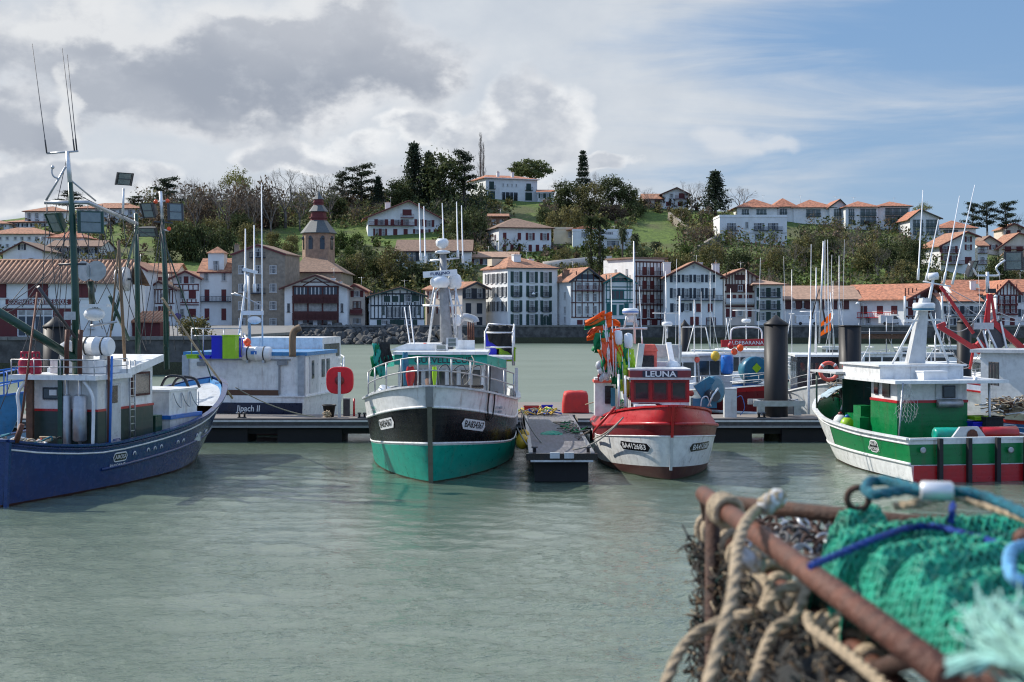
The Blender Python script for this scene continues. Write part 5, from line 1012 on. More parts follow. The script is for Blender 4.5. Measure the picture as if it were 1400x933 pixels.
def sup(n, e): return lambda u: max(0, 1-max(0, u)**n)**e

# === trawler: green, black and white, bow to the camera
tr = T('trawler', 'green, black and white trawler seen bow on, moored left of the jetty', 'fishing boat', (-2.85, 67, 0), R(-90))
zs = lambda t: 2.5+.92*max(0, 1-(1-t)*17/7.5)**1.5
e1 = lambda t: max(0, 1-(1-t)*17/8)**1.3
a_, b_ = sup(2.0, .55), sup(2.2, .85)
H1 = Hull(tr, 17, zs, lambda t: max(.0, (2.75+.36*min(1, t/.3))*a_((t-.5)/.5)), lambda t: 2.95*b_((t-.33)/.67)*min(1, .75+t), rake=1.0, p=.85)
H1.shell([(lambda t: -.6, TEAL), (lambda t: .80+.55*e1(t), WHITE), (lambda t: .90+.57*e1(t), BLACK), (lambda t: zs(t)-.70, WHITE), (zs, WHITE)])
H1.deck(.95, GREY, WHITE, GREYW); H1.strake(lambda t: zs(t)-.70, WHITE, .05); H1.strake(lambda t: .86+.56*e1(t), WHITE, .03)
H1.stem(GREY, 2.75, 3.45, .26); H1.stem(mat('stem_olive', (.12, .12, .09), .5), -.3, 2.72, .16, 'stem_bar')
for sd in (1, -1): H1.plate(.905 if sd > 0 else .872, 1.93, sd, 1.95, .38, RADOME, 'BA834367', BLACK, .34, slope=-.13 if sd > 0 else .13, rim=BLACK, bold=.012, sx=1.10)
H1.plate(.80, 2.35, 1, .1, .1, None, ['I B O  MARINE', 'I B O  MARINE'], TEALB, .15, slope=-.06, name='side_lettering', bold=.005); H1.plate(.80, 2.35, -1, .1, .1, None, ['I B O  MARINE', 'I B O  MARINE'], TEAL, .15, slope=.06, name='side_lettering', bold=.005)
# bow pulpit rails
ts = [.60, .68, .75, .81, .86, .90, .935, .96, .98, .993, 1.0]; pl = [H1.pt(t, zs(t), 1) for t in ts]+[H1.pt(t, zs(t), -1) for t in ts[::-1]]; M_ = PM[tr.name]; pl = [M_ @ Vector((p.x-.15, p.y*.96, p.z+.02)) for p in pl]
mb = MB(); hs = [1.0]*len(pl); [mb.tube([p+Vector((0, 0, h)) for p in pl], .026, STEEL, 6) for h in (.55, 1.02)]; [mb.tube([p, p+Vector((0, 0, 1.02))], .03, STEEL, 6) for i, p in enumerate(pl) if i % 2 == 0]; mb.build('bow_rail', tr)
# wheelhouse
W0, W1, WY = P(545, 500, 57).x, P(661, 500, 57).x, 57.0; mb = MB(); mb.box(((W0+W1)/2, 59.2, 2.85), (W1-W0, 4.4, 2.4), WHITE); wh = mb.build('wheelhouse', tr)
mb = MB(); mb.prism([(W0-.15, WY-.35, 3.92), (W1+.15, WY-.35, 3.92), (W1+.15, WY-.22, 4.31), (W0-.15, WY-.22, 4.31)], (0, 0, 0), (0, .2, 0), TEAL); nb = mb.build('name_board', wh)
mb = MB(); mb.text('GUEVELLECUE', .32, BLACK, lambda x, y: Vector(((W0+W1)/2+x*1.12+.1, WY-.37+.13*(y+.23)/.46-.005, 4.09+y)), .016); mb.build('lettering', nb)
for sx, xx in ((-1, W0-.15), (1, W1+.15)):
    mb = MB(); mb.prism([(xx, WY-.3, 3.86), (xx+sx*.75, WY+1.6, 3.72), (xx+sx*.75, WY+1.6, 4.05), (xx, WY-.24, 4.3)], (0, 0, 0), (0, .1, 0), TEAL); mb.build('side_band', wh)
mb = MB(); mb.box(((W0+W1)/2, 59.2, 4.38), (W1-W0+.4, 5.2, .12), WHITE, 0); mb.box(((W0+W1)/2+.1, 63.4, 4.05), (5.5, 4.6, .12), WHITE); mb.prism([(P(533, 0, 59).x, 58.5, 4.45), (P(602, 0, 59).x, 58.5, 4.45), (P(602, 0, 59).x, 58.5, 4.72), (P(556, 0, 59).x, 58.5, 4.72)], (0, 0, 0), (0, 2.6, 0), WHITE); mb.build('roof', wh)
window_strip(wh, (W0+.05, WY, 0), (W1-.05, WY, 0), 2.95, 3.72, 7, GREYW, (0, -1, 0)); window_strip(wh, (W0, WY+2.5, 0), (W0, WY+.1, 0), 2.95, 3.6, 3, GREYW, (-1, 0, 0)); window_strip(wh, (W1, WY+.1, 0), (W1, WY+2.5, 0), 2.95, 3.6, 3, GREYW, (1, 0, 0))
mb = MB()
for px in (668, 706): mb.bar(P(px, 503, 62), P(px, 580, 62), .14, .14, WHITE)
mb.box(((W0+W1)/2+.3, 64.2, 2.9), (4.6, 2.0, 2.2), GREYW); mb.build('shelter', tr)
# cargo on the foredeck of the trawler
mb = MB(); mb.lathe([(.34, 0), (.36, .1), (.34, .62), (.30, .66)], WHITE, P(520, 543, 54)-Vector((0, 0, .25)), 14, (.5, -.2, .9)); mb.build('winch_cover', tr)
mb = MB(); [mb.tube(spline([P(602+i*16, 530, 53.2), P(600+i*17, 506+i*4, 53.5), P(612+i*22, 500, 53.6), P(624+i*16, 530, 53.2)], 6), .022, DSTEEL, 6) for i in range(3)]; mb.tube(spline([P(600, 527, 52.6), P(622, 531, 52.4), P(640, 522, 52.6), P(648, 497, 53), P(645, 487, 53.4)], 6), .022, GROPE, 6); mb.tube([P(588, 533, 51.5), P(596, 529, 51.6), P(660, 529, 52.5)], .08, BLACK, 6); mb.build('deck_gear', tr)
mb = MB(); mb.tube([P(584, 520, 52), P(587, 536, 51.4)], .09, BROWN, 6);  mb.build('hose', tr)
for q_, d_, m_2 in (((561, 518, 55), (.30, .2, .9), RED), ((594, 516, 55), (.16, .16, .8), LIME), ((554, 505, 56), (.22, .2, 1.3), TEALB)):
    mb = MB(); c = P(*q_); rows = [[c+Vector((d_[0]*.6*math.cos(a)*(.75+.3*math.sin(k)), .12*math.sin(a), d_[2]*(.5-k/5)+.03*math.sin(a*2+k))) for a in [R(x) for x in range(0, 361, 40)]] for k in range(6)]; mb.grid(rows, m_2); mb.build('oilskin', tr)
# mast with radars
mp = lambda px, py, Y=61.0: P(px, py, Y)
mb = MB(); mb.tube([mp(611, 482), mp(608, 420), mp(605.5, 345)], [.30, .22, .14], MASTG, 12); mst = mb.build('mast', tr)
mb = MB(); mb.tube([mp(585, 475, 61.4), mp(596, 398, 61)], .06, ALU, 6); mb.tube([mp(596, 398), mp(604, 390)], .05, ALU, 6); mb.tube([mp(613, 395), mp(618, 420), mp(622, 458)], .06, ALU, 6)
for a, b in (((578, 418), (632, 418)), ((586, 357), (628, 353)), ((622, 395), (632, 432)), ((623, 458), (623, 370)), ((596, 384), (588, 418))): mb.tube([mp(*a), mp(*b)], .045, ALU, 6)
mb.build('mast_stays', mst)
mb = MB(); mb.lathe([(.30, -.16), (.42, 0), (.42, .18), (.25, .33), (.08, .36)], RADOME, mp(602, 387)+Vector((0, -.3, -.05)), 18); mb.bar(mp(578.5, 376, 60.6), mp(625, 372.5, 60.6), .13, .26, RADOME); mb.lathe([(.1, 0), (.1, .2)], GREY, mp(602, 381, 60.6), 8); rd = mb.build('radar', mst)
mb = MB(); a = mp(578.5, 376, 60.52); b = mp(625, 372.5, 60.52); u = (b-a).normalized(); mb.text('FURUNO', .165, NAVY, lambda x, y: (a+b)/2+u*x*1.25+Vector((0, -.005, y)), .022); mb.build('lettering', rd)
for px, py, r in ((621.5, 385, .30), (623, 438, .23)):
    c = mp(px if px > 622 else 621.5, py, 61.2); mb = MB(); mb.lathe([(r*.7, -r*1.05), (r, -r*.6), (r, r*.3), (r*.8, r*.85), (r*.4, r*1.12), (.02, r*1.2)], RADOME, c, 16); mb.build('radome', mst)
mb = MB(); mb.lathe([(.1, 0), (.26, .12), (.28, .3), (.2, .42)], RADOME, mp(604.5, 340), 14); mb.lathe([(.05, 0), (.34, .06), (.3, .14), (.06, .2)], RADOME, mp(605, 348), 14); mb.build('aerial_dome', mst)
for (x, t, b, m2) in ((573, 278, 356, RADOME), (579.5, 282, 360, RADOME), (604.6, 278, 335, RADOME), (624.2, 276, 352, RADOME), (631, 281, 360, RADOME)): whip(tr, mp(x+2, b), mp(x, t), .032, m2)
whip(tr, mp(562, 480, 59), mp(553, 420, 59), .03); whip(tr, mp(567, 478, 59), mp(560, 418, 59), .03)
mb = MB(); mb.box(mp(636, 476, 60.5), (.80, .7, .66), WHITE); mb.build('roof_locker', tr); mb = MB(); mb.box(mp(572, 482, 59.5), (.8, .6, .45), WHITE); mb.lathe([(.16, 0), (.2, .15), (.05, .3)], BUOYR, mp(581, 479, 58.8), 10); mb.build('lamp_box', tr)
mb = MB(); mb.tube(spline([mp(627, 466, 62), mp(627, 445, 62), mp(634, 434, 62), mp(648, 437, 62), mp(650, 441, 62)], 6), .17, STEEL, 10); mb.build('exhaust_pipe', tr)
mb = MB(); [mb.tube([mp(640+i*2.5, 466, 63), mp(640+i*2.5, 440, 63)], .035, RUST, 5) for i in range(4)]; mb.build('net_drum_pins', tr)
flood(tr, mp(603.5, 478, 58.3), (-.3, -.9, -.2), ALU, .45, .4); flood(tr, mp(618, 468, 58.6), (.2, -.9, 0), ALU, .36, .36)
# stern rack
mb = MB(); Q = lambda px, py, Y=63.5: P(px, py, Y)
for px, Y in ((663, 63.5), (701, 63.5), (668, 65.5), (703, 65.5)): mb.tube([Q(px, 500, Y), Q(px, 453 if Y < 64 else 443, Y)], .04, ALU, 6)
for py in (455, 475): mb.tube([Q(663, py), Q(701, py)], .04, ALU, 6)
mb.tube([Q(668, 443, 65.5), Q(703, 445, 65.5)], .04, ALU, 6); mb.tube([Q(663, 455), Q(668, 443, 65.5)], .04, ALU, 6); mb.tube([Q(701, 455), Q(703, 445, 65.5)], .04, ALU, 6); mb.build('stern_rack', tr)
def crate(label, c, d, m, yaw=0.0, grp=None, lid=None):
    r = T('fish_crate', label, 'crate', c, yaw, grp); mb = MB(); x, y, z = d; t = .035
    for sx in (-1, 1): mb.box((sx*(x/2-t/2), 0, z/2), (t, y, z), m); mb.box((0, sx*(y/2-t/2), z/2), (x-2*t-.002, t, z), m)
    mb.box((0, 0, t), (x-.08, y-.08, t), m); mb.build('tub', r, world=False); mb = MB()
    for sx in (-1, 1): mb.box((sx*x/2, 0, z-.03), (.07, y+.07, .06), m); mb.box((0, sx*y/2, z-.03), (x-.07, .07, .055), m)
    mb.build('rim', r, world=False); return r
crate('tall blue plastic fish bin in the stern rack of the trawler', Q(673, 488, 64.6), (.62, .9, 1.1), DBLUE); crate('lime green fish bin at the stern rack of the trawler', Q(692, 494, 64.6), (.85, .9, .62), LIME)
mb = MB(); rows = []
for j in range(9):
    rows.append([Q(lerp(667, 700, i/10)+math.sin(i*1.3+j)*.7, lerp(445, lerp(466, 485, (i/10)), j/8)+math.sin(i*2.1)*.8, 64.0+.12*math.sin(i*1.7+j*.8)) for i in range(11)])
mb.grid(rows, DARKNET); o = mb.build('hanging_net'); s_ = o.modifiers.new('t', 'SOLIDIFY'); s_.thickness = .06; tag(o, 'dark netting hung over the bins in the trawler stern rack', 'net')
line('mooring_rope', 'black mooring rope looping over the trawler bow bulwark', 'rope', [spline([M_ @ (H1.pt(t, zs(t)+dz, 1, .05)) for t, dz in ((.870, 1.0), (.872, .4), (.874, .05), (.868, -.5), (.850, -.95), (.835, -.85), (.84, -.3), (.845, .05), (.83, .1))], 6)], RUBBER, .03)
# green flag bundle on the trawler rail
def cloth(mb, top, w, h, m, rn, fold=.12, lean=(0, 0, 0)):
    rows = []; n = 7
    for j in range(6):
        f = j/5; rows.append([Vector(top)+Vector(((i/(n-1)-.5)*w*(1-.35*f), fold*math.sin(i*2.2+j*.6)*f+rn.uniform(-.02, .02), -h*f-(abs(i/(n-1)-.5)*.3*h*f)))+Vector(lean)*f for i in range(n)])
    mb.grid(rows, m)
def pennant(mb, p, d, L, w, m, rn):
    """a crumpled flag hanging from pole point p, flying along d"""
    d = Vector(d).normalized(); L *= .9; w *= .92; hang = d.z < -.75; up = Vector((1, .3, 0)).normalized() if hang else Vector((0, 0, 1)); sd = d.cross(up).normalized(); rows = []; ph = rn.uniform(0, 6)
    for j in range(8):
        f = j/7; c = Vector(p)+d*L*f-Vector((0, 0, 1))*((0 if hang else .18)*L*f*f)+up*.05*math.sin(f*5+ph)*f; rows.append([c+up*w*(.5-.25*f)*(i/2-1)+sd*.09*math.sin(i*1.9+f*5+ph)*(.3+f) for i in range(5)])
    mb.grid(rows, m)
def danbuoy(label, base, tip, flags, grp, polem=None, ball=None):
    base, tip = Vector(base), Vector(tip); rn = random.Random(int(base.x*1000) % 997+int(tip.z*100)); r = T('dan_buoy', label, 'marker buoy', base, 0, grp)
    mb = MB(); mb.tube([base, tip], .022, polem or RADOME, 6); mb.build('pole', r)
    for i, (f, m, L, w, d) in enumerate(flags):
        mb = MB(); pennant(mb, base.lerp(tip, f), d, L, w, m, rn); o = mb.build('flag', r); s_ = o.modifiers.new('t', 'SOLIDIFY'); s_.thickness = .012
    if ball: mb = MB(); mb.lathe([(.05, -.3), (.16, -.25), (.18, 0), (.16, .25), (.05, .3)], ball[1], base.lerp(tip, ball[0]), 12, (tip-base)); mb.build('float', r)
    return r
DN = [(0, -.1, -1), (-.3, 0, -1), (.25, 0, -1), (-.1, .1, -1)]
for i, (x0, x1, y1) in enumerate(((512, 517, 462), (521, 521, 464), (527, 525, 460))): danbuoy(['leaning marker pole with green and black flags on the trawler rail, left', 'marker pole with green flags on the trawler rail, middle', 'marker pole with black and green flags on the trawler rail, right'][i], P(x0, 518, 56), P(x1, y1, 56), [(.86, (TEAL, FGREEN, DARKNET)[i], .9, .5, DN[i]), (.55, (FGREEN, TEAL, TEAL)[i], .9, .55, DN[i-1]), (.75, (DARKNET, TEAL, DARKNET)[i], .8, .4, DN[i-2])], 'flags on the trawler rail', DARKNET)

# === red and white boat
rb = T('fishing_boat', 'small red and white fishing boat, bow on, moored right of the jetty', 'fishing boat', (5.64, 62.2, 0), R(-90))
ex = lambda t: max(0, 1-(1-t)*11.5/6)**1.2
zs2 = lambda t: 1.85+.84*ex(t); zr2 = lambda t: 1.50+.58*ex(t)
a2, b2 = sup(3.0, .5), sup(2.4, .8)
H2 = Hull(rb, 11.5, zs2, lambda t: 2.38*a2((t-.45)/.55)*min(1, .85+t*.6), lambda t: 2.15*b2((t-.3)/.7)*min(1, .8+t), rake=.9, p=.75, tumble=(zr2, .38))
H2.shell([(lambda t: -.6, BOTTOM), (lambda t: .16+.34*ex(t), WHITE), (lambda t: 1.14+.48*ex(t), DRED), (zr2, RED), (zs2, RED)])
H2.deck(.75, GREY, RED, RED, capw=.16); H2.strake(zr2, RED, .07); H2.strake(lambda t: 1.14+.48*ex(t), WHITE, .03)
H2.stem(RED, 1.6, 2.7, .10); H2.stem(GREYW, .4, 1.6, .10, 'stem_bar')
for sd in (1, -1): H2.plate(.905, 1.14, sd, 2.0, .30, BLACK, 'BA412683', RADOME, .27, slope=-.02*sd, rim=RADOME, bold=.014, sx=1.42)
A0, A1, AY = P(863, 520, 54).x, P(942, 520, 54).x, 54.0; mb = MB(); mb.box(((A0+A1)/2, 55.2, 2.4), (A1-A0, 2.4, 2.1), WHITE); wh = mb.build('wheelhouse', rb)
mb = MB(); mb.prism([(A0-.06, AY-.14, 3.52), (A1+.06, AY-.14, 3.52), (A1+.06, AY-.12, 3.80), (A0-.06, AY-.12, 3.80)], (0, 0, 0), (0, .12, 0), DRED); mb.prism([(A0+.42, AY-.16, 3.54), (A1-.45, AY-.16, 3.54), (A1-.45, AY-.145, 3.78), (A0+.42, AY-.145, 3.78)], (0, 0, 0), (0, .01, 0), NAVYD); nb = mb.build('name_board', wh)
mb = MB(); mb.text('LEUNA', .30, RADOME, lambda x, y: Vector(((A0+A1)/2-.0+x*1.25, AY-.175, 3.66+y)), .02); mb.build('lettering', nb)
mb = MB(); mb.box(((A0+A1)/2, 55.1, 3.49), (A1-A0+.25, 2.9, .07), CANVAS); mb.box(((A0+A1)/2, 55.2, 3.65), (A1-A0+.1, 2.3, .3), DRED); mb.box(((A0+A1)/2, 55.2, 3.83), (A1-A0+.14, 2.5, .06), WHITE); mb.build('roof', wh)
mb = MB(); mb.box(((A0+A1)/2, AY-.015, 3.02), (A1-A0+.03, .03, .86), RED); mb.build('window_surround', wh); window_strip(wh, (A0+.04, AY-.03, 0), (A1-.04, AY-.03, 0), 2.72, 3.34, 3, DRED, (0, -1, 0), gap=.11); window_strip(wh, (A0, AY+1.2, 0), (A0, AY+.1, 0), 2.7, 3.3, 1, DRED, (-1, 0, 0), gap=.1)
mb = MB(); mb.ball(P(877, 533, 54.6), .25, YELLOW, 8); mb.box(P(915, 536, 54.4), (.3, .1, .35), CURT); mb.build('cabin_interior', wh)
U = lambda px, py, Y=56.5: P(px, py, Y)
mb = MB(); mb.box(U(886, 492), (.62, .8, .95), CORAL); mb.box(U(886, 497, 56.06), (.46, .05, .62), BLACK); mb.prism([U(874, 480), U(898, 480), U(894, 471), U(878, 471)], (0, -.5, 0), (0, .5, 0), CORAL); mb.bar(U(872, 508, 56), U(877, 470, 56), .22, .5, GREYW); mb.build('companion_hood', rb)
mb = MB(); mb.tube([U(867.5, 470, 57), U(867, 415, 57), U(866.5, 330, 57)], [.06, .05, .025], ALU, 7); mb.tube([U(929, 507, 56), U(929.5, 405, 56)], [.05, .035], ALU, 7); mb.tube(spline([U(836, 478, 57), U(837, 458, 57), U(845, 450, 57), U(885, 449, 57)], 5), .05, ALU, 7); mb.tube([U(853, 450, 57), U(858, 428, 57)], .04, ALU, 6); mb.tube([U(871, 450, 57), U(868, 428, 57)], .04, ALU, 6); mb.build('mast', rb)
mb = MB(); mb.lathe([(.28, 0), (.33, .05), (.33, .17), (.26, .24)], RADOME, U(862, 430, 57), 18); mb.lathe([(.334, .07), (.334, .12)], BLUE, U(862, 430, 57), 18, caps=False); mb.lathe([(.14, -.32), (.16, 0)], RADOME, U(862, 430, 57), 10); mb.build('radar', rb)
whip(rb, U(878, 470, 57), U(874, 392, 57), .02); whip(rb, U(837, 470, 57.4), U(835.5, 375, 57.4), .022, STEEL)
mb = MB(); mb.box(U(912, 480, 58), (1.1, .8, .5), CANVAS); mb.box(U(905, 500, 57), (.9, .6, .3), WHITE); mb.ball(U(920, 501, 56), .3, WHITE, 10, (1, 1, .8)); mb.bar(U(921, 508, 56.4), U(914, 470, 57.4), .2, .16, WHITE); mb.build('roof_gear', rb)
# port and starboard working gear
mb = MB(); HB = P(974, 541, 53.5)
mb.lathe([(.40, -.16), (.52, -.14), (.52, .14), (.40, .16)], TEALB, P(962, 536, 55)+Vector((.42, 0, .1)), 20, (.75, -.65, .1)); mb.box(P(962, 551, 54), (.9, .7, .36), TEALB); mb.prism([P(949, 528, 54), P(970, 515, 54), P(978, 520, 54), P(960, 545, 54)], (0, 0, 0), (0, .3, 0), TEALB); hm = mb.build('hauler', rb)
mb = MB(); mb.lathe([(.22, -.26), (.16, 0), (.22, .26)], DSTEEL, P(974, 541, 53.6), 12, (.3, -1, 0)); mb.tube([P(968, 556, 53.3), P(975, 540, 53.3), P(982, 531, 53.4)], .04, ALU, 6); mb.tube(spline([P(958, 556, 53.4), P(960, 545, 53.4), P(967, 543, 53.4), P(972, 556, 53.4)], 5), .025, ALU, 6); mb.build('hauler_wheel', hm)
mb = MB(); mb.box(P(829, 542, 56.5), (.95, .9, 1.5), WHITE); mb.box(P(829, 521, 56.5), (1.05, 1.0, .1), CORAL); mb.box(P(833, 540, 55.95), (.34, .08, .7), BLACK); mb.box(P(838, 543, 55.8), (.16, .2, .7), TEALB); mb.build('shelter', rb)
mb = MB(); pts = [P(820, 598, 54.5), P(824, 560, 55), P(840, 556, 54)]; mb.tube([P(841, 557, 53), P(812, 590, 54), P(812, 600, 56)], .05, RED, 6); [mb.tube([P(846+i*9, 556, 54), P(846+i*9, 512+i*2, 54.4)], .05, (ALU, RADOME, WOOD)[i % 3], 6) for i in range(3)]; mb.build('gunwale_gear', rb)
mb = MB(); mb.lathe([(.40, 0), (.52, .05), (.40, .10)], DRED, P(873, 553, 53.9)+Vector((.4, 0, -.1)), 16, (0, -.3, 1)); mb.box(P(882, 556, 52.6), (.8, .6, .12), WHITE); mb.build('fore_hatch', rb)
gl = 'bundle of marker buoys on the red boat'
FL = [('marker buoy flying an orange flag above a green one, highest in the bundle', (832, 512), (827, 432), [(1, FORANGE, .9, .45, (-1, -.2, -.25)), (.9, FGREEN, .9, .35, (-1, 0, -.1)), (.55, BUOYR, .9, .42, DN[0])]),
 ('marker buoy with orange flag pointing left over a green one, red boat bundle', (834, 514), (828, 452), [(1, FORANGE, .85, .4, (-1, .1, -.3)), (.86, FGREEN, .8, .36, (-.6, .1, -.7)), (.5, BUOYR, 1.0, .4, DN[2])]),
 ('marker buoy with an orange flag pointing right, in the bundle on the red boat', (836, 512), (829, 442), [(1, FORANGE, .6, .4, (1, 0, .1)), (.86, FGREEN, 1.0, .38, DN[3]), (.66, FORANGE, 1.0, .44, (.3, .1, -1))]),
 ('marker buoy with a small orange flag on a straight pole, red boat bundle', (839, 514), (837, 432), [(1, FORANGE, .5, .34, (-1, 0, .1)), (.6, BUOYR, 1.2, .42, (.1, 0, -1)), (.72, FORANGE, 1.1, .3, (.35, 0, -1))]),
 ('marker buoy with crossed orange and red pennants behind the tallest one', (838, 516), (824, 440), [(.98, BUOYR, .8, .4, (-.7, .2, -.5)), (.7, FORANGE, 1.1, .42, (.15, .1, -1)), (.5, FGREEN, 1.0, .4, (-.2, 0, -1))]), ('marker buoy with a drooping orange flag nearest the red boat mast', (842, 516), (842, 446), [(.95, FORANGE, .9, .42, (-.3, .1, -1)), (.6, BUOYR, 1.1, .4, (.1, .1, -1))]), ('marker buoy with a dark green pennant at the outer side of the bundle', (827, 518), (820, 452), [(.95, FGREEN, .9, .42, (-.25, 0, -1)), (.6, FORANGE, .9, .4, (.2, 0, -1))]), ('marker buoy hung with red orange pennants low in the bundle on the red boat', (831, 516), (833, 455), [(.9, BUOYR, 1.2, .4, (.05, 0, -1)), (.7, FGREEN, 1.2, .4, (-.1, .1, -1))]),
 ('marker buoy hung with lime flags, left one on the red boat', (846, 545), (845, 462), [(.96, YLIME, 1.0, .5, (-.35, 0, -1)), (.95, YLIME, 1.1, .4, (.1, -.1, -1)), (.6, FGREEN, 1.0, .42, (-.3, 0, -1))]),
 ('marker buoy with dark green flag and lime tail, middle of the red boat', (853, 545), (850, 464), [(.93, YLIME, 1.1, .5, (-.05, -.1, -1)), (.62, FGREEN, 1.2, .6, (-.2, 0, -1)), (.32, YLIME, .5, .36, (-.1, 0, -1))]),
 ('marker buoy with green and lime flags, nearest the white stack of the red boat', (860, 545), (859, 466), [(.96, FGREEN, .9, .45, (-.15, 0, -1)), (.95, YLIME, 1.1, .34, (.12, 0, -1)), (.5, YLIME, 1.2, .5, (-.1, 0, -1))]),
 ('marker buoy with one lime flag and a yellow float, rightmost on the red boat', (856, 547), (863, 470), [(.9, YLIME, .9, .3, (.1, 0, -1)), (.62, LIME, 1.1, .5, (-.2, .1, -1))])]
for lb, b, t, fl in FL: danbuoy(lb, P(b[0], b[1], 55), P(t[0], t[1], 55.3), fl, gl, ball=(1.0, RADOME) if b[0] in (846, 860) else ((.22, YELLOW) if b[0] == 856 else None))
mb = MB(); rn = random.Random(5)
for i in range(14): c = P(rn.uniform(817, 834), rn.uniform(500, 518), 55.3); mb.ball(c, rn.uniform(.08, .16), rn.choice([RADOME, GREYW, CANVAS, DRED]), 8, (1, 1, 1.3))
tag(mb.build('float_bundle'), 'bunch of small white and red net floats at the foot of the marker buoys', 'floats', kind='stuff')
line('mooring_rope', 'pale mooring line from the red bow to the jetty end', 'rope', [arc(P(852, 571, 50.5), P(783, 615, 51), .25), arc(P(852, 571, 50.5), P(812, 600, 54), .1)], GROPE, .03)

# === blue boat on the left, stern to the camera
yb_ = math.atan2(.97, .24); fw = Vector((.2402, .9707, 0)); rt = Vector((.9707, -.2402, 0)); st = Vector((-17.35, 44.05, 0))
bb = T('fishing_boat', 'dark blue wooden fishing boat with green masts at the left', 'fishing boat', st, yb_)
zs3 = curve([(0, 2.02), (.12, 1.72), (.3, 1.50), (.5, 1.60), (.7, 1.86), (.82, 2.2), (.92, 2.7), (1, 3.2)])
H3 = Hull(bb, 16.6, zs3, curve([(0, 1.95), (.2, 2.42), (.4, 2.62), (.6, 2.62), (.75, 2.45), (.86, 2.05), (.93, 1.5), (.975, .85), (1, .02)]), curve([(0, 1.75), (.2, 2.2), (.4, 2.45), (.6, 2.3), (.75, 1.7), (.86, 1.05), (.94, .45), (1, .02)]), rake=1.7, p=.8)
H3.shell([(lambda t: -.6, BOTTOM), (lambda t: .07, NAVY), (zs3, NAVY)]); H3.deck(.75, BWOOD, SKYB, NAVY, capw=.22)
H3.strake(lambda t: zs3(t)-.24, WHITE, .032, name='white_line'); H3.strake(lambda t: .62+.75*t*t, NAVY, .06, .22, .93); H3.strake(lambda t: zs3(t)-.08, NAVY, .05)
H3.plate(.345, 1.02, -1, .80, .24, BLACK, 'AIROSA', RADOME, .20, rim=RADOME, name='name_plate', bold=.01); H3.plate(.335, .73, -1, .1, .1, None, 'BAYONNE', RADOME, .20, name='port_lettering', bold=.006)
H3.plate(.86, 1.25, -1, .1, .1, None, '2 3', RADOME, .42, slope=.2, name='draught_mark')
for t in (.40, .46, .49, .52, .60, .63, .72, .745, .79, .80):
    mb = MB(); f = H3.map2(t, .92+.5*t*t, -1); mb.tube([f(.09*math.cos(a), .12*math.sin(a), .02) for a in [R(q) for q in range(0, 181, 30)]], .022, RADOME, 5); mb.build('scupper', bb, world=False)
mb = MB(); mb.bar(Vector((-.02, -1.9, -.2)), Vector((-.02, -2.0, 2.0)), .12, .12, NAVY); mb.build('stern_post', bb, world=False)
def BL(f, r, z): return st+fw*f+rt*r+Vector((0, 0, z))
# bow platform, white inside rim
mb = MB(); S = [.86, .9, .935, .96, .98, .992, 1.0]; g = []
for t in S: z = zs3(t)-.16; h = max(0, H3.pt(t, z, 1).y-.1); x = H3.pt(t, z, 1).x-.1; g.append([Vector((x, h*(i/3-1), z)) for i in range(7)])
mb.grid(g, GREYW); mb.build('foredeck', bb, world=False)
# aft house and wheelhouse, set a little to starboard
_BL = BL; BL = lambda f, r, z: _BL(f, r+.82, z)
def hx(f0, f1, r0, r1, z0, z1, m, mb): c = BL((f0+f1)/2, (r0+r1)/2, (z0+z1)/2); mb.box(c, (f1-f0, abs(r1-r0), z1-z0), m, yb_); return mb
GW = paint('deck_house_green', (0.018, 0.040, 0.036), .4)
mb = MB(); hx(5.0, 8.9, -1.45, 1.28, .9, 2.62, GW, mb); hx(5.02, 8.88, -1.43, 1.26, 2.62, 3.72, WHITE, mb); wh = mb.build('deckhouse', bb)
mb = MB(); hx(4.985, 8.93, -1.47, 1.30, 2.60, 2.68, RED, mb); mb.build('red_band', wh)
mb = MB(); hx(4.4, 6.9, -1.75, 1.55, 3.70, 3.86, WHITE, mb); mb.prism([BL(6.7, 1.5, 3.72), BL(6.7, 1.5, 4.0), BL(9.3, 1.5, 4.45), BL(9.3, 1.5, 4.2)], (0, 0, 0), rt*-3.2, WHITE); rf = mb.build('roof', wh)
for r_ in (-1.48, 1.34):     # curved brackets of the open aft shelter
    mb = MB(); sg = 1 if r_ > 0 else -1; mb.tube(spline([BL(4.55, r_+.02, 1.5), BL(4.55, r_+.05, 2.6), BL(4.55, r_, 3.2), BL(4.55, r_-sg*.3, 3.66)], 6), .06, WHITE, 6); mb.build('bracket', wh)
mb = MB(); hx(4.94, 4.99, -.78, -.06, 3.0, 3.42, BLACK, mb); hx(4.92, 4.95, -.71, -.13, 3.06, 3.36, WGLASS, mb); hx(4.90, 4.93, -.50, -.22, 3.15, 3.34, RADOME, mb); mb.build('window', wh)
mb = MB(); hx(5.6, 6.5, 1.275, 1.32, 1.2, 3.5, GREYW, mb); hx(5.85, 6.25, 1.31, 1.34, 2.85, 3.45, BLACK, mb); mb.build('door', wh); mb = MB(); hx(7.2, 8.6, 1.285, 1.33, 3.0, 3.85, SHBR, mb); hx(7.3, 8.5, 1.32, 1.345, 3.08, 3.78, WGLASS, mb); mb.build('window', wh)
mb = MB(); hx(7.4, 8.88, 1.0, 1.27, 3.68, 4.25, WHITE, mb); hx(6.9, 8.88, -1.43, 1.25, 3.70, 4.05, WHITE, mb); mb.build('upper_wall', wh)
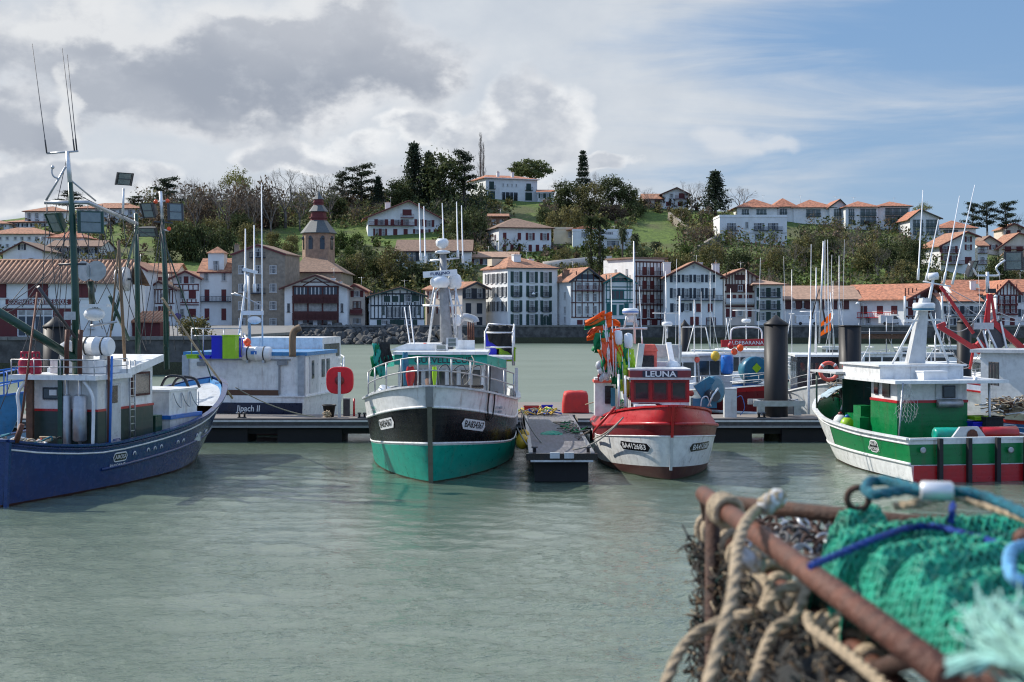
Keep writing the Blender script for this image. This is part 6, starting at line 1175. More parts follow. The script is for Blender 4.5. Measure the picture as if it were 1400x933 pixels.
for r_, w_, z0, z1 in ((.28, .16, 1.2, 3.2), (.78, .24, 1.6, 3.2)):
    mb = MB(); a = BL(4.72, r_, .9); mb.tube([a+Vector((0, 0, .2)), a+Vector((0, 0, 4.0))], .065, STEEL, 8); mb.lathe([(w_*.6, z0), (w_, z0+.06), (w_, z1-.05), (w_*.6, z1)], STEEL, BL(4.72, r_, 0), 14); mb.tube([a+Vector((0, 0, 3.0)), a+Vector((0, 0, 3.9)), a+Vector((0, 0, 4.5))+rt*.03], .085, RUST, 8); mb.build('exhaust_pipe', wh)
mb = MB(); mb.bar(BL(4.7, -1.1, .9), BL(4.7, -1.1, 3.7), .22, .2, BWOOD); mb.bar(BL(4.6, .12, .9), BL(4.6, .12, 4.4), .15, .15, DGREEN); mb.build('post', wh)
mb = MB(); p = [BL(4.5, -1.7, 3.86), BL(4.45, -.8, 3.86), BL(4.45, .2, 3.86), BL(4.5, 1.45, 3.86), BL(6.6, 1.5, 3.86)]; rail(mb, p, (.28, .52), STEEL, .02, up=.52); mb.build('roof_rail', rf)
mb = MB(); [mb.tube([BL(5.2+.0*i, 1.55+.02*i, .9), BL(5.25, 1.5+.06*i, 4.2+.3*(i % 2))], .035+.012*(i % 2), (STEEL, RUST, WOOD, BLUE)[i], 6) for i in range(4)]
for k in range(12): mb.bar(BL(6.95, 1.42, 1.3+.25*k), BL(7.3, 1.42, 1.3+.25*k), .03, .03, STEEL)
[mb.tube([BL(f, 1.42, 1.2), BL(f, 1.42, 4.3)], .03, STEEL, 6) for f in (6.95, 7.3)]; mb.build('ladder', wh)
canister('white life raft canister on the blue boat deckhouse roof', BL(6.2, .55, 4.35), 1.15, .33, yb_+R(90))
mb = MB(); hx(5.6, 6.8, -.9, 1.2, 3.88, 4.33, WHITE, mb); mb.build('roof_locker', rf)
for i, r_ in enumerate((-1.35, -.92)):
    c = BL(4.75, r_, 3.88); r = T('gas_bottle', ['red gas bottle on the blue boat roof, the one nearer the left edge', 'red gas bottle on the blue boat roof, the one nearer the mast'][i], 'gas bottle', c, 0, 'gas bottles on the blue boat'); mb = MB(); mb.lathe([(.16, .0), (.20, .03), (.20, .42), (.17, .52), (.08, .58)], GASRED, (0, 0, 0), 18); mb.build('cylinder', r, world=False)
    mb = MB(); [mb.bar((math.cos(a)*.11, math.sin(a)*.11, .5), (math.cos(a)*.12, math.sin(a)*.12, .74), .05, .02, GASRED) for a in (0.3, 1.9, 3.5, 5.0)]; mb.lathe([(.11, .70), (.135, .71), (.135, .77), (.11, .77)], GASRED, (0, 0, 0), 14, caps=False); mb.lathe([(.03, .56), (.03, .68)], YELLOW, (0, 0, 0), 8); mb.build('collar', r, world=False)
# hold boxes amidships
mb = MB(); hx(9.9, 12.4, -1.2, 1.45, 1.0, 2.0, GREYW, mb); hx(9.85, 12.45, -1.25, 1.5, 2.0, 2.14, BLUE, mb); hx(10.0, 12.3, -1.1, 1.35, 2.14, 3.02, WHITE, mb); hx(9.96, 12.34, -1.14, 1.39, 3.02, 3.1, WHITE, mb); mb.build('hold_box', bb)
mb = MB(); [mb.tube(spline([BL(10.3+i*.7, 1.38, 2.95), BL(10.4+i*.7, 1.46, 2.6), BL(10.8+i*.7, 1.46, 2.4), BL(10.95+i*.7, 1.38, 2.95)], 5), .02, STEEL, 5) for i in range(3)]; mb.build('grab_line', bb)
mb = MB(); c = BL(8.9, 1.75, 1.0); mb.lathe([(.42, 0), (.48, .1), (.48, .65), (.44, .75)], NAVY, BL(6.2, .95, .85), 16); mb.build('tub', bb); mb = MB(); mb.box(BL(9.3, 1.0, 1.7), (.5, .6, 1.0), DGREEN, yb_); mb.lathe([(.3, -.1), (.34, 0), (.3, .1)], RUBBER, BL(9.35, 1.35, 1.3), 14, fw); mb.build('line_hauler', bb)
BL = _BL; mb = MB(); mb.tube(spline([BL(15.2, -.9, 2.9), BL(15.0, -.5, 3.35), BL(15.4, 0, 3.3), BL(15.3, .3, 2.9)], 5), .06, BLACK, 6); mb.tube(spline([BL(15.6, -.6, 2.9), BL(15.4, -.2, 3.3), BL(15.8, .3, 3.25), BL(15.7, .6, 2.9)], 5), .06, BLACK, 6); mb.build('fairlead', bb)
# masts
q = lambda px, py, Y=49.0: P(px, py, Y)
mb = MB(); mb.tube([q(104, 520), q(103, 400), q(99, 300), q(96, 250)], [.13, .135, .115, .09], DGREEN, 10); mb.tube([q(96, 252), q(92, 207)], [.085, .075], ALU, 8); mst = mb.build('mast', bb)
mb = MB(); mb.tube([q(61, 277), q(120, 277), q(187, 306, 53.5)], .07, STEEL, 8); mb.tube([q(62, 276), q(90, 228)], .04, STEEL, 6); mb.tube([q(96, 246), q(131, 275, 50)], .03, STEEL, 6); mb.tube([q(64, 210), q(107, 207)], .035, STEEL, 6); mb.tube(spline([q(72, 226), q(71, 236), q(74, 242), q(80, 244)], 4), .03, STEEL, 6); mb.ball(q(72, 229), .07, STEEL, 8); mb.bar(q(80, 362), q(118, 362), .05, .05, DSTEEL); mb.tube([q(80, 362), q(118, 361)], .04, DSTEEL); mb.build('yard', mst)
for a, b in (((64, 210), (44, 60)), ((102, 208), (85, 66)), ((105, 206), (92, 75))): whip(mst, q(*a), q(*b), .016, DSTEEL)
flood(mst, q(74, 305), (-.55, -.7, -.45), DGREEN, .55, .72, .3); flood(mst, q(124, 304), (.45, -.85, .1), DGREEN, .78, .78, .3)
mb = MB(); mb.tube([q(189, 500, 54.5), q(188, 400, 54.3), q(186, 292, 54)], [.11, .10, .085], DGREEN, 9); mb.build('mast', bb)
mb = MB(); mb.tube([q(228, 505, 57.5), q(226, 380, 57.3), q(222, 300, 57)], [.12, .11, .085], DGREEN, 9); mb.tube([q(222, 302, 57), q(219.5, 262, 57)], .07, ALU, 8); mb.bar(q(211, 303, 57), q(236, 305, 57), .06, .06, DSTEEL); m3 = mb.build('mast', bb)
flood(m3, q(202, 288, 57), (-.5, -.75, -.3), DSTEEL, .62, .62, .3); flood(m3, q(240, 290, 57), (.5, -.8, .1), DSTEEL, .55, .7, .3); flood(m3, q(201, 318, 57), (-.2, -.85, -.5), DSTEEL, .8, .4, .25)
mb = MB(); [mb.ball(q(x, y, 57), .09, BUOYR, 8) for x, y in ((213, 276), (229, 275), (231, 313))]; mb.tube([q(213, 276, 57), q(229, 275, 57)], .03, ALU, 5); mb.tube([q(223, 314, 57), q(231, 316, 57)], .03, ALU, 5); mb.build('signal_lamp', m3)
mb = MB(); mb.tube([q(168, 296, 52), q(169, 258, 52)], .045, ALU, 6); mb.build('lamp_post', bb); flood(bb, q(170, 245, 52), (.62, -.68, -.38), DSTEEL, .55, .48, .2)
mb = MB(); mb.tube([q(-6, 424, 47), q(104, 492, 49)], .15, DGREEN, 8); mb.tube([q(52, 392, 47.5), q(106, 466, 49)], .06, DSTEEL, 7); mb.build('boom', bb)
mb = MB(); mb.tube([q(126, 417, 50), q(124, 385, 50)], .11, DGREEN, 8); [mb.lathe([(.05, -.28), (.12, -.1), (.34, .18), (.36, .22)], STEEL, q(121+8*i, 370, 50), 14, (-.5+i*1.1, -.9, -.1)) for i in (0, 1)]; mb.build('horn_speaker', bb)
mb = MB(); mb.box(q(131, 418, 50), (.9, .5, .10), RADOME); mb.ball(q(129, 430, 50), .30, RADOME, 12, (1.3, 1, .8)); mb.tube([q(124, 446, 50), q(160, 440, 50)], .05, STEEL, 6); mb.build('scanner', bb); mb = MB(); mb.box(q(97, 432, 49), (.4, .3, .28), CANVAS); mb.build('lamp', bb)
mb = MB(); mb.lathe([(.28, 0), (.30, .3), (.27, .55), (.08, .68)], CANVAS, _BL(6.3, .2, 4.33), 14); mb.build('cowl', bb)
mb = MB()
for i, x in enumerate((163, 166.5, 170, 173.5)): mb.lathe([(.05, -.05), (.44, -.03), (.46, 0), (.44, .03), (.05, .05)], STEEL, q(x, 382, 52.3), 18, (.95, -.1, .05))
mb.tube([q(155, 382, 52.3), q(180, 382, 52.3)], .05, DSTEEL, 6); mb.tube([q(162, 352, 52.3), q(168, 378, 52.3)], .03, STEEL, 5); mb.build('power_block', bb)
mb = MB(); mb.tube([q(162, 330, 51), q(171, 500, 51.5)], .06, BEIGE if False else WOOD, 6); mb.tube([q(163, 328, 51), q(150, 470, 51)], .035, WOOD, 6); mb.tube([q(188, 308, 54), q(152, 452, 51)], .05, DGREEN, 6); mb.tube([q(150, 405, 51), q(176, 465, 52)], .07, DGREEN, 6); mb.build('derrick', bb)
mb = MB(); mb.tube([q(222, 408, 56), q(268, 475, 60), q(318, 545, 61)], .05, BEIGE, 6); mb.tube([q(224, 328, 57), q(290, 520, 61)], .03, DGREEN, 6); mb.build('forestay', bb)
segs = [((104, 300), (2, 428)), ((103, 345), (0, 424)), ((52, 400), (8, 428)), ((92, 212), (64, 335)), ((99, 262), (85, 480)), ((64, 280), (84, 470)), ((96, 300), (150, 470)), ((104, 300), (160, 420)), ((187, 306), (140, 480)), ((187, 306), (105, 470)), ((222, 300), (190, 480)), ((222, 302), (252, 470)), ((120, 277), (122, 385)), ((128, 277), (200, 480)), ((150, 285), (151, 330)), ((60, 402), (18, 640)), ((110, 410), (36, 600)), ((168, 300), (186, 420)), ((90, 300), (80, 430)), ((100, 330), (62, 400)), ((150, 300), (168, 410)), ((20, 430), (66, 500)), ((0, 560), (60, 400))]
line('rigging', 'wire stays and halyards around the masts of the blue boat', 'rigging', [arc(q(*a, 49+(a[0]/60)), q(*b, 49+(b[0]/60)), .08, 6) for a, b in segs+[((96, 252), (70, 470)), ((98, 280), (112, 480)), ((222, 310), (205, 470)), ((222, 320), (240, 480)), ((186, 300), (172, 470)), ((188, 320), (200, 470)), ((100, 310), (30, 420)), ((99, 262), (186, 300)), ((150, 290), (130, 400)), ((64, 280), (54, 460)), ((128, 300), (165, 382)), ((140, 280), (122, 470)), ((104, 340), (140, 450)), ((170, 300), (222, 330))]], DSTEEL, .015)
line('mooring_rope', 'pale rope from the bow of the blue boat to the pontoon', 'rope', [arc(q(322, 530, 61), q(430, 570, 64), .2)], GROPE, .025)
mb = MB(); mb.tube([q(51, 400, 46), q(27, 592, 43.8)], .035, RUST, 6); mb.tube([q(22, 605, 43.8), q(30, 580, 43.8)], .09, RUST, 6); mb.build('aft_stanchion', bb)
# clutter of nets on the stern
rn = random.Random(9); mb = MB()
for i in range(110): a = BL(rn.uniform(.4, 4.2), rn.uniform(-1.2, 1.2), 1.25+rn.uniform(0, .5)); mb.tube(spline([a, a+Vector((rn.gauss(0, .3), rn.gauss(0, .3), rn.uniform(.0, .2))), a+Vector((rn.gauss(0, .4), rn.gauss(0, .4), rn.gauss(0, .1)))], 4), .03, rn.choice([GROPE, BEIGE, CORAL, TROPE, DARKNET, RADOME]), 5)
tag(mb.build('net_heap'), 'heap of mixed netting and pink rope on the stern of the blue boat', 'nets', kind='stuff')

# === bow of another blue boat at the very left edge
lb = T('fishing_boat', 'light blue bow of a boat cut off by the left edge of the photo', 'fishing boat', (-31.0, 59.2, 0), R(-15))
zs4 = lambda t: 1.5+1.35*max(0, (t-.3)/.7)**2
Hh = Hull(lb, 11, zs4, lambda t: 2.1*sup(2.4, .6)((t-.4)/.6), lambda t: 1.8*sup(2, .9)((t-.35)/.65), rake=1.4)
Hh.shell([(lambda t: -.5, BOTTOM), (lambda t: .3, SKYB), (zs4, SKYB)]); Hh.deck(.5, GREYW, SKYB, BLUE); mb = MB(); ts = [.62, .72, .8, .88, .94, .975, 1]; pl = [Hh.pt(t, zs4(t), 1) for t in ts]+[Hh.pt(t, zs4(t), -1) for t in ts[::-1]]; pl = [Vector((p.x-.2, p.y*.92, p.z)) for p in pl]
[mb.tube([p+Vector((0, 0, h)) for p in pl], .035, BLUE, 6) for h in (.5, 1.0)]; [mb.tube([p, p+Vector((0, 0, 1))], .03, BLUE, 6) for p in pl]; mb.build('bow_rail', lb, world=False)

# === white stern trawler left of the red disc
yj = R(83); fj = Vector((math.cos(yj), math.sin(yj), 0)); rj = Vector((fj.y, -fj.x, 0)); sj = Vector((-13.1, 69.6, 0))
jb = T('fishing_boat', 'white boat with a tall boxy shelter and navy stern, behind the blue boat', 'fishing boat', sj, yj)
JL = lambda f, r, z: sj+fj*f+rj*r+Vector((0, 0, z))
zs5 = curve([(0, 1.9), (.4, 1.9), (.75, 2.1), (1, 2.9)]); H5 = Hull(jb, 13.5, zs5, curve([(0, 3.0), (.3, 3.15), (.6, 3.05), (.8, 2.4), (.93, 1.2), (1, .03)]), curve([(0, 2.7), (.4, 2.8), (.7, 2.0), (.9, .7), (1, .03)]), rake=1.2)
H5.shell([(lambda t: -.6, BOTTOM), (lambda t: .5, WHITE), (zs5, WHITE)]); H5.deck(.3, GREYW, WHITE, WHITE)
mb = MB(); mb.prism([JL(-.13, -2.95, 1.08), JL(-.13, 2.95, 1.08), JL(-.13, 2.95, 1.62), JL(-.13, -2.95, 1.62)], (0, 0, 0), -fj*.03, NAVYD); mb.build('stern_band', jb)
mb = MB(); o_ = JL(-.175, .25, 1.33); mb.text('Jipach II', .42, RADOME, lambda x, y: o_+rj*x*.9+Vector((0, 0, y)), .014, .12); mb.build('lettering', jb)
mb = MB(); mb.box(JL(3.1, 0, 2.95), (6.0, 6.1, 2.0), WHITE, yj); mb.box(JL(3.1, 0, 4.0), (6.1, 6.25, .18), SKYB, yj); sh = mb.build('shelter', jb)
mb = MB()
for r_ in (-3.0, 2.85): mb.box(JL(.06, r_, 2.95), (.12, .34, 1.96), STEEL, yj)
mb.box(JL(.05, 0, 3.72), (.1, 4.6, .08), GREY, yj); mb.box(JL(.04, 1.75, 2.9), (.08, .08, 1.7), GREY, yj); mb.box(JL(.04, -.5, 2.08), (.06, 4.4, .3), BROWN, yj); mb.box(JL(.02, 1.9, 3.55), (.1, .5, .2), GREY, yj); mb.box(JL(.02, -2.2, 3.5), (.1, .4, .2), GREY, yj); mb.build('roller_door', sh)
mb = MB(); mb.box(JL(1.6, 3.06, 2.95), (1.6, .06, 1.8), GREYW, yj); mb.box(JL(1.3, 3.10, 3.2), (.4, .03, .9), GLASS, yj); mb.build('side_door', sh)
for f_ in (3.4, 4.4): mb = MB(); mb.box(JL(f_, 3.07, 3.2), (.5, .05, .9), WGLASS, yj); mb.build('window', sh)
mb = MB(); mb.box(JL(8.2, 0, 3.6), (4.0, 4.6, 2.2), WHITE, yj); mb.box(JL(8.2, 2.32, 4.0), (3.2, .04, .7), WGLASS, yj); mb.build('wheelhouse', jb)
canister('long white life raft canister on the roof of the boxy white boat', P(351, 484, 69.5)-Vector((0, 0, .45)), 1.45, .34, yj-R(90))
mb = MB(); mb.tube(spline([P(400, 488, 69), P(400, 462, 69), P(403, 452, 69), P(411, 448, 69)], 5), .17, BROWN if False else WOOD, 10); mb.build('exhaust_pipe', jb)
mb = MB(); rail(mb, [P(262, 486, 69), P(278, 486, 69), P(306, 486, 69), P(330, 486, 69)], (.95, 1.3), STEEL, .03, up=1.3); mb.build('roof_rail', jb)
mb = MB(); rail(mb, [JL(9, 2.7, 2.3), JL(11, 2.3, 2.45), JL(12.8, 1.3, 2.7), JL(14, .2, 2.9), JL(12.8, -1.2, 2.7)], (.6, 1.1), RADOME, .035, up=1.1); mb.build('bow_rail', jb)
mb = MB(); mb.tube([P(341, 475, 72), P(340, 370, 72)], [.09, .06], STEEL, 8); mb.tube([P(321, 500, 72), P(338, 375, 72)], .06, RADOME, 6); mb.bar(P(330, 428, 72), P(360, 428, 72), .2, .22, RADOME); mb.tube([P(320, 400, 72), P(358, 418, 72)], .03, STEEL, 5); mb.ball(P(348, 438, 72), .3, RADOME, 12, (1.2, 1, .7)); mb.tube([P(359, 500, 72), P(357.5, 250, 72)], [.05, .025], RADOME, 7); mb.bar(P(332, 368, 72), P(352, 373, 72), .16, .16, RADOME); mb.tube([P(316, 402, 72), P(330, 404, 72)], .05, STEEL, 5); mb.build('mast', jb)
whip(jb, P(335.5, 400, 72), P(335.5, 313, 72), .05); whip(jb, P(348, 400, 72), P(347.5, 308, 72), .05)
mb = MB(); [mb.tube([P(328+i*5, 456, 72), P(342+i*5, 480, 71)], .06, ALU, 6) for i in range(2)]; [mb.ball(P(338+i, 468+8*i, 70), .2, ORANGE if False else BUOYR, 8) for i in range(2)]; mb.build('roof_gear', jb)
crate('stack of blue fish boxes on the roof of the boxy white boat', P(299, 489, 69)-Vector((0, 0, .05)), (.52, .6, 1.12), DBLUE, yj-R(90)); crate('stack of lime green fish boxes on the roof of the boxy white boat', P(315.5, 489, 68.6)-Vector((0, 0, .05)), (.62, .6, 1.14), LIME, yj-R(90)); crate('narrow blue fish box right of the lime stack', P(327, 487, 69.2)-Vector((0, 0, .05)), (.2, .6, .92), DBLUE, yj-R(90)); crate('flat lime fish tray at the left end of the white shelter roof', P(264.5, 489, 69)-Vector((0, 0, .05)), (.52, .5, .2), LIME, yj-R(90)); crate('flat blue fish tray beside the lime one on the white shelter roof', P(282, 489, 69)-Vector((0, 0, .05)), (.5, .5, .16), DBLUE, yj-R(90))
mb = MB(); mb.tube([P(432, 545, 73), P(440, 530, 73)], .09, RADOME, 6); mb.box(P(438, 538, 73.4), (.5, .4, .8), RADOME); mb.ball(P(430, 538, 72.6), .2, BLACK, 8); mb.build('side_gear', jb)

# === green boat on the right, stern to the camera
yg = R(100.5); fg = Vector((math.cos(yg), math.sin(yg), 0)); rg = Vector((fg.y, -fg.x, 0)); sg_ = Vector((16.42, 50.5, 0)); GL = lambda f, r, z: sg_+fg*f+rg*r+Vector((0, 0, z))
gb = T('fishing_boat', 'bright green, white and red fishing boat, stern to the camera at the right', 'fishing boat', sg_, yg)
zs6 = curve([(0, 1.5), (.3, 1.52), (.6, 1.66), (.85, 2.05), (1, 2.5)]); H6 = Hull(gb, 11.3, zs6, curve([(0, 2.50), (.3, 2.66), (.6, 2.60), (.8, 2.2), (.91, 1.5), (.97, .75), (1, .02)]), curve([(0, 2.32), (.35, 2.38), (.65, 1.9), (.85, .95), (.95, .3), (1, .02)]), rake=1.0, p=.8)
RB = RED
H6.shell([(lambda t: -.6, BOTTOM), (lambda t: .02+.1*t, WHITE), (lambda t: .62+.05*t, GREEN), (lambda t: zs6(t)-.16, WHITE), (zs6, WHITE)])
H6.deck(.85, DGREEN, GREEN, WHITE, capw=.2); H6.strake(lambda t: .64+.1*t, WHITE, .06); H6.strake(lambda t: zs6(t)-.15, WHITE, .04)
mb = MB()
for t0, t1, m in ((.60, .80, WHITE),):
    for k in range(6):
        u, v = lerp(t0, t1, k/6), lerp(t0, t1, (k+1)/6); mb.grid([[H6.pt(u, .70, 1, .012), H6.pt(v, .71, 1, .012)], [H6.pt(u, (zs6(u)+.5)/2, 1, .012), H6.pt(v, (zs6(v)+.5)/2, 1, .012)], [H6.pt(u, zs6(u)-.14, 1, .012), H6.pt(v, zs6(v)-.14, 1, .012)]], m)
mb.build('white_panel', gb, world=False)
TB = Vector((-.14, 0, 0)); mb = MB(); mb.grid([[Vector((-.118-.10*(1-(i/4-1)**2), lerp(-2.36, 2.36, i/8), .60-.6*k)) for i in range(9)] for k in range(2)], RB); mb.build('transom_boot_stripe', gb, world=False)
for y in (1.45, .35, -.75, -1.85): mb = MB(); mb.bar(Vector((-.29, y, -.15)), Vector((-.29, y, 1.56)), .17, .15, RUBBER); mb.build('fender_post', gb, world=False)
for y, z in ((2.05, 1.15), (-1.3, 1.1)): mb = MB(); mb.lathe([(.05, 0), (.11, 0), (.11, .05), (.07, .06)], STEEL, (-.17, y, z), 14, (-1, 0, 0)); mb.build('scupper', gb, world=False)
H6.plate(.235, 1.05, 1, .62, .36, BLACK, ['AGUR', 'BAYONNE'], RADOME, .19, rim=RADOME, name='name_plate', bold=.008)
def gx(f0, f1, r0, r1, z0, z1, m, mb): mb.box(GL((f0+f1)/2, (r0+r1)/2, (z0+z1)/2), (f1-f0, abs(r1-r0), z1-z0), m, yg); return mb
mb = MB(); gx(3.0, 5.3, -1.5, 1.35, .7, 2.62, GREEN, mb); gx(3.02, 5.28, -1.48, 1.33, 2.62, 3.36, WHITE, mb); ch = mb.build('deckhouse', gb)
mb = MB(); gx(2.98, 5.32, -1.52, 1.37, 2.60, 2.70, RED, mb); mb.build('red_band', ch)
mb = MB(); gx(2.1, 7.2, -2.0, 2.55, 3.36, 3.48, WHITE, mb); gx(3.6, 7.0, -1.9, 1.5, 3.48, 3.95, WHITE, mb); gx(3.5, 7.1, -2.0, 1.6, 3.95, 4.02, WHITE, mb); gx(6.8, 9.4, -2.3, -.6, 3.55, 3.63, CANVAS, mb); gx(7.0, 8.8, -1.6, 1.2, 3.44, 3.5, GREYW, mb); mb.build('roof', ch)
mb = MB(); gx(2.95, 3.0, .05, .95, 2.72, 3.34, GREYW, mb); gx(2.92, 2.96, .30, .82, 2.78, 3.25, BLACK, mb); gx(2.90, 2.93, .35, .77, 2.83, 3.20, WGLASS, mb); mb.build('door_window', ch); mb = MB(); gx(3.6, 4.2, -1.53, -1.5, 2.8, 3.3, GLASS, mb); mb.build('window', ch); mb = MB(); gx(4.6, 4.95, -1.53, -1.5, 2.85, 3.3, GLASS, mb); mb.build('window', ch)
mb = MB(); mb.lathe([(.06, -.5), (.16, -.48), (.16, .48), (.06, .5)], STEEL, GL(2.85, .55, 2.58), 14, rg); mb.build('cylinder_fender', ch)
mb = MB(); gx(5.35, 5.75, -1.2, -.3, .8, 3.0, GREEN, mb); gx(6.2, 6.9, -1.5, -.6, .7, 2.3, GREEN, mb); gx(5.4, 6.0, -1.9, -1.5, .7, 1.9, GREEN, mb); gx(8.6, 8.7, -1.2, .9, .9, 3.3, DGREEN, mb); gx(7.4, 8.4, -1.2, .4, .8, 1.9, GREEN, mb); gx(6.62, 8.0, 1.2, 1.3, .9, 3.4, DGREEN, mb); mb.build('work_station', gb)
mb = MB(); a = GL(9.4, -.6, 2.6); mb.lathe([(.05, -.16), (.38, -.14), (.40, 0), (.38, .14), (.05, .16)], GREY, a, 20, (-.5, -.85, .1)); mb.lathe([(.05, -.2), (.30, -.19), (.30, -.16)], DSTEEL, a, 16, (.5, .85, -.1)); mb.bar(a, GL(9.3, -.6, 1.4), .22, .22, DSTEEL); mb.tube([a, GL(9.0, -1.1, 1.9)], .09, STEEL, 6); mb.build('net_hauler', gb)
mb = MB(); rows = []
for j in range(7):
    f = j/6; rows.append([GL(lerp(8.6, 11.2, i/8), lerp(-1.9, .6, f)*(1-.55*(i/8)**2)+.0, lerp(2.25, 2.75, math.sin(math.pi*min(1, f*.9+.15)))+.05*math.sin(i*2+j)+.55*(1-i/8)*f) for i in range(9)])
mb.grid(rows, mat('pale_blue_tarp', (.30, .40, .46), .6, bump=.5, bscale=5)); o = mb.build('tarpaulin'); o.modifiers.new('t', 'SOLIDIFY').thickness = .02; tag(o, 'pale blue tarpaulin over the bow gear of the green boat', 'tarpaulin')
for i, (c, m) in enumerate(((GL(7.6, -1.75, 1.55), RADOME), (GL(6.7, -1.85, 1.5), LIME))):
    r = T('ball_fender', ['white ball fender with a red cap inside the green boat bulwark', 'lime and white ball fender inside the green boat bulwark'][i], 'fender', c, 0, 'ball fenders on the green boat'); mb = MB(); mb.ball(Vector((0, 0, 0)), .30, m, 14, (1, 1, 1.15)); mb.build('ball', r, world=False); mb = MB(); mb.lathe([(.12, .30), (.08, .40), (.03, .43)], (DRED, BLUE)[i], (0, 0, 0), 10); mb.build('eye', r, world=False)
# light net hanging from the roof
def strandnet(name, label, cat, fn, nu, nv, m, r, parent=None):
    mb = MB()
    for i in range(nu+1): mb.tube([fn((i+.5*(j % 2))/nu, j/nv) for j in range(nv+1)], r, m, 4, caps=False); mb.tube([fn((i-.5*(j % 2))/nu, j/nv) for j in range(nv+1)], r, m, 4, caps=False)
    return tag(mb.build(name, parent), label, cat)
strandnet('drying_net', 'fine pale net hanging from the roof edge of the green boat', 'net', lambda u, v: GL(2.05+.12*math.sin(v*9+u*5), -1.55+(u-.5)*(.12+.75*v**.7), 3.38-1.45*v+.25*v*(abs(u-.5)*2)**2), 7, 9, CANVAS, .006)
mb = MB(); mb.tube([GL(2.1, -1.7, 3.4), GL(1.9, -2.0, .9)], .035, STEEL, 6); mb.tube([GL(2.4, 1.9, 3.4), GL(2.4, 1.95, .9)], .05, STEEL, 6); mb.tube([GL(9.2, -2.1, 3.6), GL(9.2, -2.1, 1.9)], .04, DGREEN, 6); mb.build('roof_post', gb)
mb = MB(); mb.bar(P(1252, 500, 54.5), P(1262, 412, 54.5), .55, .4, CANVAS, up=(1, 0, 0)); a, b = P(1251, 499, 54.5), P(1264, 412, 54.5)
mb = MB(); mb.prism([P(1240, 497, 54.5), P(1263, 497, 54.5), P(1268, 408, 54.5), P(1260, 408, 54.5)], (0, -.2, 0), (0, .35, 0), GREYW); fun = mb.build('mast_fin', gb)
mb = MB()
for a, b, r in (((1268, 425), (1276, 380), .06), ((1217, 503), (1262, 417), .045), ((1297, 497), (1271, 428), .05), ((1235, 440), (1283, 437), .04), ((1237, 405), (1237, 437), .04), ((1288, 405), (1288, 437), .04), ((1236, 438), (1289, 438), .04), ((1262, 385), (1300, 392), .03)): mb.tube([P(*a, 54.4), P(*b, 54.4)], r, RADOME, 6)
mb.lathe([(.06, -.2), (.14, -.18), (.14, .18), (.06, .2)], RADOME, P(1276, 378, 54.4), 12, (1, -.2, .1)); mb.build('antenna_frame', fun)
mb = MB(); mb.lathe([(.36, 0), (.42, .05), (.42, .25), (.36, .3)], RADOME, P(1263, 425, 54.2), 18); mb.lathe([(.424, .02), (.424, .09)], TEALB, P(1263, 425, 54.2), 18, caps=False); mb.build('radar', fun)
for a, b in (((1255, 383), (1262, 260)), ((1266, 384), (1283, 300)), ((1290, 388), (1312, 268)), ((1302, 389), (1333, 253))): whip(gb, P(*a, 54.6), P(*b, 54.6), .03)
mb = MB(); mb.box(GL(3.0, -.1, 3.62), (.6, .95, .28), RADOME, yg); mb.box(GL(3.0, -.1, 3.78), (.66, 1.0, .05), RADOME, yg); mb.build('roof_locker', gb); mb = MB(); mb.lathe([(.06, 0), (.10, .03), (.10, .12)], RADOME, GL(2.2, 1.3, 3.5), 12, (-1, 0, .2)); mb.build('deck_lamp', gb)
for i, (f_, r_, d, m, lb_) in enumerate(((1.0, -.2, (.6, 1.7, .5), TEAL, 'green sheathed trawl roller lying across the green boat stern'), (1.1, 1.55, (.6, 1.5, .5), RED, 'red sheathed trawl roller lying across the green boat stern'))):
    mb = MB(); mb.lathe([(.16, -d[1]/2), (.27, -d[1]/2+.06), (.27, d[1]/2-.06), (.16, d[1]/2)], m, GL(f_, r_, 1.58), 10, rg); tag(mb.build('trawl_roller'), lb_, 'roller')
mb = MB(); mb.prism([GL(.35, -.75, 1.4), GL(.35, .75, 1.4), GL(.35, .35, 1.9), GL(.35, -.35, 1.9)], (0, 0, 0), fg*.12, GREYW); mb.lathe([(.02, 0), (.22, .01)], RUST, GL(.33, .1, 1.6), 10, -fg); tag(mb.build('trawl_door'), 'white rust stained trawl door standing on the green boat stern', 'trawl door')
crate('dark blue fish crate behind the deckhouse of the green boat', GL(2.9, 1.75, .95), (.7, .8, .95), DBLUE, yg); crate('black fish bin on the starboard side of the green boat', GL(2.6, 2.05, 1.15), (.7, .7, .95), DARKNET, yg); crate('lime green tray on top of the blue crate on the green boat', GL(2.9, 1.75, 1.95), (.6, .6, .15), LIME, yg)

def clutter(name, label, fn, n, mats, r_, seed, cat='nets'):
    rn = random.Random(seed); mb = MB()
    for i in range(n): a = fn(rn); mb.tube(spline([a, a+Vector((rn.gauss(0, .22), rn.gauss(0, .22), rn.uniform(0, .22))), a+Vector((rn.gauss(0, .32), rn.gauss(0, .32), rn.gauss(0, .08)))], 4), r_, rn.choice(mats), 5)
    tag(mb.build(name), label, cat, kind='stuff')
clutter('rope_tangle', 'tangle of ropes and rods on the bow of the green boat', lambda rn: GL(rn.uniform(10.0, 11.6), rn.uniform(-.9, .6), 2.35+rn.uniform(0, .5)), 60, [GROPE, BEIGE, DSTEEL, WOOD], .022, 41, 'ropes')
clutter('net_heap', 'grey nets and floats piled on the red boat beside its small shelter', lambda rn: Vector((rn.uniform(3.9, 4.4), rn.uniform(56, 60), 1.5+rn.uniform(0, .8))), 120, [GROPE, CANVAS, DARKNET, BEIGE, FGREEN, RADOME], .025, 42)
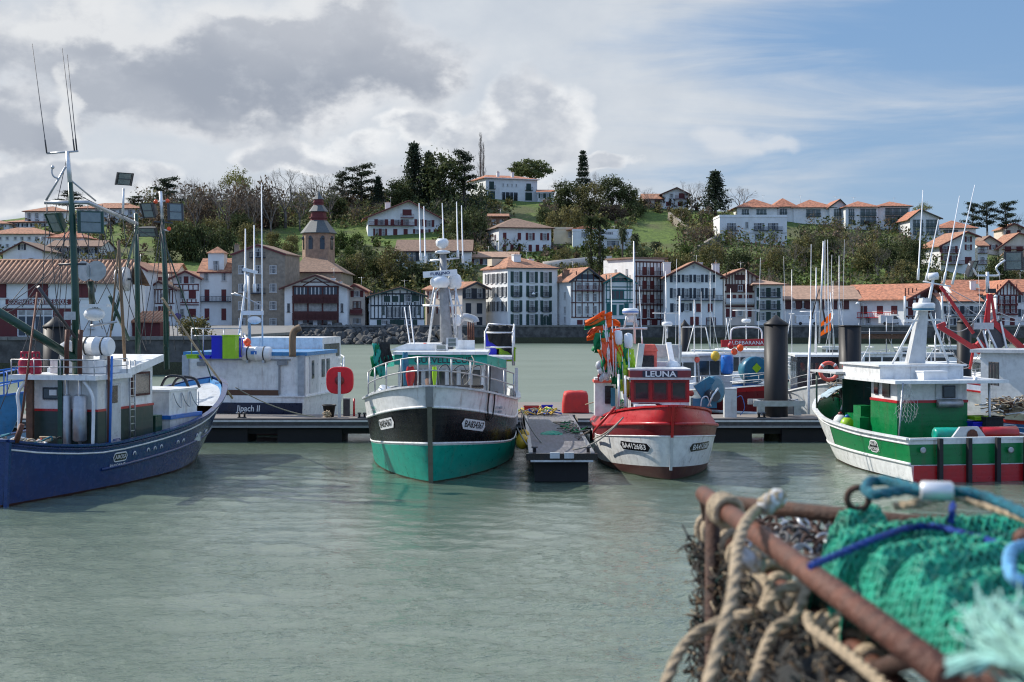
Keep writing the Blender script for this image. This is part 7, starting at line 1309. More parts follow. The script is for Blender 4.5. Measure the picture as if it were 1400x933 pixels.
clutter('rope_tangle', 'dark hoses and ropes along the side deck of the blue boat', lambda rn: _BL(rn.uniform(4, 12), rn.uniform(2.0, 2.1)-.35, 0.95+rn.uniform(0, .35)), 60, [RUBBER, GROPE, BROPE, RUSTD], .03, 43, 'ropes')
clutter('net_heap', 'dark green nets lying behind the pulpit of the trawler', lambda rn: Vector((rn.uniform(-4.6, -1.2), rn.uniform(53.5, 56.5), 2.1+rn.uniform(0, .5))), 110, [DARKNET, TEAL, GROPE, FGREEN, RUBBER], .03, 44)

# ------------------------------------------------------------------ pontoon, jetty, piles and what stands on them
DECKW = mat('pontoon_deck', (0.20, 0.175, 0.155), .85, var=.25, scale=3, stretch=(.3, 3, 1)); FASC = mat('pontoon_fascia', (0.055, 0.055, 0.06), .6, var=.3); FDARK = mat('pontoon_float', (0.012, 0.012, 0.013), .8, var=.4)
for lb_, x0, x1 in (('long dark floating pontoon behind the blue boat and the trawler', -38, .5), ('dark floating pontoon behind the red boat, carrying the nearest pile', 3.05, 38)):
    r = T('pontoon', lb_, 'pontoon', ((x0+x1)/2, 66, 0)); xm, w_ = (x0+x1)/2, x1-x0; mb = MB(); mb.box((xm, 67.4, 1.03), (w_, 2.6, .14), DECKW); mb.build('deck', r)
    mb = MB(); mb.box((xm, 66.02, .92), (w_, .14, .32), FASC); mb.box((xm, 65.92, .98), (w_, .06, .08), GREYW); mb.box((xm, 65.93, .72), (w_, .08, .10), GREY); mb.box((xm, 67.4, .66), (w_-.2, 2.3, .58), FDARK); mb.build('fascia', r)
    for i in range(8): mb = MB(); mb.box((x0+2.2+i*4.4, 67.3, .15), (3.0, 2.4, .9), FDARK); mb.build('float', r)
    for i in range(6):
        mb = MB()
        for q_ in (-.12, .12): mb.lathe([(.05, 0), (.05, .18), (.09, .19), (.09, .24), (.03, .26)], DSTEEL, (x0+3+i*5.6+q_, 66.35, 1.1), 8)
        mb.bar((x0+3+i*5.6-.2, 66.35, 1.12), (x0+3+i*5.6+.2, 66.35, 1.12), .14, .05, DSTEEL); mb.build('cleat', r)
JT = mat('jetty_deck', (0.15, 0.145, 0.15), .7, var=.3, scale=3, stretch=(3, .3, 1))
r = T('jetty', 'narrow floating jetty running towards the camera between the trawler and the red boat', 'jetty', (1.75, 50, 0)); mb = MB()
for i in range(63): mb.box((1.75, 50.2+i*.302, 1.0), (2.05, .285, .06), JT)
mb.build('deck', r); mb = MB(); [mb.box((1.75+s*1.09, 59.6, .97), (.14, 19.2, .2), GREY) for s in (-1, 1)]; mb.box((1.75, 49.95, .92), (2.5, .2, .24), BLACK); mb.box((1.75, 49.88, .78), (2.2, .08, .07), GREYW); mb.box((1.75, 59.6, .45), (1.9, 18.8, .86), FDARK); mb.build('frame', r)
for s_ in (-.25, .25): mb = MB(); mb.box((1.75+s_, 49.84, .98), (.34, .14, .2), GREYW); mb.build('end_bracket', r)
for s_ in (-.95, .95): mb = MB(); mb.lathe([(.06, 0), (.06, .16), (.12, .17), (.1, .22)], DSTEEL, (1.75+s_, 50.4, 1.03), 8); mb.build('bollard', r)
r = T('platform', 'wider wooden platform behind the jetty carrying the red covered box', 'platform', (1.9, 69, 0)); mb = MB(); mb.box((1.9, 74.2, .99), (4.2, 10.0, .12), DECKW); mb.box((1.9, 74, .55), (3.8, 10, .7), FDARK); mb.build('deck', r)
mb = MB(); c = Vector((3.15, 70.6, 1.08)); rows = []; rn = random.Random(2)
prof = [(.66, 0), (.64, .4), (.60, .85), (.56, 1.0), (.3, 1.06), (.01, 1.05)]
for s, z in prof: rows.append([c+Vector((s*max(-1, min(1, 1.35*math.cos(a)))*(1+.03*math.sin(5*a+z*4)), s*.8*max(-1, min(1, 1.35*math.sin(a))), z+.02*math.sin(3*a))) for a in [2*math.pi*k/32 for k in range(33)]])
mb.grid(rows, REDNET); tag(mb.build('covered_crate', fix=True), 'box wrapped in a red tarpaulin standing on the pontoon behind the jetty', 'covered box')
rn = random.Random(3); mb = MB()
for i in range(70): a = Vector((rn.uniform(.55, 2.0), rn.uniform(68.5, 71.5), 1.09)); mb.tube(spline([a, a+Vector((rn.gauss(0, .25), rn.gauss(0, .3), rn.uniform(.05, .3))), a+Vector((rn.gauss(0, .35), rn.gauss(0, .3), .03))], 4), .03, rn.choice([GROPE, BEIGE, GNET, LIME, BROPE, YELLOW]), 5)
tag(mb.build('rope_heap'), 'heap of coloured rope and net on the pontoon beside the red covered box', 'ropes', kind='stuff')
crate('small red fish crate in the rope heap on the pontoon', Vector((.95, 69.6, 1.08)), (.7, .5, .38), RED); crate('small blue fish crate next to the red one on the pontoon', Vector((1.75, 70.8, 1.08)), (.5, .4, .34), DBLUE)
mb = MB()
for i in range(26): a = Vector((2.45+rn.gauss(0, .2), 60.6+rn.gauss(0, 2.4), 1.05)); mb.tube(spline([a, a+Vector((rn.gauss(0, .3), rn.gauss(0, .7), .12)), a+Vector((rn.gauss(0, .2), rn.gauss(0, .9), .04))], 4), .03, rn.choice([GROPE, BEIGE, FGREEN, GROPE]), 5)
tag(mb.build('rope_heap'), 'grey ropes strewn along the right edge of the jetty', 'ropes', kind='stuff')
mb = MB(); rows = [[Vector((1.6+.8*(i/8-.5)+.1*math.sin(j*2), 58.2+.9*(j/8-.5), 1.04+.12*max(0, math.sin(i*.39)*math.sin(j*.39))+.02*math.sin(i*3+j*2))) for i in range(9)] for j in range(9)]; mb.grid(rows, GNET); tag(mb.build('folded_net'), 'small folded green net lying on the jetty', 'net')
line('mooring_rope', 'mooring ropes from the trawler bow down to the jetty', 'rope', [arc(P(707, 585, 54), P(742, 622, 52.4), .25), arc(P(712, 560, 57), P(752, 616, 53), .2), arc(P(713, 575, 58), P(735, 610, 55), .3)], GROPE, .03)
for i, (px, py, Y) in enumerate(((714, 604, 55.5), (716, 597, 57.5))):
    c = P(px, py, Y); r = T('round_fender', ['yellow ball fender hanging on the trawler side, lower one', 'yellow ball fender hanging on the trawler side, upper one'][i], 'fender', c, 0, 'trawler fenders'); mb = MB(); mb.ball((0, 0, 0), .26, YELLOW, 14, (1, 1, 1.15)); mb.build('ball', r, world=False); mb = MB(); mb.tube([(0, 0, .28), (-.1, 0, .9)], .02, GROPE, 5); mb.build('lanyard', r, world=False)
def pile(label, px, ytop, ysh, Y, wpx, cone=True, collar=None):
    c = P(px, ysh, Y); rr = wpx*Y/F/2; r = T('mooring_pile', label, 'mooring pile', (c.x, Y, 0), 0, 'harbour piles'); mb = MB(); mb.lathe([(rr, -2), (rr, c.z)], PILE, (0, 0, 0), 28); mb.build('shaft', r, world=False)
    mb = MB(); zt = P(px, ytop, Y).z
    if cone: mb.lathe([(rr*1.06, c.z-.03), (rr*1.06, c.z+.04), (rr*.5, lerp(c.z, zt, .52)), (.02, zt)], PILE, (0, 0, 0), 28)
    else: mb.lathe([(rr*1.02, c.z), (rr*1.02, c.z+.08), (.02, c.z+.09)], PILE, (0, 0, 0), 28)
    mb.build('cap', r, world=False); mb = MB(); mb.lathe([(rr+.012, -1), (rr+.012, .75), (rr+.006, 1.0)], WEED, (0, 0, 0), 28, caps=False); mb.build('weed_band', r, world=False)
    if collar:
        mb = MB(); z = collar
        for s in (-1, 1): mb.box((0, s*(rr+.22), z), (2*rr+1.3, .14, .26), STEEL); mb.box((s*(rr+.35), 0, z), (.14, 2*rr+.4, .26), STEEL); mb.box((s*(rr+.3), -(rr+.2), z-.3), (.34, .2, .5), STEEL); mb.lathe([(.05, -.1), (.13, -.09), (.13, .09), (.05, .1)], RUBBER, (s*(rr+.08), -(rr*.6), z+.02), 10, (0, 1, 0))
        mb.build('guide_collar', r, world=False)
pile('tall black mooring pile with a conical cap, nearest, right of the red boat', 1061, 430.5, 444, 67.4, 32, True, 1.75); pile('black flat topped mooring pile behind the bow of the green boat', 1162, 445, 447, 76, 30, False)
pile('black mooring pile half hidden behind the red derrick', 1318, 433, 441, 84, 19); pile('distant small conical pile before the quay wall, behind the red boat mast', 936, 437, 446, 150, 13); pile('mooring pile with a shiny conical cap behind the blue boat deckhouse', 76, 432, 447, 90, 33)
r = T('service_pedestal', 'pale grey service pedestal on the pontoon right of the red boat', 'pedestal', P(998, 572, 66.8)); k = 66.8/F; mb = MB(); mb.box((0, 0, 20*k), (17*k, .45, 40*k), GREYW); mb.box((0, 0, 40.4*k), (18*k, .5, .06), GREYW); mb.build('cabinet', r, world=False, bevel=.03); mb = MB(); mb.tube(spline([(9*k, 0, 28*k), (16*k, 0, 30*k), (20*k, 0, 14*k), (14*k, 0, 4*k)], 5), .02, BLUE, 5); mb.build('hose', r, world=False)
# red disc on its post
r = T('lifebuoy_holder', 'red rounded square lifebuoy housing on a white post on the pontoon', 'lifebuoy housing', (P(464, 572, 66.6).x, 66.6, 1.1)); k = 66.6/F; mb = MB(); n = 40; w = 18.6*k; pts = []
for i in range(n): a = 2*math.pi*i/n; s = (abs(math.cos(a))**3.2+abs(math.sin(a))**3.2)**(-1/3.2); pts.append(Vector((w*s*math.cos(a), .12, 50.5*k+w*s*math.sin(a))))
mb.prism(pts, (0, 0, 0), (0, .24, 0), mat('signal_red', (.62, .01, .02), .4, var=.08)); mb.build('housing', r, world=False, bevel=.04); mb = MB(); mb.lathe([(.02, 0), (6*k, .0), (6.4*k, .03), (3*k, .05)], DRED, (0, .1, 50.5*k), 20, (0, -1, 0)); mb.build('hub', r, world=False); mb = MB(); mb.box((0, 0, 31*k), (4*k, .08, 62*k), GREYW); mb.build('post', r, world=False)
r = T('litter_bin', 'black plastic bin at the foot of the red lifebuoy housing', 'bin', (P(450, 572, 67).x, 67, 1.1)); mb = MB(); mb.lathe([(.22, 0), (.30, .52), (.34, .53), (.34, .58), (.29, .58), (.21, .05)], RUBBER, (0, 0, 0), 14); mb.build('tub', r, world=False)
mb = MB(); c = Vector((P(447, 569, 66.4).x, 66.4, 1.12)); mb.tube([c+Vector((math.cos(i*.6)*(.16+.05*math.sin(i)), math.sin(i*.6)*.16, .02+.006*i+.03*math.sin(i*1.7))) for i in range(46)], .028, BEIGE, 5); tag(mb.build('rope_coil'), 'coil of beige rope on the pontoon edge by the black bin', 'rope coil')
mb = MB(); mb.tube([P(484, 573, 67.5), P(484, 545, 67.5)], .05, RED, 8); tag(mb.build('marker_stake'), 'short red stake on the pontoon left of the trawler', 'stake')
mb = MB(); mb.box((P(474, 560, 67.6).x, 67.6, 1.5), (.3, .3, .8), DSTEEL); mb.box((P(474, 560, 67.6).x, 67.6, 1.93), (.34, .34, .05), STEEL); tag(mb.build('power_post'), 'dark power post on the pontoon right of the red lifebuoy housing', 'power post')
mb = MB(); mb.box((P(50, 570, 66.7).x, 66.7, 1.4), (.8, .5, .55), BLACK); mb.lathe([(.04, -.3), (.12, -.28), (.12, .28)], STEEL, (P(50, 570, 66.7).x, 66.7, 1.75), 10, (1, 0, 0)); tag(mb.build('pontoon_winch'), 'black winch box on the pontoon behind the stern of the blue boat', 'winch')
# road sign on the quay
r = T('road_sign', 'round purple road sign on a post on the left quay', 'road sign', P(243, 463, 143)); k = 143/F; mb = MB(); mb.tube([(0, 0, 0), (0, 0, 34*k)], .04, STEEL, 6); mb.build('post', r, world=False); mb = MB(); mb.lathe([(.36, 0), (.36, .03), (.02, .031)], mat('sign_violet', (.07, .04, .16), .5), (0, -.05, 30*k), 18, (0, -1, 0)); mb.build('disc', r, world=False)

# ------------------------------------------------------------------ other boats
def boat(label, px, Y, L, B, yaw, hullm, band, bottom, cab=(.25, .6, 1.9), cabm=None, roofm=None, mast=None, name='motor_boat', fb=1.0, bowup=.6, radar=False, winn=3, extra=None, grp='boats moored in the marina behind'):
    q = P(px, HY, Y); yw = R(yaw); f = Vector((math.cos(yw), math.sin(yw), 0)); st_ = Vector((q.x, Y, 0))-f*L/2; r = T(name, label, 'fishing boat' if 'fishing' in name else 'boat', st_, yw, grp); z_ = lambda t: fb+bowup*max(0, (t-.35)/.65)**1.8
    h = Hull(r, L, z_, lambda t: B/2*sup(2.6, .7)((t-.4)/.6)*min(1, .88+t*.4), lambda t: B/2*.86*sup(2, .9)((t-.35)/.65)*min(1, .85+t*.4), rake=L*.08); h.shell([(lambda t: -.4, bottom), (lambda t: .12, hullm), (lambda t: z_(t)-.26, band), (z_, band)]); h.deck(.25, GREYW, WHITE, WHITE, capw=.12)
    cabm = cabm or WHITE; roofm = roofm or WHITE; x0, x1 = L*cab[0], L*cab[1]; hz = cab[2]; w = B*.62; z0 = fb-.3; mb = MB(); mb.prism([(x0, -w/2, z0), (x1+.25, -w/2, z0), (x1, -w/2, z0+hz), (x0, -w/2, z0+hz)], (0, 0, 0), (0, w, 0), cabm); c = mb.build('cabin', r, world=False)
    mb = MB(); mb.box(((x0+x1)/2-.1, 0, z0+hz+.06), (x1-x0+.7, w+.3, .12), roofm); mb.build('roof', c, world=False)
    for s in (-1, 1):
        for i in range(winn): a = lerp(x0+.15, x1-.1, i/winn); b_ = lerp(x0+.15, x1-.1, (i+1)/winn)-.14; mb = MB(); mb.box(((a+b_)/2, s*(w/2+.012), z0+hz*.70), (b_-a, .03, hz*.34), WGLASS); mb.build('window', c, world=False)
    for xx, sg in ((x1+.09, 1), (x0, -1)):
        for i in (-1, 0, 1): mb = MB(); mb.box((xx+sg*.012, i*w*.31, z0+hz*.70), (.03, w*.27, hz*.34), WGLASS); mb.build('window', c, world=False)
    mb = MB(); ts = [.55, .7, .82, .92, .98, 1]; pl = [h.pt(t, z_(t), 1) for t in ts]+[h.pt(t, z_(t), -1) for t in ts[::-1]]; pl = [Vector((p.x-.1, p.y*.93, p.z)) for p in pl]; [mb.tube([p+Vector((0, 0, k)) for p in pl], .022, STEEL, 5) for k in (.35, .7)]; [mb.tube([p, p+Vector((0, 0, .7))], .02, STEEL, 5) for p in pl[::2]]; mb.build('rail', r, world=False)
    if mast:
        mb = MB(); xm = lerp(x0, x1, .35); mb.tube([(xm, 0, z0+hz), (xm, 0, z0+hz+mast)], [.045, .025], ALU, 7); mb.tube([(xm, -w*.35, z0+hz+mast*.5), (xm, w*.35, z0+hz+mast*.5)], .03, ALU, 5); mb.tube([(xm-.8, 0, z0+hz), (xm, 0, z0+hz+mast*.55)], .03, ALU, 5); m_ = mb.build('mast', r, world=False)
        if radar: mb = MB(); mb.lathe([(.26, 0), (.3, .06), (.3, .18), (.22, .24)], RADOME, (xm+.3, 0, z0+hz+mast*.35), 14); mb.lathe([(.05, -.7), (.06, 0)], STEEL, (xm+.3, 0, z0+hz+mast*.35), 6); mb.build('radar', m_, world=False)
        mb = MB(); mb.tube([(xm-.3, w*.3, z0+hz), (xm-.5, w*.36, z0+hz+mast*1.15)], [.02, .01], RADOME, 5); mb.build('whip_antenna', m_, world=False)
    return r, h
FG = None
boat('white fishing boat with a broad radar scanner right behind the red boat', 916, 80, 10, 3.6, -80, WHITE, WHITE, BOTTOM, (.3, .62, 2.5), mast=4.8, radar=True, name='fishing_boat', fb=1.4, grp=None)
r, h = boat('red hulled boat with a white stripe and pale wheelhouse behind the red bow boat', 964, 82, 10.5, 3.8, -62, DRED, RED, WHITE, (.3, .58, 2.4), cabm=CANVAS, mast=3.2, name='fishing_boat', fb=1.5, grp=None); h.strake(lambda t: .55, WHITE, .10); h.plate(.80, 1.05, 1, .5, .4, GREYW, '', RADOME, .1)
r, h = boat('blue fishing boat with a red name band, left of the nearest pile', 1020, 90, 10.5, 4.0, -100, BLUE, BLUE, BOTTOM, (.28, .6, 2.6), mast=5.2, radar=True, name='fishing_boat', fb=1.3, grp=None)
a, b = P(986, 470, 84), P(1048, 468, 84); mb = MB(); mb.bar(a, b, .2, .42, RED); bn = mb.build('name_board', r); mb = MB(); mb.text('ALDEBARANA', .30, RADOME, lambda x, y: (a+b)/2+Vector((x*1.1+.1, -.12, y)), .008); mb.build('lettering', bn); mb = MB(); mb.tube(spline([P(999, 465, 84.5), P(1000, 452, 84.5), P(1008, 448, 84.5), P(1034, 448, 84.5), P(1041, 453, 84.5), P(1042, 465, 84.5)], 5), .05, RADOME, 6); mb.build('roof_arch', r)
mb = MB(); mb.lathe([(.75, -.4), (.80, -.38), (.80, .38), (.75, .4)], TEALB, P(1030, 506, 83.5), 20, (.3, -1, 0)); mb.lathe([(.02, .42), (.3, .43)], LIME, P(1030, 503, 83.5), 4, (.3, -1, 0)); mb.build('net_drum', r)
mb = MB(); mb.lathe([(.30, 0), (.36, .2), (.36, .9), (.30, 1.05)], BLUE, P(994, 511, 80), 14); tag(mb.build('blue_barrel'), 'blue plastic barrel on deck between the red hull and the blue boat', 'barrel')
for i, (px, py, m, lb_) in enumerate(((1012, 476, ORANGE, 'orange ball float on the blue boat with the red name band'), (1004, 481, BUOYR, 'red orange ball float lower on the blue boat with the red name band'), (999, 473, RED, 'red ball float beside the cabin of the blue boat'), (978, 487, YELLOW, 'yellow coil of net floats on the red hulled boat'), (953, 492, CORAL, 'pink ball float hanging over the red hull'), (945, 538, CORAL, 'small pink float hanging beside the red boat wheelhouse'))):
    mb = MB(); mb.ball(P(px, py, 79 if py < 500 else 54.5), (.19, .18, .17, .26, .16, .11)[i], m, 12, (1, .8, 1.1)); tag(mb.build('net_float'), lb_, 'float', 'net floats')
r, h = boat('grey hulled boat with dark wheelhouse moored between the two black piles', 1118, 80, 11, 4.2, -96, GREYW, GREYW, GREY, (.3, .66, 2.5), cabm=BLACK, mast=5.0, name='fishing_boat', fb=1.4, bowup=.9, grp=None)
mb = MB(); mb.tube([P(1105, 575, 70), P(1106, 500, 72), P(1109, 425, 72)], [.08, .07, .045], ALU, 8); mb.tube([P(1120, 470, 76), P(1126, 330, 76)], .05, ALU, 6); [whip(r, P(a, 455, 78), P(b_, t, 78), .022) for a, b_, t in ((1108, 1109, 334), (1128, 1128, 328), (1133, 1131.5, 328))];  mb.tube([P(1108, 440, 78), P(1120, 395, 78), P(1128, 440, 78)], .06, DSTEEL, 6); mb.build('pole_mast', r)
mb = MB(); c = P(1133, 508, 73.5); mb.tube([c+Vector((math.cos(a)*.44, .05*math.sin(a), math.sin(a)*.44)) for a in [2*math.pi*k/20 for k in range(20)]], .10, CORAL, 8, closed=True); [mb.tube([c+Vector((math.cos(a+d)*.44, .0, math.sin(a+d)*.44)) for d in (-.12, 0, .12)], .108, WHITE, 8) for a in (.8, 2.4, 3.9, 5.5)]; tag(mb.build('lifebuoy'), 'orange lifebuoy with white bands in front of the dark wheelhouse', 'lifebuoy')
for lb_, px, Y, L, B, yaw, hm, bm, cb, ms in (
 ('white cabin boat just right of the flat topped black pile', 1208, 96, 8, 2.9, 12, WHITE, NAVY, (.25, .6, 1.8), 2.5), ('white boat with a wooden panelled cabin under the brown gangway', 1200, 118, 9, 3.0, 170, WHITE, WHITE, (.3, .65, 2.0), 3), ('small white boat with a blue cover near the fin mast', 1232, 108, 6.5, 2.4, -30, WHITE, BLUE, (.3, .6, 1.5), None),
 ('white motor boat behind the fin mast of the green boat', 1262, 120, 8, 2.8, 165, WHITE, WHITE, (.25, .6, 1.9), 3.5), ('white cruiser with a dark windscreen left of the half hidden pile', 1292, 100, 8.5, 2.9, 8, WHITE, GREY, (.3, .62, 1.8), 2), ('white launch with red trim behind the red derrick', 1340, 112, 8, 2.8, 172, WHITE, RED, (.3, .6, 1.7), 3), ('white boat with a tall aerial near the right edge', 1374, 104, 8.5, 3, 10, WHITE, NAVY, (.25, .55, 2.0), 5.5), ('white boat farthest back beside the long warehouse quay', 1150, 150, 9, 3, 0, WHITE, WHITE, (.3, .6, 1.8), 7),
 ('white sailing boat hull with a slanting mast behind the nearest pile', 1090, 128, 8.5, 2.8, 15, WHITE, BLUE, (.35, .6, 1.3), 8), ('white boat moored far back behind the red name band', 1010, 140, 8.5, 2.8, 5, WHITE, WHITE, (.3, .6, 1.8), 6), ('white boat moored far back behind the white radar scanner', 960, 135, 8, 2.8, 175, WHITE, TEALB, (.3, .6, 1.8), 7.5), ('white boat at the right edge below the red timber bays', 1404, 122, 9, 3, 178, WHITE, WHITE, (.3, .6, 2), 4), ('white boat with a beige awning before the orange roofed hall', 1305, 140, 9, 3, 4, WHITE, GREYW, (.3, .7, 2.1), 6), ('pale sailing dinghy hull right of the slanting mast boat', 1140, 120, 7, 2.4, 160, GREYW, WHITE, (.35, .6, 1.2), 9), ('white boat with a navy band before the quayside hall balcony', 1240, 142, 8.5, 2.8, 176, WHITE, NAVY, (.3, .6, 1.9), 3)):
    boat(lb_, px, Y, L, B, yaw, hm, bm, BOTTOM, cb, mast=ms, winn=2)
for px, t, Y, lb_ in ((965, 448, 125, 'thin white mast standing before the quay wall under the brown and red house'), (993, 435, 128, 'thin white mast left of the small hipped house'), (1135, 400, 140, 'slanting white mast in front of the long warehouse')):
    mb = MB(); mb.tube([P(px+6, 478, Y), P(px, t, Y)], [.07, .04], RADOME, 6); tag(mb.build('sailing_mast'), lb_, 'mast')
# wooden gangway and dark pontoons of the marina
mb = MB(); mb.bar(P(1166, 459, 118), P(1252, 459, 118), 1.6, .5, BWOOD); mb.bar(P(1166, 455, 118), P(1252, 455, 118), 1.9, .18, DSTEEL); tag(mb.build('gangway'), 'brown covered gangway between the flat topped pile and the fin mast', 'gangway')
mb = MB(); mb.box((50, 128, .35), (62, 2, .6), FASC); mb.box((48, 104, .35), (46, 1.8, .6), FASC); tag(mb.build('marina_pontoon'), 'low dark pontoons of the marina on the right', 'pontoon', kind='structure')
# white, red and blue boat at the right edge with its red derrick
yr = R(150); r = T('fishing_boat', 'white and bright blue fishing boat with a red sheer line at the right edge', 'fishing boat', (29.5, 61, 0), yr); zr_ = lambda t: 2.3+1.1*max(0, (t-.4)/.6)**2
h = Hull(r, 14, zr_, lambda t: 2.4*sup(2.3, .6)((t-.4)/.6), lambda t: 2.1*sup(2, .9)((t-.35)/.65), rake=1.5); h.shell([(lambda t: -.5, BOTTOM), (lambda t: .2, BLUE), (lambda t: 1.15+.9*max(0, (t-.4)/.6)**2, WHITE), (zr_, WHITE)]); h.deck(.4, GREYW, WHITE, RED); h.strake(lambda t: 1.15+.9*max(0, (t-.4)/.6)**2, RED, .09)
mb = MB(); c = P(1385, 500, 62); mb.box((c.x+.6, 61.5, 3.0), (3.6, 3.0, 2.6), WHITE, yr); wh = mb.build('wheelhouse', r); mb = MB(); mb.box((c.x+.5, 61.5, 4.36), (4.2, 3.5, .14), GREYW, yr); mb.build('roof', wh); window_strip(wh, P(1352, 0, 60.0)*1.0-Vector((0, 0, P(1352, 0, 60.0).z)), P(1366, 0, 58.9)-Vector((0, 0, P(1366, 0, 58.9).z)), 3.0, 3.9, 3, DSTEEL, (-.6, -.8, 0))
dk = T('derrick', 'red steel derrick and gallows with hanging trawl doors at the right', 'derrick', P(1350, 500, 64)); V = lambda px, py, Y=64: P(px, py, Y); mb = MB()
for a, b_, w in (((1283, 446), (1340, 482), .22), ((1286, 392), (1331, 456), .13), ((1352, 402), (1350, 452), .16), ((1352, 404), (1346, 446), .10), ((1355, 402), (1362, 448), .10), ((1356, 440), (1404, 482), .26), ((1332, 470), (1326, 505), .10), ((1282, 447), (1292, 443), .2), ((1336, 468), (1352, 484), .3)): mb.bar(V(*a), V(*b_), w, w, RED)
mb.build('red_frame', dk)
mb = MB()
for a, b_ in (((1336, 462), (1352, 482)), ((1350, 450), (1376, 476))): mb.prism([V(a[0], a[1]), V(b_[0]-8, a[1]-14), V(b_[0], b_[1]-6), V(a[0]+12, b_[1]+6)], (0, -.05, 0), (0, .10, 0), DSTEEL); mb.bar(V(*a, 63.8), V(a[0]+16, b_[1]+8, 63.8), .08, .08, ALU); mb.bar(V(b_[0]-8, a[1]-10, 63.8), V(b_[0], b_[1], 63.8), .08, .08, ALU)
mb.box(V(1344, 446, 63.8), (.9, .2, .3), STEEL); mb.build('trawl_doors', dk)
mb = MB(); mb.tube([V(1350, 400), V(1350, 372)], .08, ALU, 7); mb.tube(spline([V(1335, 377), V(1352, 377), V(1366, 376), V(1362, 366), V(1374, 356)], 5), .05, ALU, 6); mb.tube([V(1325, 360), V(1335, 376)], .06, ALU, 6); mb.box(V(1355, 398), (.35, .3, .2), BLACK); mb.build('lamp_mast', dk)
flood(dk, V(1386, 357), (-.5, -.85, -.1), DSTEEL, .75, .85, .3); flood(dk, V(1330, 368), (.6, -.7, -.4), DSTEEL, .3, .8, .25)
segs = [((1286, 392), (1330, 440)), ((1288, 392), (1345, 436)), ((1300, 396), (1400, 440)), ((1290, 445), (1340, 430)), ((1340, 430), (1400, 440)), ((1292, 450), (1308, 490)), ((1310, 500), (1345, 470)), ((1352, 404), (1330, 440)), ((1285, 400), (1300, 470)), ((1276, 440), (1330, 500)), ((1395, 440), (1375, 480)), ((1400, 430), (1383, 470)), ((1400, 470), (1370, 560)), ((1372, 480), (1400, 540))]
line('rigging', 'wires and warps slung around the red derrick', 'rigging', [arc(V(*a), V(*b_), .5 if i % 3 == 0 else .1, 8) for i, (a, b_) in enumerate(segs)], STEEL, .018)
rn = random.Random(31); mb = MB()
for i in range(120): a = P(rn.uniform(1366, 1402), rn.uniform(548, 566), 57.5); mb.tube(spline([a, a+Vector((rn.gauss(0, .35), rn.gauss(0, .3), rn.uniform(0, .25))), a+Vector((rn.gauss(0, .5), rn.gauss(0, .3), rn.gauss(0, .1)))], 4), .03, rn.choice([BEIGE, GROPE, BWOOD, CANVAS, BEIGE]), 5)
tag(mb.build('net_heap'), 'heap of beige netting beyond the green boat at the right edge', 'nets', kind='stuff')
boat('small pale dinghy alongside the green boat at the right edge', 1400, 55.5, 4.2, 1.6, 175, GREYW, CANVAS, GREY, (.3, .45, .5), name='dinghy', fb=.8, bowup=.3, winn=1, grp=None)
# parked vans on the far quay
for px, lb_, m in ((1103, 'white van parked on the quay before the long warehouse', WHITE), (1218, 'pale van parked on the quay under the red balcony', GREYW)):
    q = P(px, 445, 300); q.z = 3.8; r = T('parked_van', lb_, 'van', q); mb = MB(); mb.prism([(-2.4, -.9, .35), (2.3, -.9, .35), (2.4, -.9, 1.1), (1.5, -.9, 1.25), (.9, -.9, 2.0), (-2.4, -.9, 2.05)], (0, 0, 0), (0, 1.8, 0), m); mb.build('body', r, world=False, bevel=.08)
    for x in (-1.5, 1.5): mb = MB(); mb.lathe([(.1, -.12), (.34, -.1), (.34, .1), (.1, .12)], TYRE, (x, -.85, .34), 14, (0, 1, 0)); mb.build('wheel', r, world=False)
    mb = MB(); mb.prism([(.3, -.912, 1.25), (1.35, -.912, 1.25), (.88, -.912, 1.9), (.3, -.912, 1.9)], (0, 0, 0), (0, .01, 0), GLASS); mb.build('window', r, world=False)
# small flags by the bush
for i, (px, py, m, lb_) in enumerate(((1127, 437, FORANGE, 'orange flag on the grey boat between the piles, upper'), (1127, 450, FORANGE, 'orange flag on the grey boat between the piles, lower'))):
    mb = MB(); q = P(px+9, py-4, 78); mb.tube([q+Vector((.1, 0, .4)), q-Vector((-.1, 0, 1.6))], .02, STEEL, 5); mb.grid([[q+Vector((-.55*f-.0, 0, .22*(1-f)-.35*f)), q+Vector((-.62*f, .05, -.25-.35*f))] for f in (0, .33, .66, 1)], m); tag(mb.build('small_flag'), lb_, 'flag')

# ------------------------------------------------------------------ near quay and the dredge in the foreground
mb = MB(); mb.box((0, -8, 2.1), (60, 23.4, 4.4), COPE); tag(mb.build('near_quay'), 'concrete quay the camera stands on', 'quay', kind='structure')
def FZ(px, py, z): return P(px, py, (H-z)*F/(py-HY))
dr = T('dredge', 'rusty tubular dredge frame filled with netting in the near right corner', 'dredge frame', (.6, 2.4, 4.3))
A = FZ(962, 676, 5.5); B = FZ(1302, 930, 5.5); D = FZ(1240, 706, 5.5); E = D+Vector((.9, -.25, 0)); d_ = (B-A)
mb = MB(); mb.tube([A, A.lerp(B, .5), B], .0185, RUST, 20); mb.build('top_bar', dr)
mb = MB(); mb.tube([B-d_.normalized()*.02, B+Vector((.14, -.02, -.005)), B+Vector((.9, -.1, -.01))], .019, RUST, 14); mb.build('near_bar', dr)
mb = MB(); mb.tube([A+Vector((.012, -.02, -.012)), D+Vector((0, 0, -.012)), E], .016, RUSTD, 14); mb.build('back_bar', dr)
A2 = FZ(969, 719, 5.38); B2 = FZ(1222, 933, 5.38); mb = MB(); mb.tube([A2, B2, B2+(B2-A2)*.2], .015, RUST, 14); mb.build('lower_bar', dr)
for p in (A+Vector((.02, 0, 0)), B+Vector((.6, -.05, 0)), E): mb = MB(); mb.tube([p, Vector((p.x, p.y, 4.3))], .017, RUSTD, 10); mb.build('leg', dr)
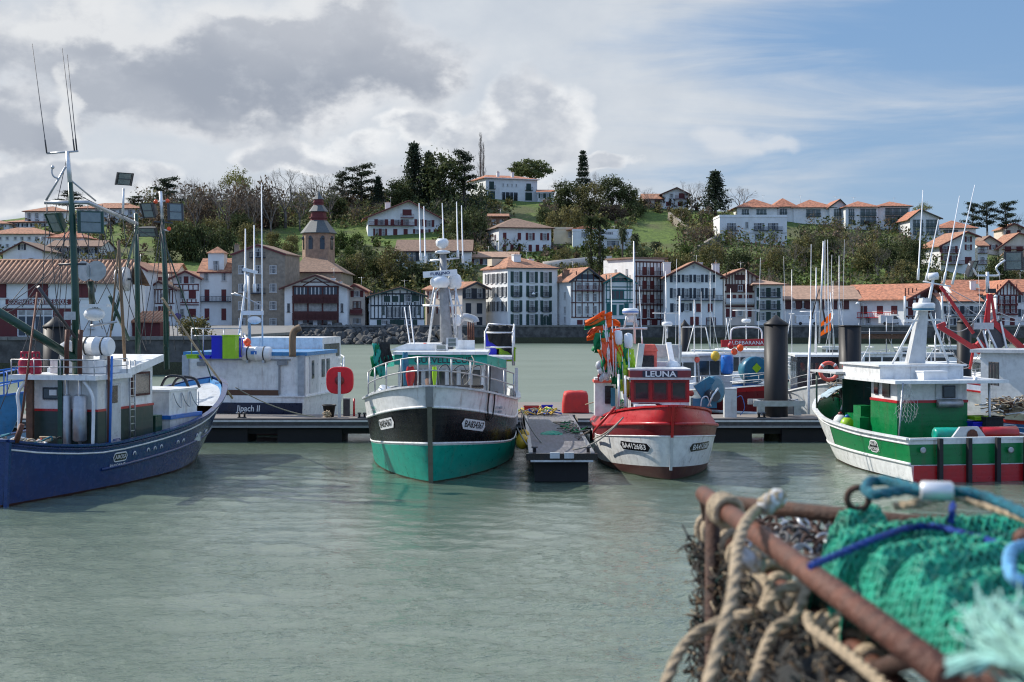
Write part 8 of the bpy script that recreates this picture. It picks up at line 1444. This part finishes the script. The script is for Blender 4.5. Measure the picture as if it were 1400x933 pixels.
for a, b_ in ((A, A2), (A.lerp(B, .93), A2.lerp(B2, .95))): mb = MB(); mb.tube([a, b_], .013, RUSTD, 10); mb.build('strut', dr)
for t in (.05, .12, .3, .52, .60, .68, .76, .84, .92):
    c = A2.lerp(B2, t); ax = (B2-A2).normalized(); mb = MB(); mb.lathe([(.017, -.014), (.026, -.012), (.026, .012), (.017, .014)], BEIGE if t > .5 else RUSTD, c, 14, ax); mb.build('ring', dr)
# chain mail between the bars
mb = MB(); rn = random.Random(17)
for i in range(9):
    for j in range(8):
        u, v = (i+.5*(j % 2))/9, j/8; c = FZ(lerp(1030, 1175, u)-18*v, lerp(708, 768, v)+10*u*(1-v), 5.40)+Vector((0, 0, rn.uniform(-.01, .01))); nrm = Vector((rn.gauss(0, .6), rn.gauss(-.4, .5), 1)).normalized(); x, y = frame_to(nrm); mb.tube([c+(x*math.cos(a)+y*math.sin(a))*.019 for a in [2*math.pi*k/12 for k in range(12)]], .0042, rn.choice([DSTEEL, RUSTD, STEEL]), 6, closed=True)
tag(mb.build('chain_mail'), 'dark iron ring mesh between the rusty bars', 'chain mesh', kind='stuff')
# green netting, a heap with rolled folds
ridges = [([(1160, 742), (1230, 722), (1320, 716), (1420, 726)], 5.50, .05), ([(1210, 712), (1290, 694), (1380, 698), (1440, 712)], 5.52, .06), ([(1112, 786), (1200, 766), (1300, 752), (1420, 752)], 5.50, .055), ([(1160, 828), (1225, 798), (1300, 786), (1400, 778)], 5.505, .055), ([(1205, 872), (1245, 828), (1310, 802), (1430, 792)], 5.515, .06), ([(1230, 905), (1290, 858), (1350, 838), (1440, 830)], 5.50, .06), ([(1270, 925), (1330, 892), (1440, 876)], 5.49, .06)]
RG = [(spline([FZ(x, y, z-.03) for x, y in pl], 8), z, r_) for pl, z, r_ in ridges]
def net_h(x, y):
    h_ = 5.35+.015*math.sin(x*23+y*9)+.012*math.sin(x*11-y*31)
    for pl, z, r_ in RG:
        d2 = min((p.x-x)**2+(p.y-y)**2 for p in pl)
        h_ = max(h_, z+.028-d2/(r_*.52))
    return h_
def bar_x(y): t = (y-A.y)/(B.y-A.y); return A.x+(B.x-A.x)*t
nx, ny = 96, 120; GX = []; 
for j in range(ny+1):
    y = lerp(2.78, 1.56, j/ny); x0 = bar_x(y)+.055; row = []
    for i in range(nx+1): x = x0+(.95)*(i/nx)**1.15; row.append(Vector((x, y, min(net_h(x, y), 5.445+max(0, x-x0)*1.5)+.006*math.sin(i*1.9+j*2.3))))
    GX.append(row)
mb = MB(); mb.grid([[p-Vector((0, 0, .006)) for p in row] for row in GX], GNETD); nt = T('trawl_net', 'heap of bright green trawl netting folded inside the rusty frame', 'fishing net', (.9, 2.2, 5.3)); mb.build('shaded_folds', nt)  # near-black sheet under the twine, shade of the fold gaps put into its colour
mb = MB()
def gp(i, j):
    i = max(0, min(nx-1e-6, i)); j = max(0, min(ny-1e-6, j)); a, b_ = int(i), int(j); u, v = i-a, j-b_; return GX[b_][a].lerp(GX[b_][a+1], u).lerp(GX[b_+1][a].lerp(GX[b_+1][a+1], u), v)
for k in range(-96, 100):
    for sgn in (1, -1):
        pts = []
        for s in range(0, ny*2+1, 2):
            j = s/2; i = k+sgn*j*.8+(0 if sgn > 0 else 96)
            if 0 <= i <= nx: pts.append(gp(i, j)+Vector((rn.gauss(0, .0010), rn.gauss(0, .0010), .003+rn.gauss(0, .0012))))
        if len(pts) > 2: mb.tube(pts, .0027, GNET, 4, caps=False)
mb.build('twine', nt)
def rope(name, label, pts, r_, m, cat='rope', n=8, twist=None):
    mb = MB(); sp = spline(pts, n); mb.tube(sp, r_*(.82 if twist else 1), m, 8)
    if twist:
        for ph in (0, 2.1, 4.2):
            q_ = []; L_ = 0
            for i, p in enumerate(sp):
                t_ = (sp[min(i+1, len(sp)-1)]-sp[max(i-1, 0)]).normalized(); x, y = frame_to(t_); L_ += (sp[i]-sp[i-1]).length if i else 0; a = L_/r_*.55+ph; q_.append(p+(x*math.cos(a)+y*math.sin(a))*r_*.55)
            mb.tube(q_, r_*.56, m, 6)
    return tag(mb.build(name), label, cat)
rope('blue_rope', 'bright blue rope lying on the green net beside the rusty bar', [FZ(1108, 775, 5.52), FZ(1150, 757, 5.52), FZ(1195, 738, 5.53), FZ(1245, 722, 5.525), FZ(1290, 722, 5.53), FZ(1370, 745, 5.53)], .0062, BROPE, n=14, twist=1)
rope('blue_rope', 'short blue rope end poking up from the green net', [FZ(1300, 716, 5.54), FZ(1302, 700, 5.56), FZ(1303, 690, 5.57)], .0062, BROPE, n=10, twist=1)
rope('hawser', 'thick teal hawser with a spliced eye across the top of the net', [FZ(1262, 672, 5.6), FZ(1235, 671, 5.6), FZ(1200, 676, 5.6), FZ(1184, 670, 5.6), FZ(1192, 658, 5.6), FZ(1225, 660, 5.6), FZ(1262, 670, 5.6), FZ(1310, 672, 5.6), FZ(1360, 684, 5.59), FZ(1420, 712, 5.58)], .0092, TROPE, n=10, twist=1)
mb = MB(); a, b_ = FZ(1258, 671, 5.602), FZ(1303, 672, 5.602); mb.lathe([(.013, 0), (.0165, .003), (.0165, (b_-a).length-.003), (.013, (b_-a).length)], ALU, a, 18, b_-a); tag(mb.build('ferrule'), 'grey metal ferrule clamped on the teal hawser', 'ferrule')
mb = MB(); c = FZ(1173, 682, 5.55); mb.tube([c+Vector((math.cos(a)*.021, 0, math.sin(a)*.021)) for a in [2*math.pi*k/16 for k in range(16)]], .0065, RUSTD, 8, closed=True); tag(mb.build('iron_ring'), 'rusty iron ring on the back bar left of the hawser eye', 'ring')
rope('beige_rope', 'beige rope lying along the far rim of the net', [FZ(1225, 692, 5.56), FZ(1255, 689, 5.57), FZ(1300, 680, 5.57), FZ(1345, 690, 5.56), FZ(1420, 716, 5.55)], .008, BEIGE, n=12, twist=1)
rope('blue_rope', 'light blue rope loop at the right edge on the net', [FZ(1412, 745, 5.56), FZ(1385, 752, 5.57), FZ(1380, 775, 5.57), FZ(1392, 795, 5.56), FZ(1420, 800, 5.55)], .009, mat('light_blue_rope', (.10, .30, .50), .8, var=.3, scale=90), n=12, twist=1)
mb = MB(); mb.ball(FZ(1400, 737, 5.57), .016, RUST, 14); tag(mb.build('rusty_knob'), 'round rusty knob at the right edge above the light blue loop', 'knob')
# lashings on the bars
ax = (B2-A2).normalized(); x, y = frame_to(ax)
for t0, t1, k in ((.02, .09, 4), (.16, .24, 4), (.29, .34, 3), (.38, .50, 6), (.62, .66, 3), (.80, .83, 2)):
    mb = MB(); n = k*12; mb.tube([A2.lerp(B2, lerp(t0, t1, i/n))+(x*math.cos(i*.52)+y*math.sin(i*.52))*(.030+.006*math.sin(i*.21)) for i in range(n+1)], .0085, BEIGE, 7); mb.build('lashing', dr)
ax2 = d_.normalized(); x2, y2 = frame_to(ax2); n = 30; mb = MB(); mb.tube([A.lerp(B, lerp(.14, .19, i/n))+(x2*math.cos(i*.55)+y2*math.sin(i*.55))*.028 for i in range(n+1)], .0085, BEIGE, 7)
mb.build('lashing', dr)
rope('beige_rope', 'beige rope knotted over the top bar and hanging down its left side', [FZ(1060, 688, 5.53), FZ(1040, 694, 5.535), FZ(1022, 712, 5.54), FZ(1010, 742, 5.52), FZ(1006, 775, 5.50), FZ(1002, 812, 5.47), FZ(992, 850, 5.44), FZ(978, 900, 5.40), FZ(962, 960, 5.36)], .0098, BEIGE, n=12, twist=1)
rope('beige_rope', 'beige rope edging the bulging dark net at the lower left', [FZ(1030, 838, 5.38), FZ(985, 850, 5.36), FZ(950, 868, 5.34), FZ(925, 900, 5.32), FZ(905, 950, 5.28)], .0098, BEIGE, n=12, twist=1)
rope('beige_rope', 'beige rope sagging in loops below the lower bar', [FZ(1018, 770, 5.44), FZ(1050, 800, 5.43), FZ(1046, 830, 5.42), FZ(1068, 808, 5.44), FZ(1100, 806, 5.44), FZ(1085, 845, 5.41), FZ(1062, 858, 5.40), FZ(1045, 890, 5.38), FZ(1030, 940, 5.36)], .0092, BEIGE, n=12, twist=1)
rope('beige_rope', 'thin beige rope running along the lower bar to the near corner', [FZ(1105, 842, 5.43), FZ(1112, 860, 5.43), FZ(1150, 888, 5.43), FZ(1195, 925, 5.43), FZ(1225, 955, 5.43)], .0085, BEIGE, n=12, twist=1)
mb = MB()
for c, s in ((FZ(1062, 682, 5.55), .018), (FZ(1018, 764, 5.49), .022), (FZ(1050, 690, 5.545), .02), (FZ(1032, 770, 5.47), .018)):
    for k in range(7): a = k*.9; v = Vector((rn.gauss(0, 1), rn.gauss(0, 1), rn.gauss(0, 1))).normalized(); x, y = frame_to(v); mb.tube([c+(x*math.cos(q_)+y*math.sin(q_))*s*.75 for q_ in [2*math.pi*j/10 for j in range(10)]], .007, BEIGE if k % 2 else CANVAS, 6, closed=True)
tag(mb.build('rope_knot'), 'frayed beige knots tying the ropes to the rusty bars', 'knots', kind='stuff')
# dark bag hanging from the lower bar
mb = MB(); BG = []
for j in range(41):
    t = j/40; p = A2.lerp(B2, t*1.12); bu = .022+.40*t*t; BG.append([p+Vector((-.012-bu*math.sin(v*1.5)*(.85+.15*math.sin(j*.5))-.012*math.sin(j*1.3+v*7), -.03*v, -.012-.42*v*v-.10*v+.010*math.sin(j*2.1+v*13))) for v in [k/14 for k in range(15)]])
mb.grid(BG, DARKNET); mb.grid([[A.lerp(B, j/30)+Vector((.10+.012*math.sin(j*1.7+k), 0, -.125-.04*k)) for k in range(7)] for j in range(31)], DARKNET); bg = T('dredge_bag', 'dark matted dredge bag bulging out under the rusty bars', 'dredge bag', (.4, 2.6, 5.1)); mb.build('matted_net', bg)
mb = MB(); rn = random.Random(23); BRN = mat('brown_twine', (.10, .062, .032), .9, var=.5, scale=80); DTW = mat('dark_twine', (.035, .028, .022), .9, var=.5, scale=80)
for k in range(1500):
    j = rn.uniform(0, 39); v = rn.uniform(0, 13); v = max(v, 4-j*.2) if j < 20 else v; a = BG[int(j)][int(v)]+Vector((-.008, -.004, .008)); q_ = a+Vector((rn.gauss(0, .016), rn.gauss(0, .03), rn.gauss(-.006, .018))); mb.tube(spline([a, (a+q_)/2+Vector((rn.gauss(-.01, .01), rn.gauss(0, .012), rn.gauss(.006, .01))), q_], 3), rn.uniform(.001, .0030), rn.choice([BRN, DTW, DTW, DTW, DARKNET, BEIGE, BRN, GNETD, DTW, DTW]), 5)
for k in range(420):
    t = rn.uniform(0, 1); a = A.lerp(B, t)+Vector((rn.uniform(.07, .095), 0, -.13-rn.uniform(0, .2))); q_ = a+Vector((rn.gauss(0, .01), rn.gauss(0, .04), rn.gauss(-.01, .02))); mb.tube(spline([a, (a+q_)/2+Vector((rn.gauss(-.008, .008), 0, rn.gauss(.004, .01))), q_], 3), rn.uniform(.001, .003), rn.choice([BRN, DTW, DARKNET, BRN, DTW, DTW]), 5)
mb.build('strands', bg)
# frayed pale teal rope end, very close
mb = MB(); c = FZ(1385, 905, 5.58); tip = FZ(1352, 842, 5.60)
for k in range(240):
    v = Vector((rn.gauss(0, .012), rn.gauss(0, .012), rn.gauss(0, .010))); e = tip+Vector((rn.gauss(.012, .018), rn.gauss(0, .02), rn.gauss(0, .012))); mb.tube(spline([c+v+Vector((.03, -.04, -.01)), (c+e)/2+v*.8, e], 4), .0011, PROPE, 4, caps=False)
for k in range(90): e = FZ(rn.uniform(1290, 1340), rn.uniform(898, 925), 5.57); mb.tube(spline([c+Vector((rn.gauss(0, .01), rn.gauss(0, .01), 0)), (c+e)/2+Vector((0, 0, .006)), e], 4), .0012, PROPE, 4, caps=False)
tag(mb.build('frayed_rope'), 'pale teal frayed rope end in the very near right corner', 'frayed rope')
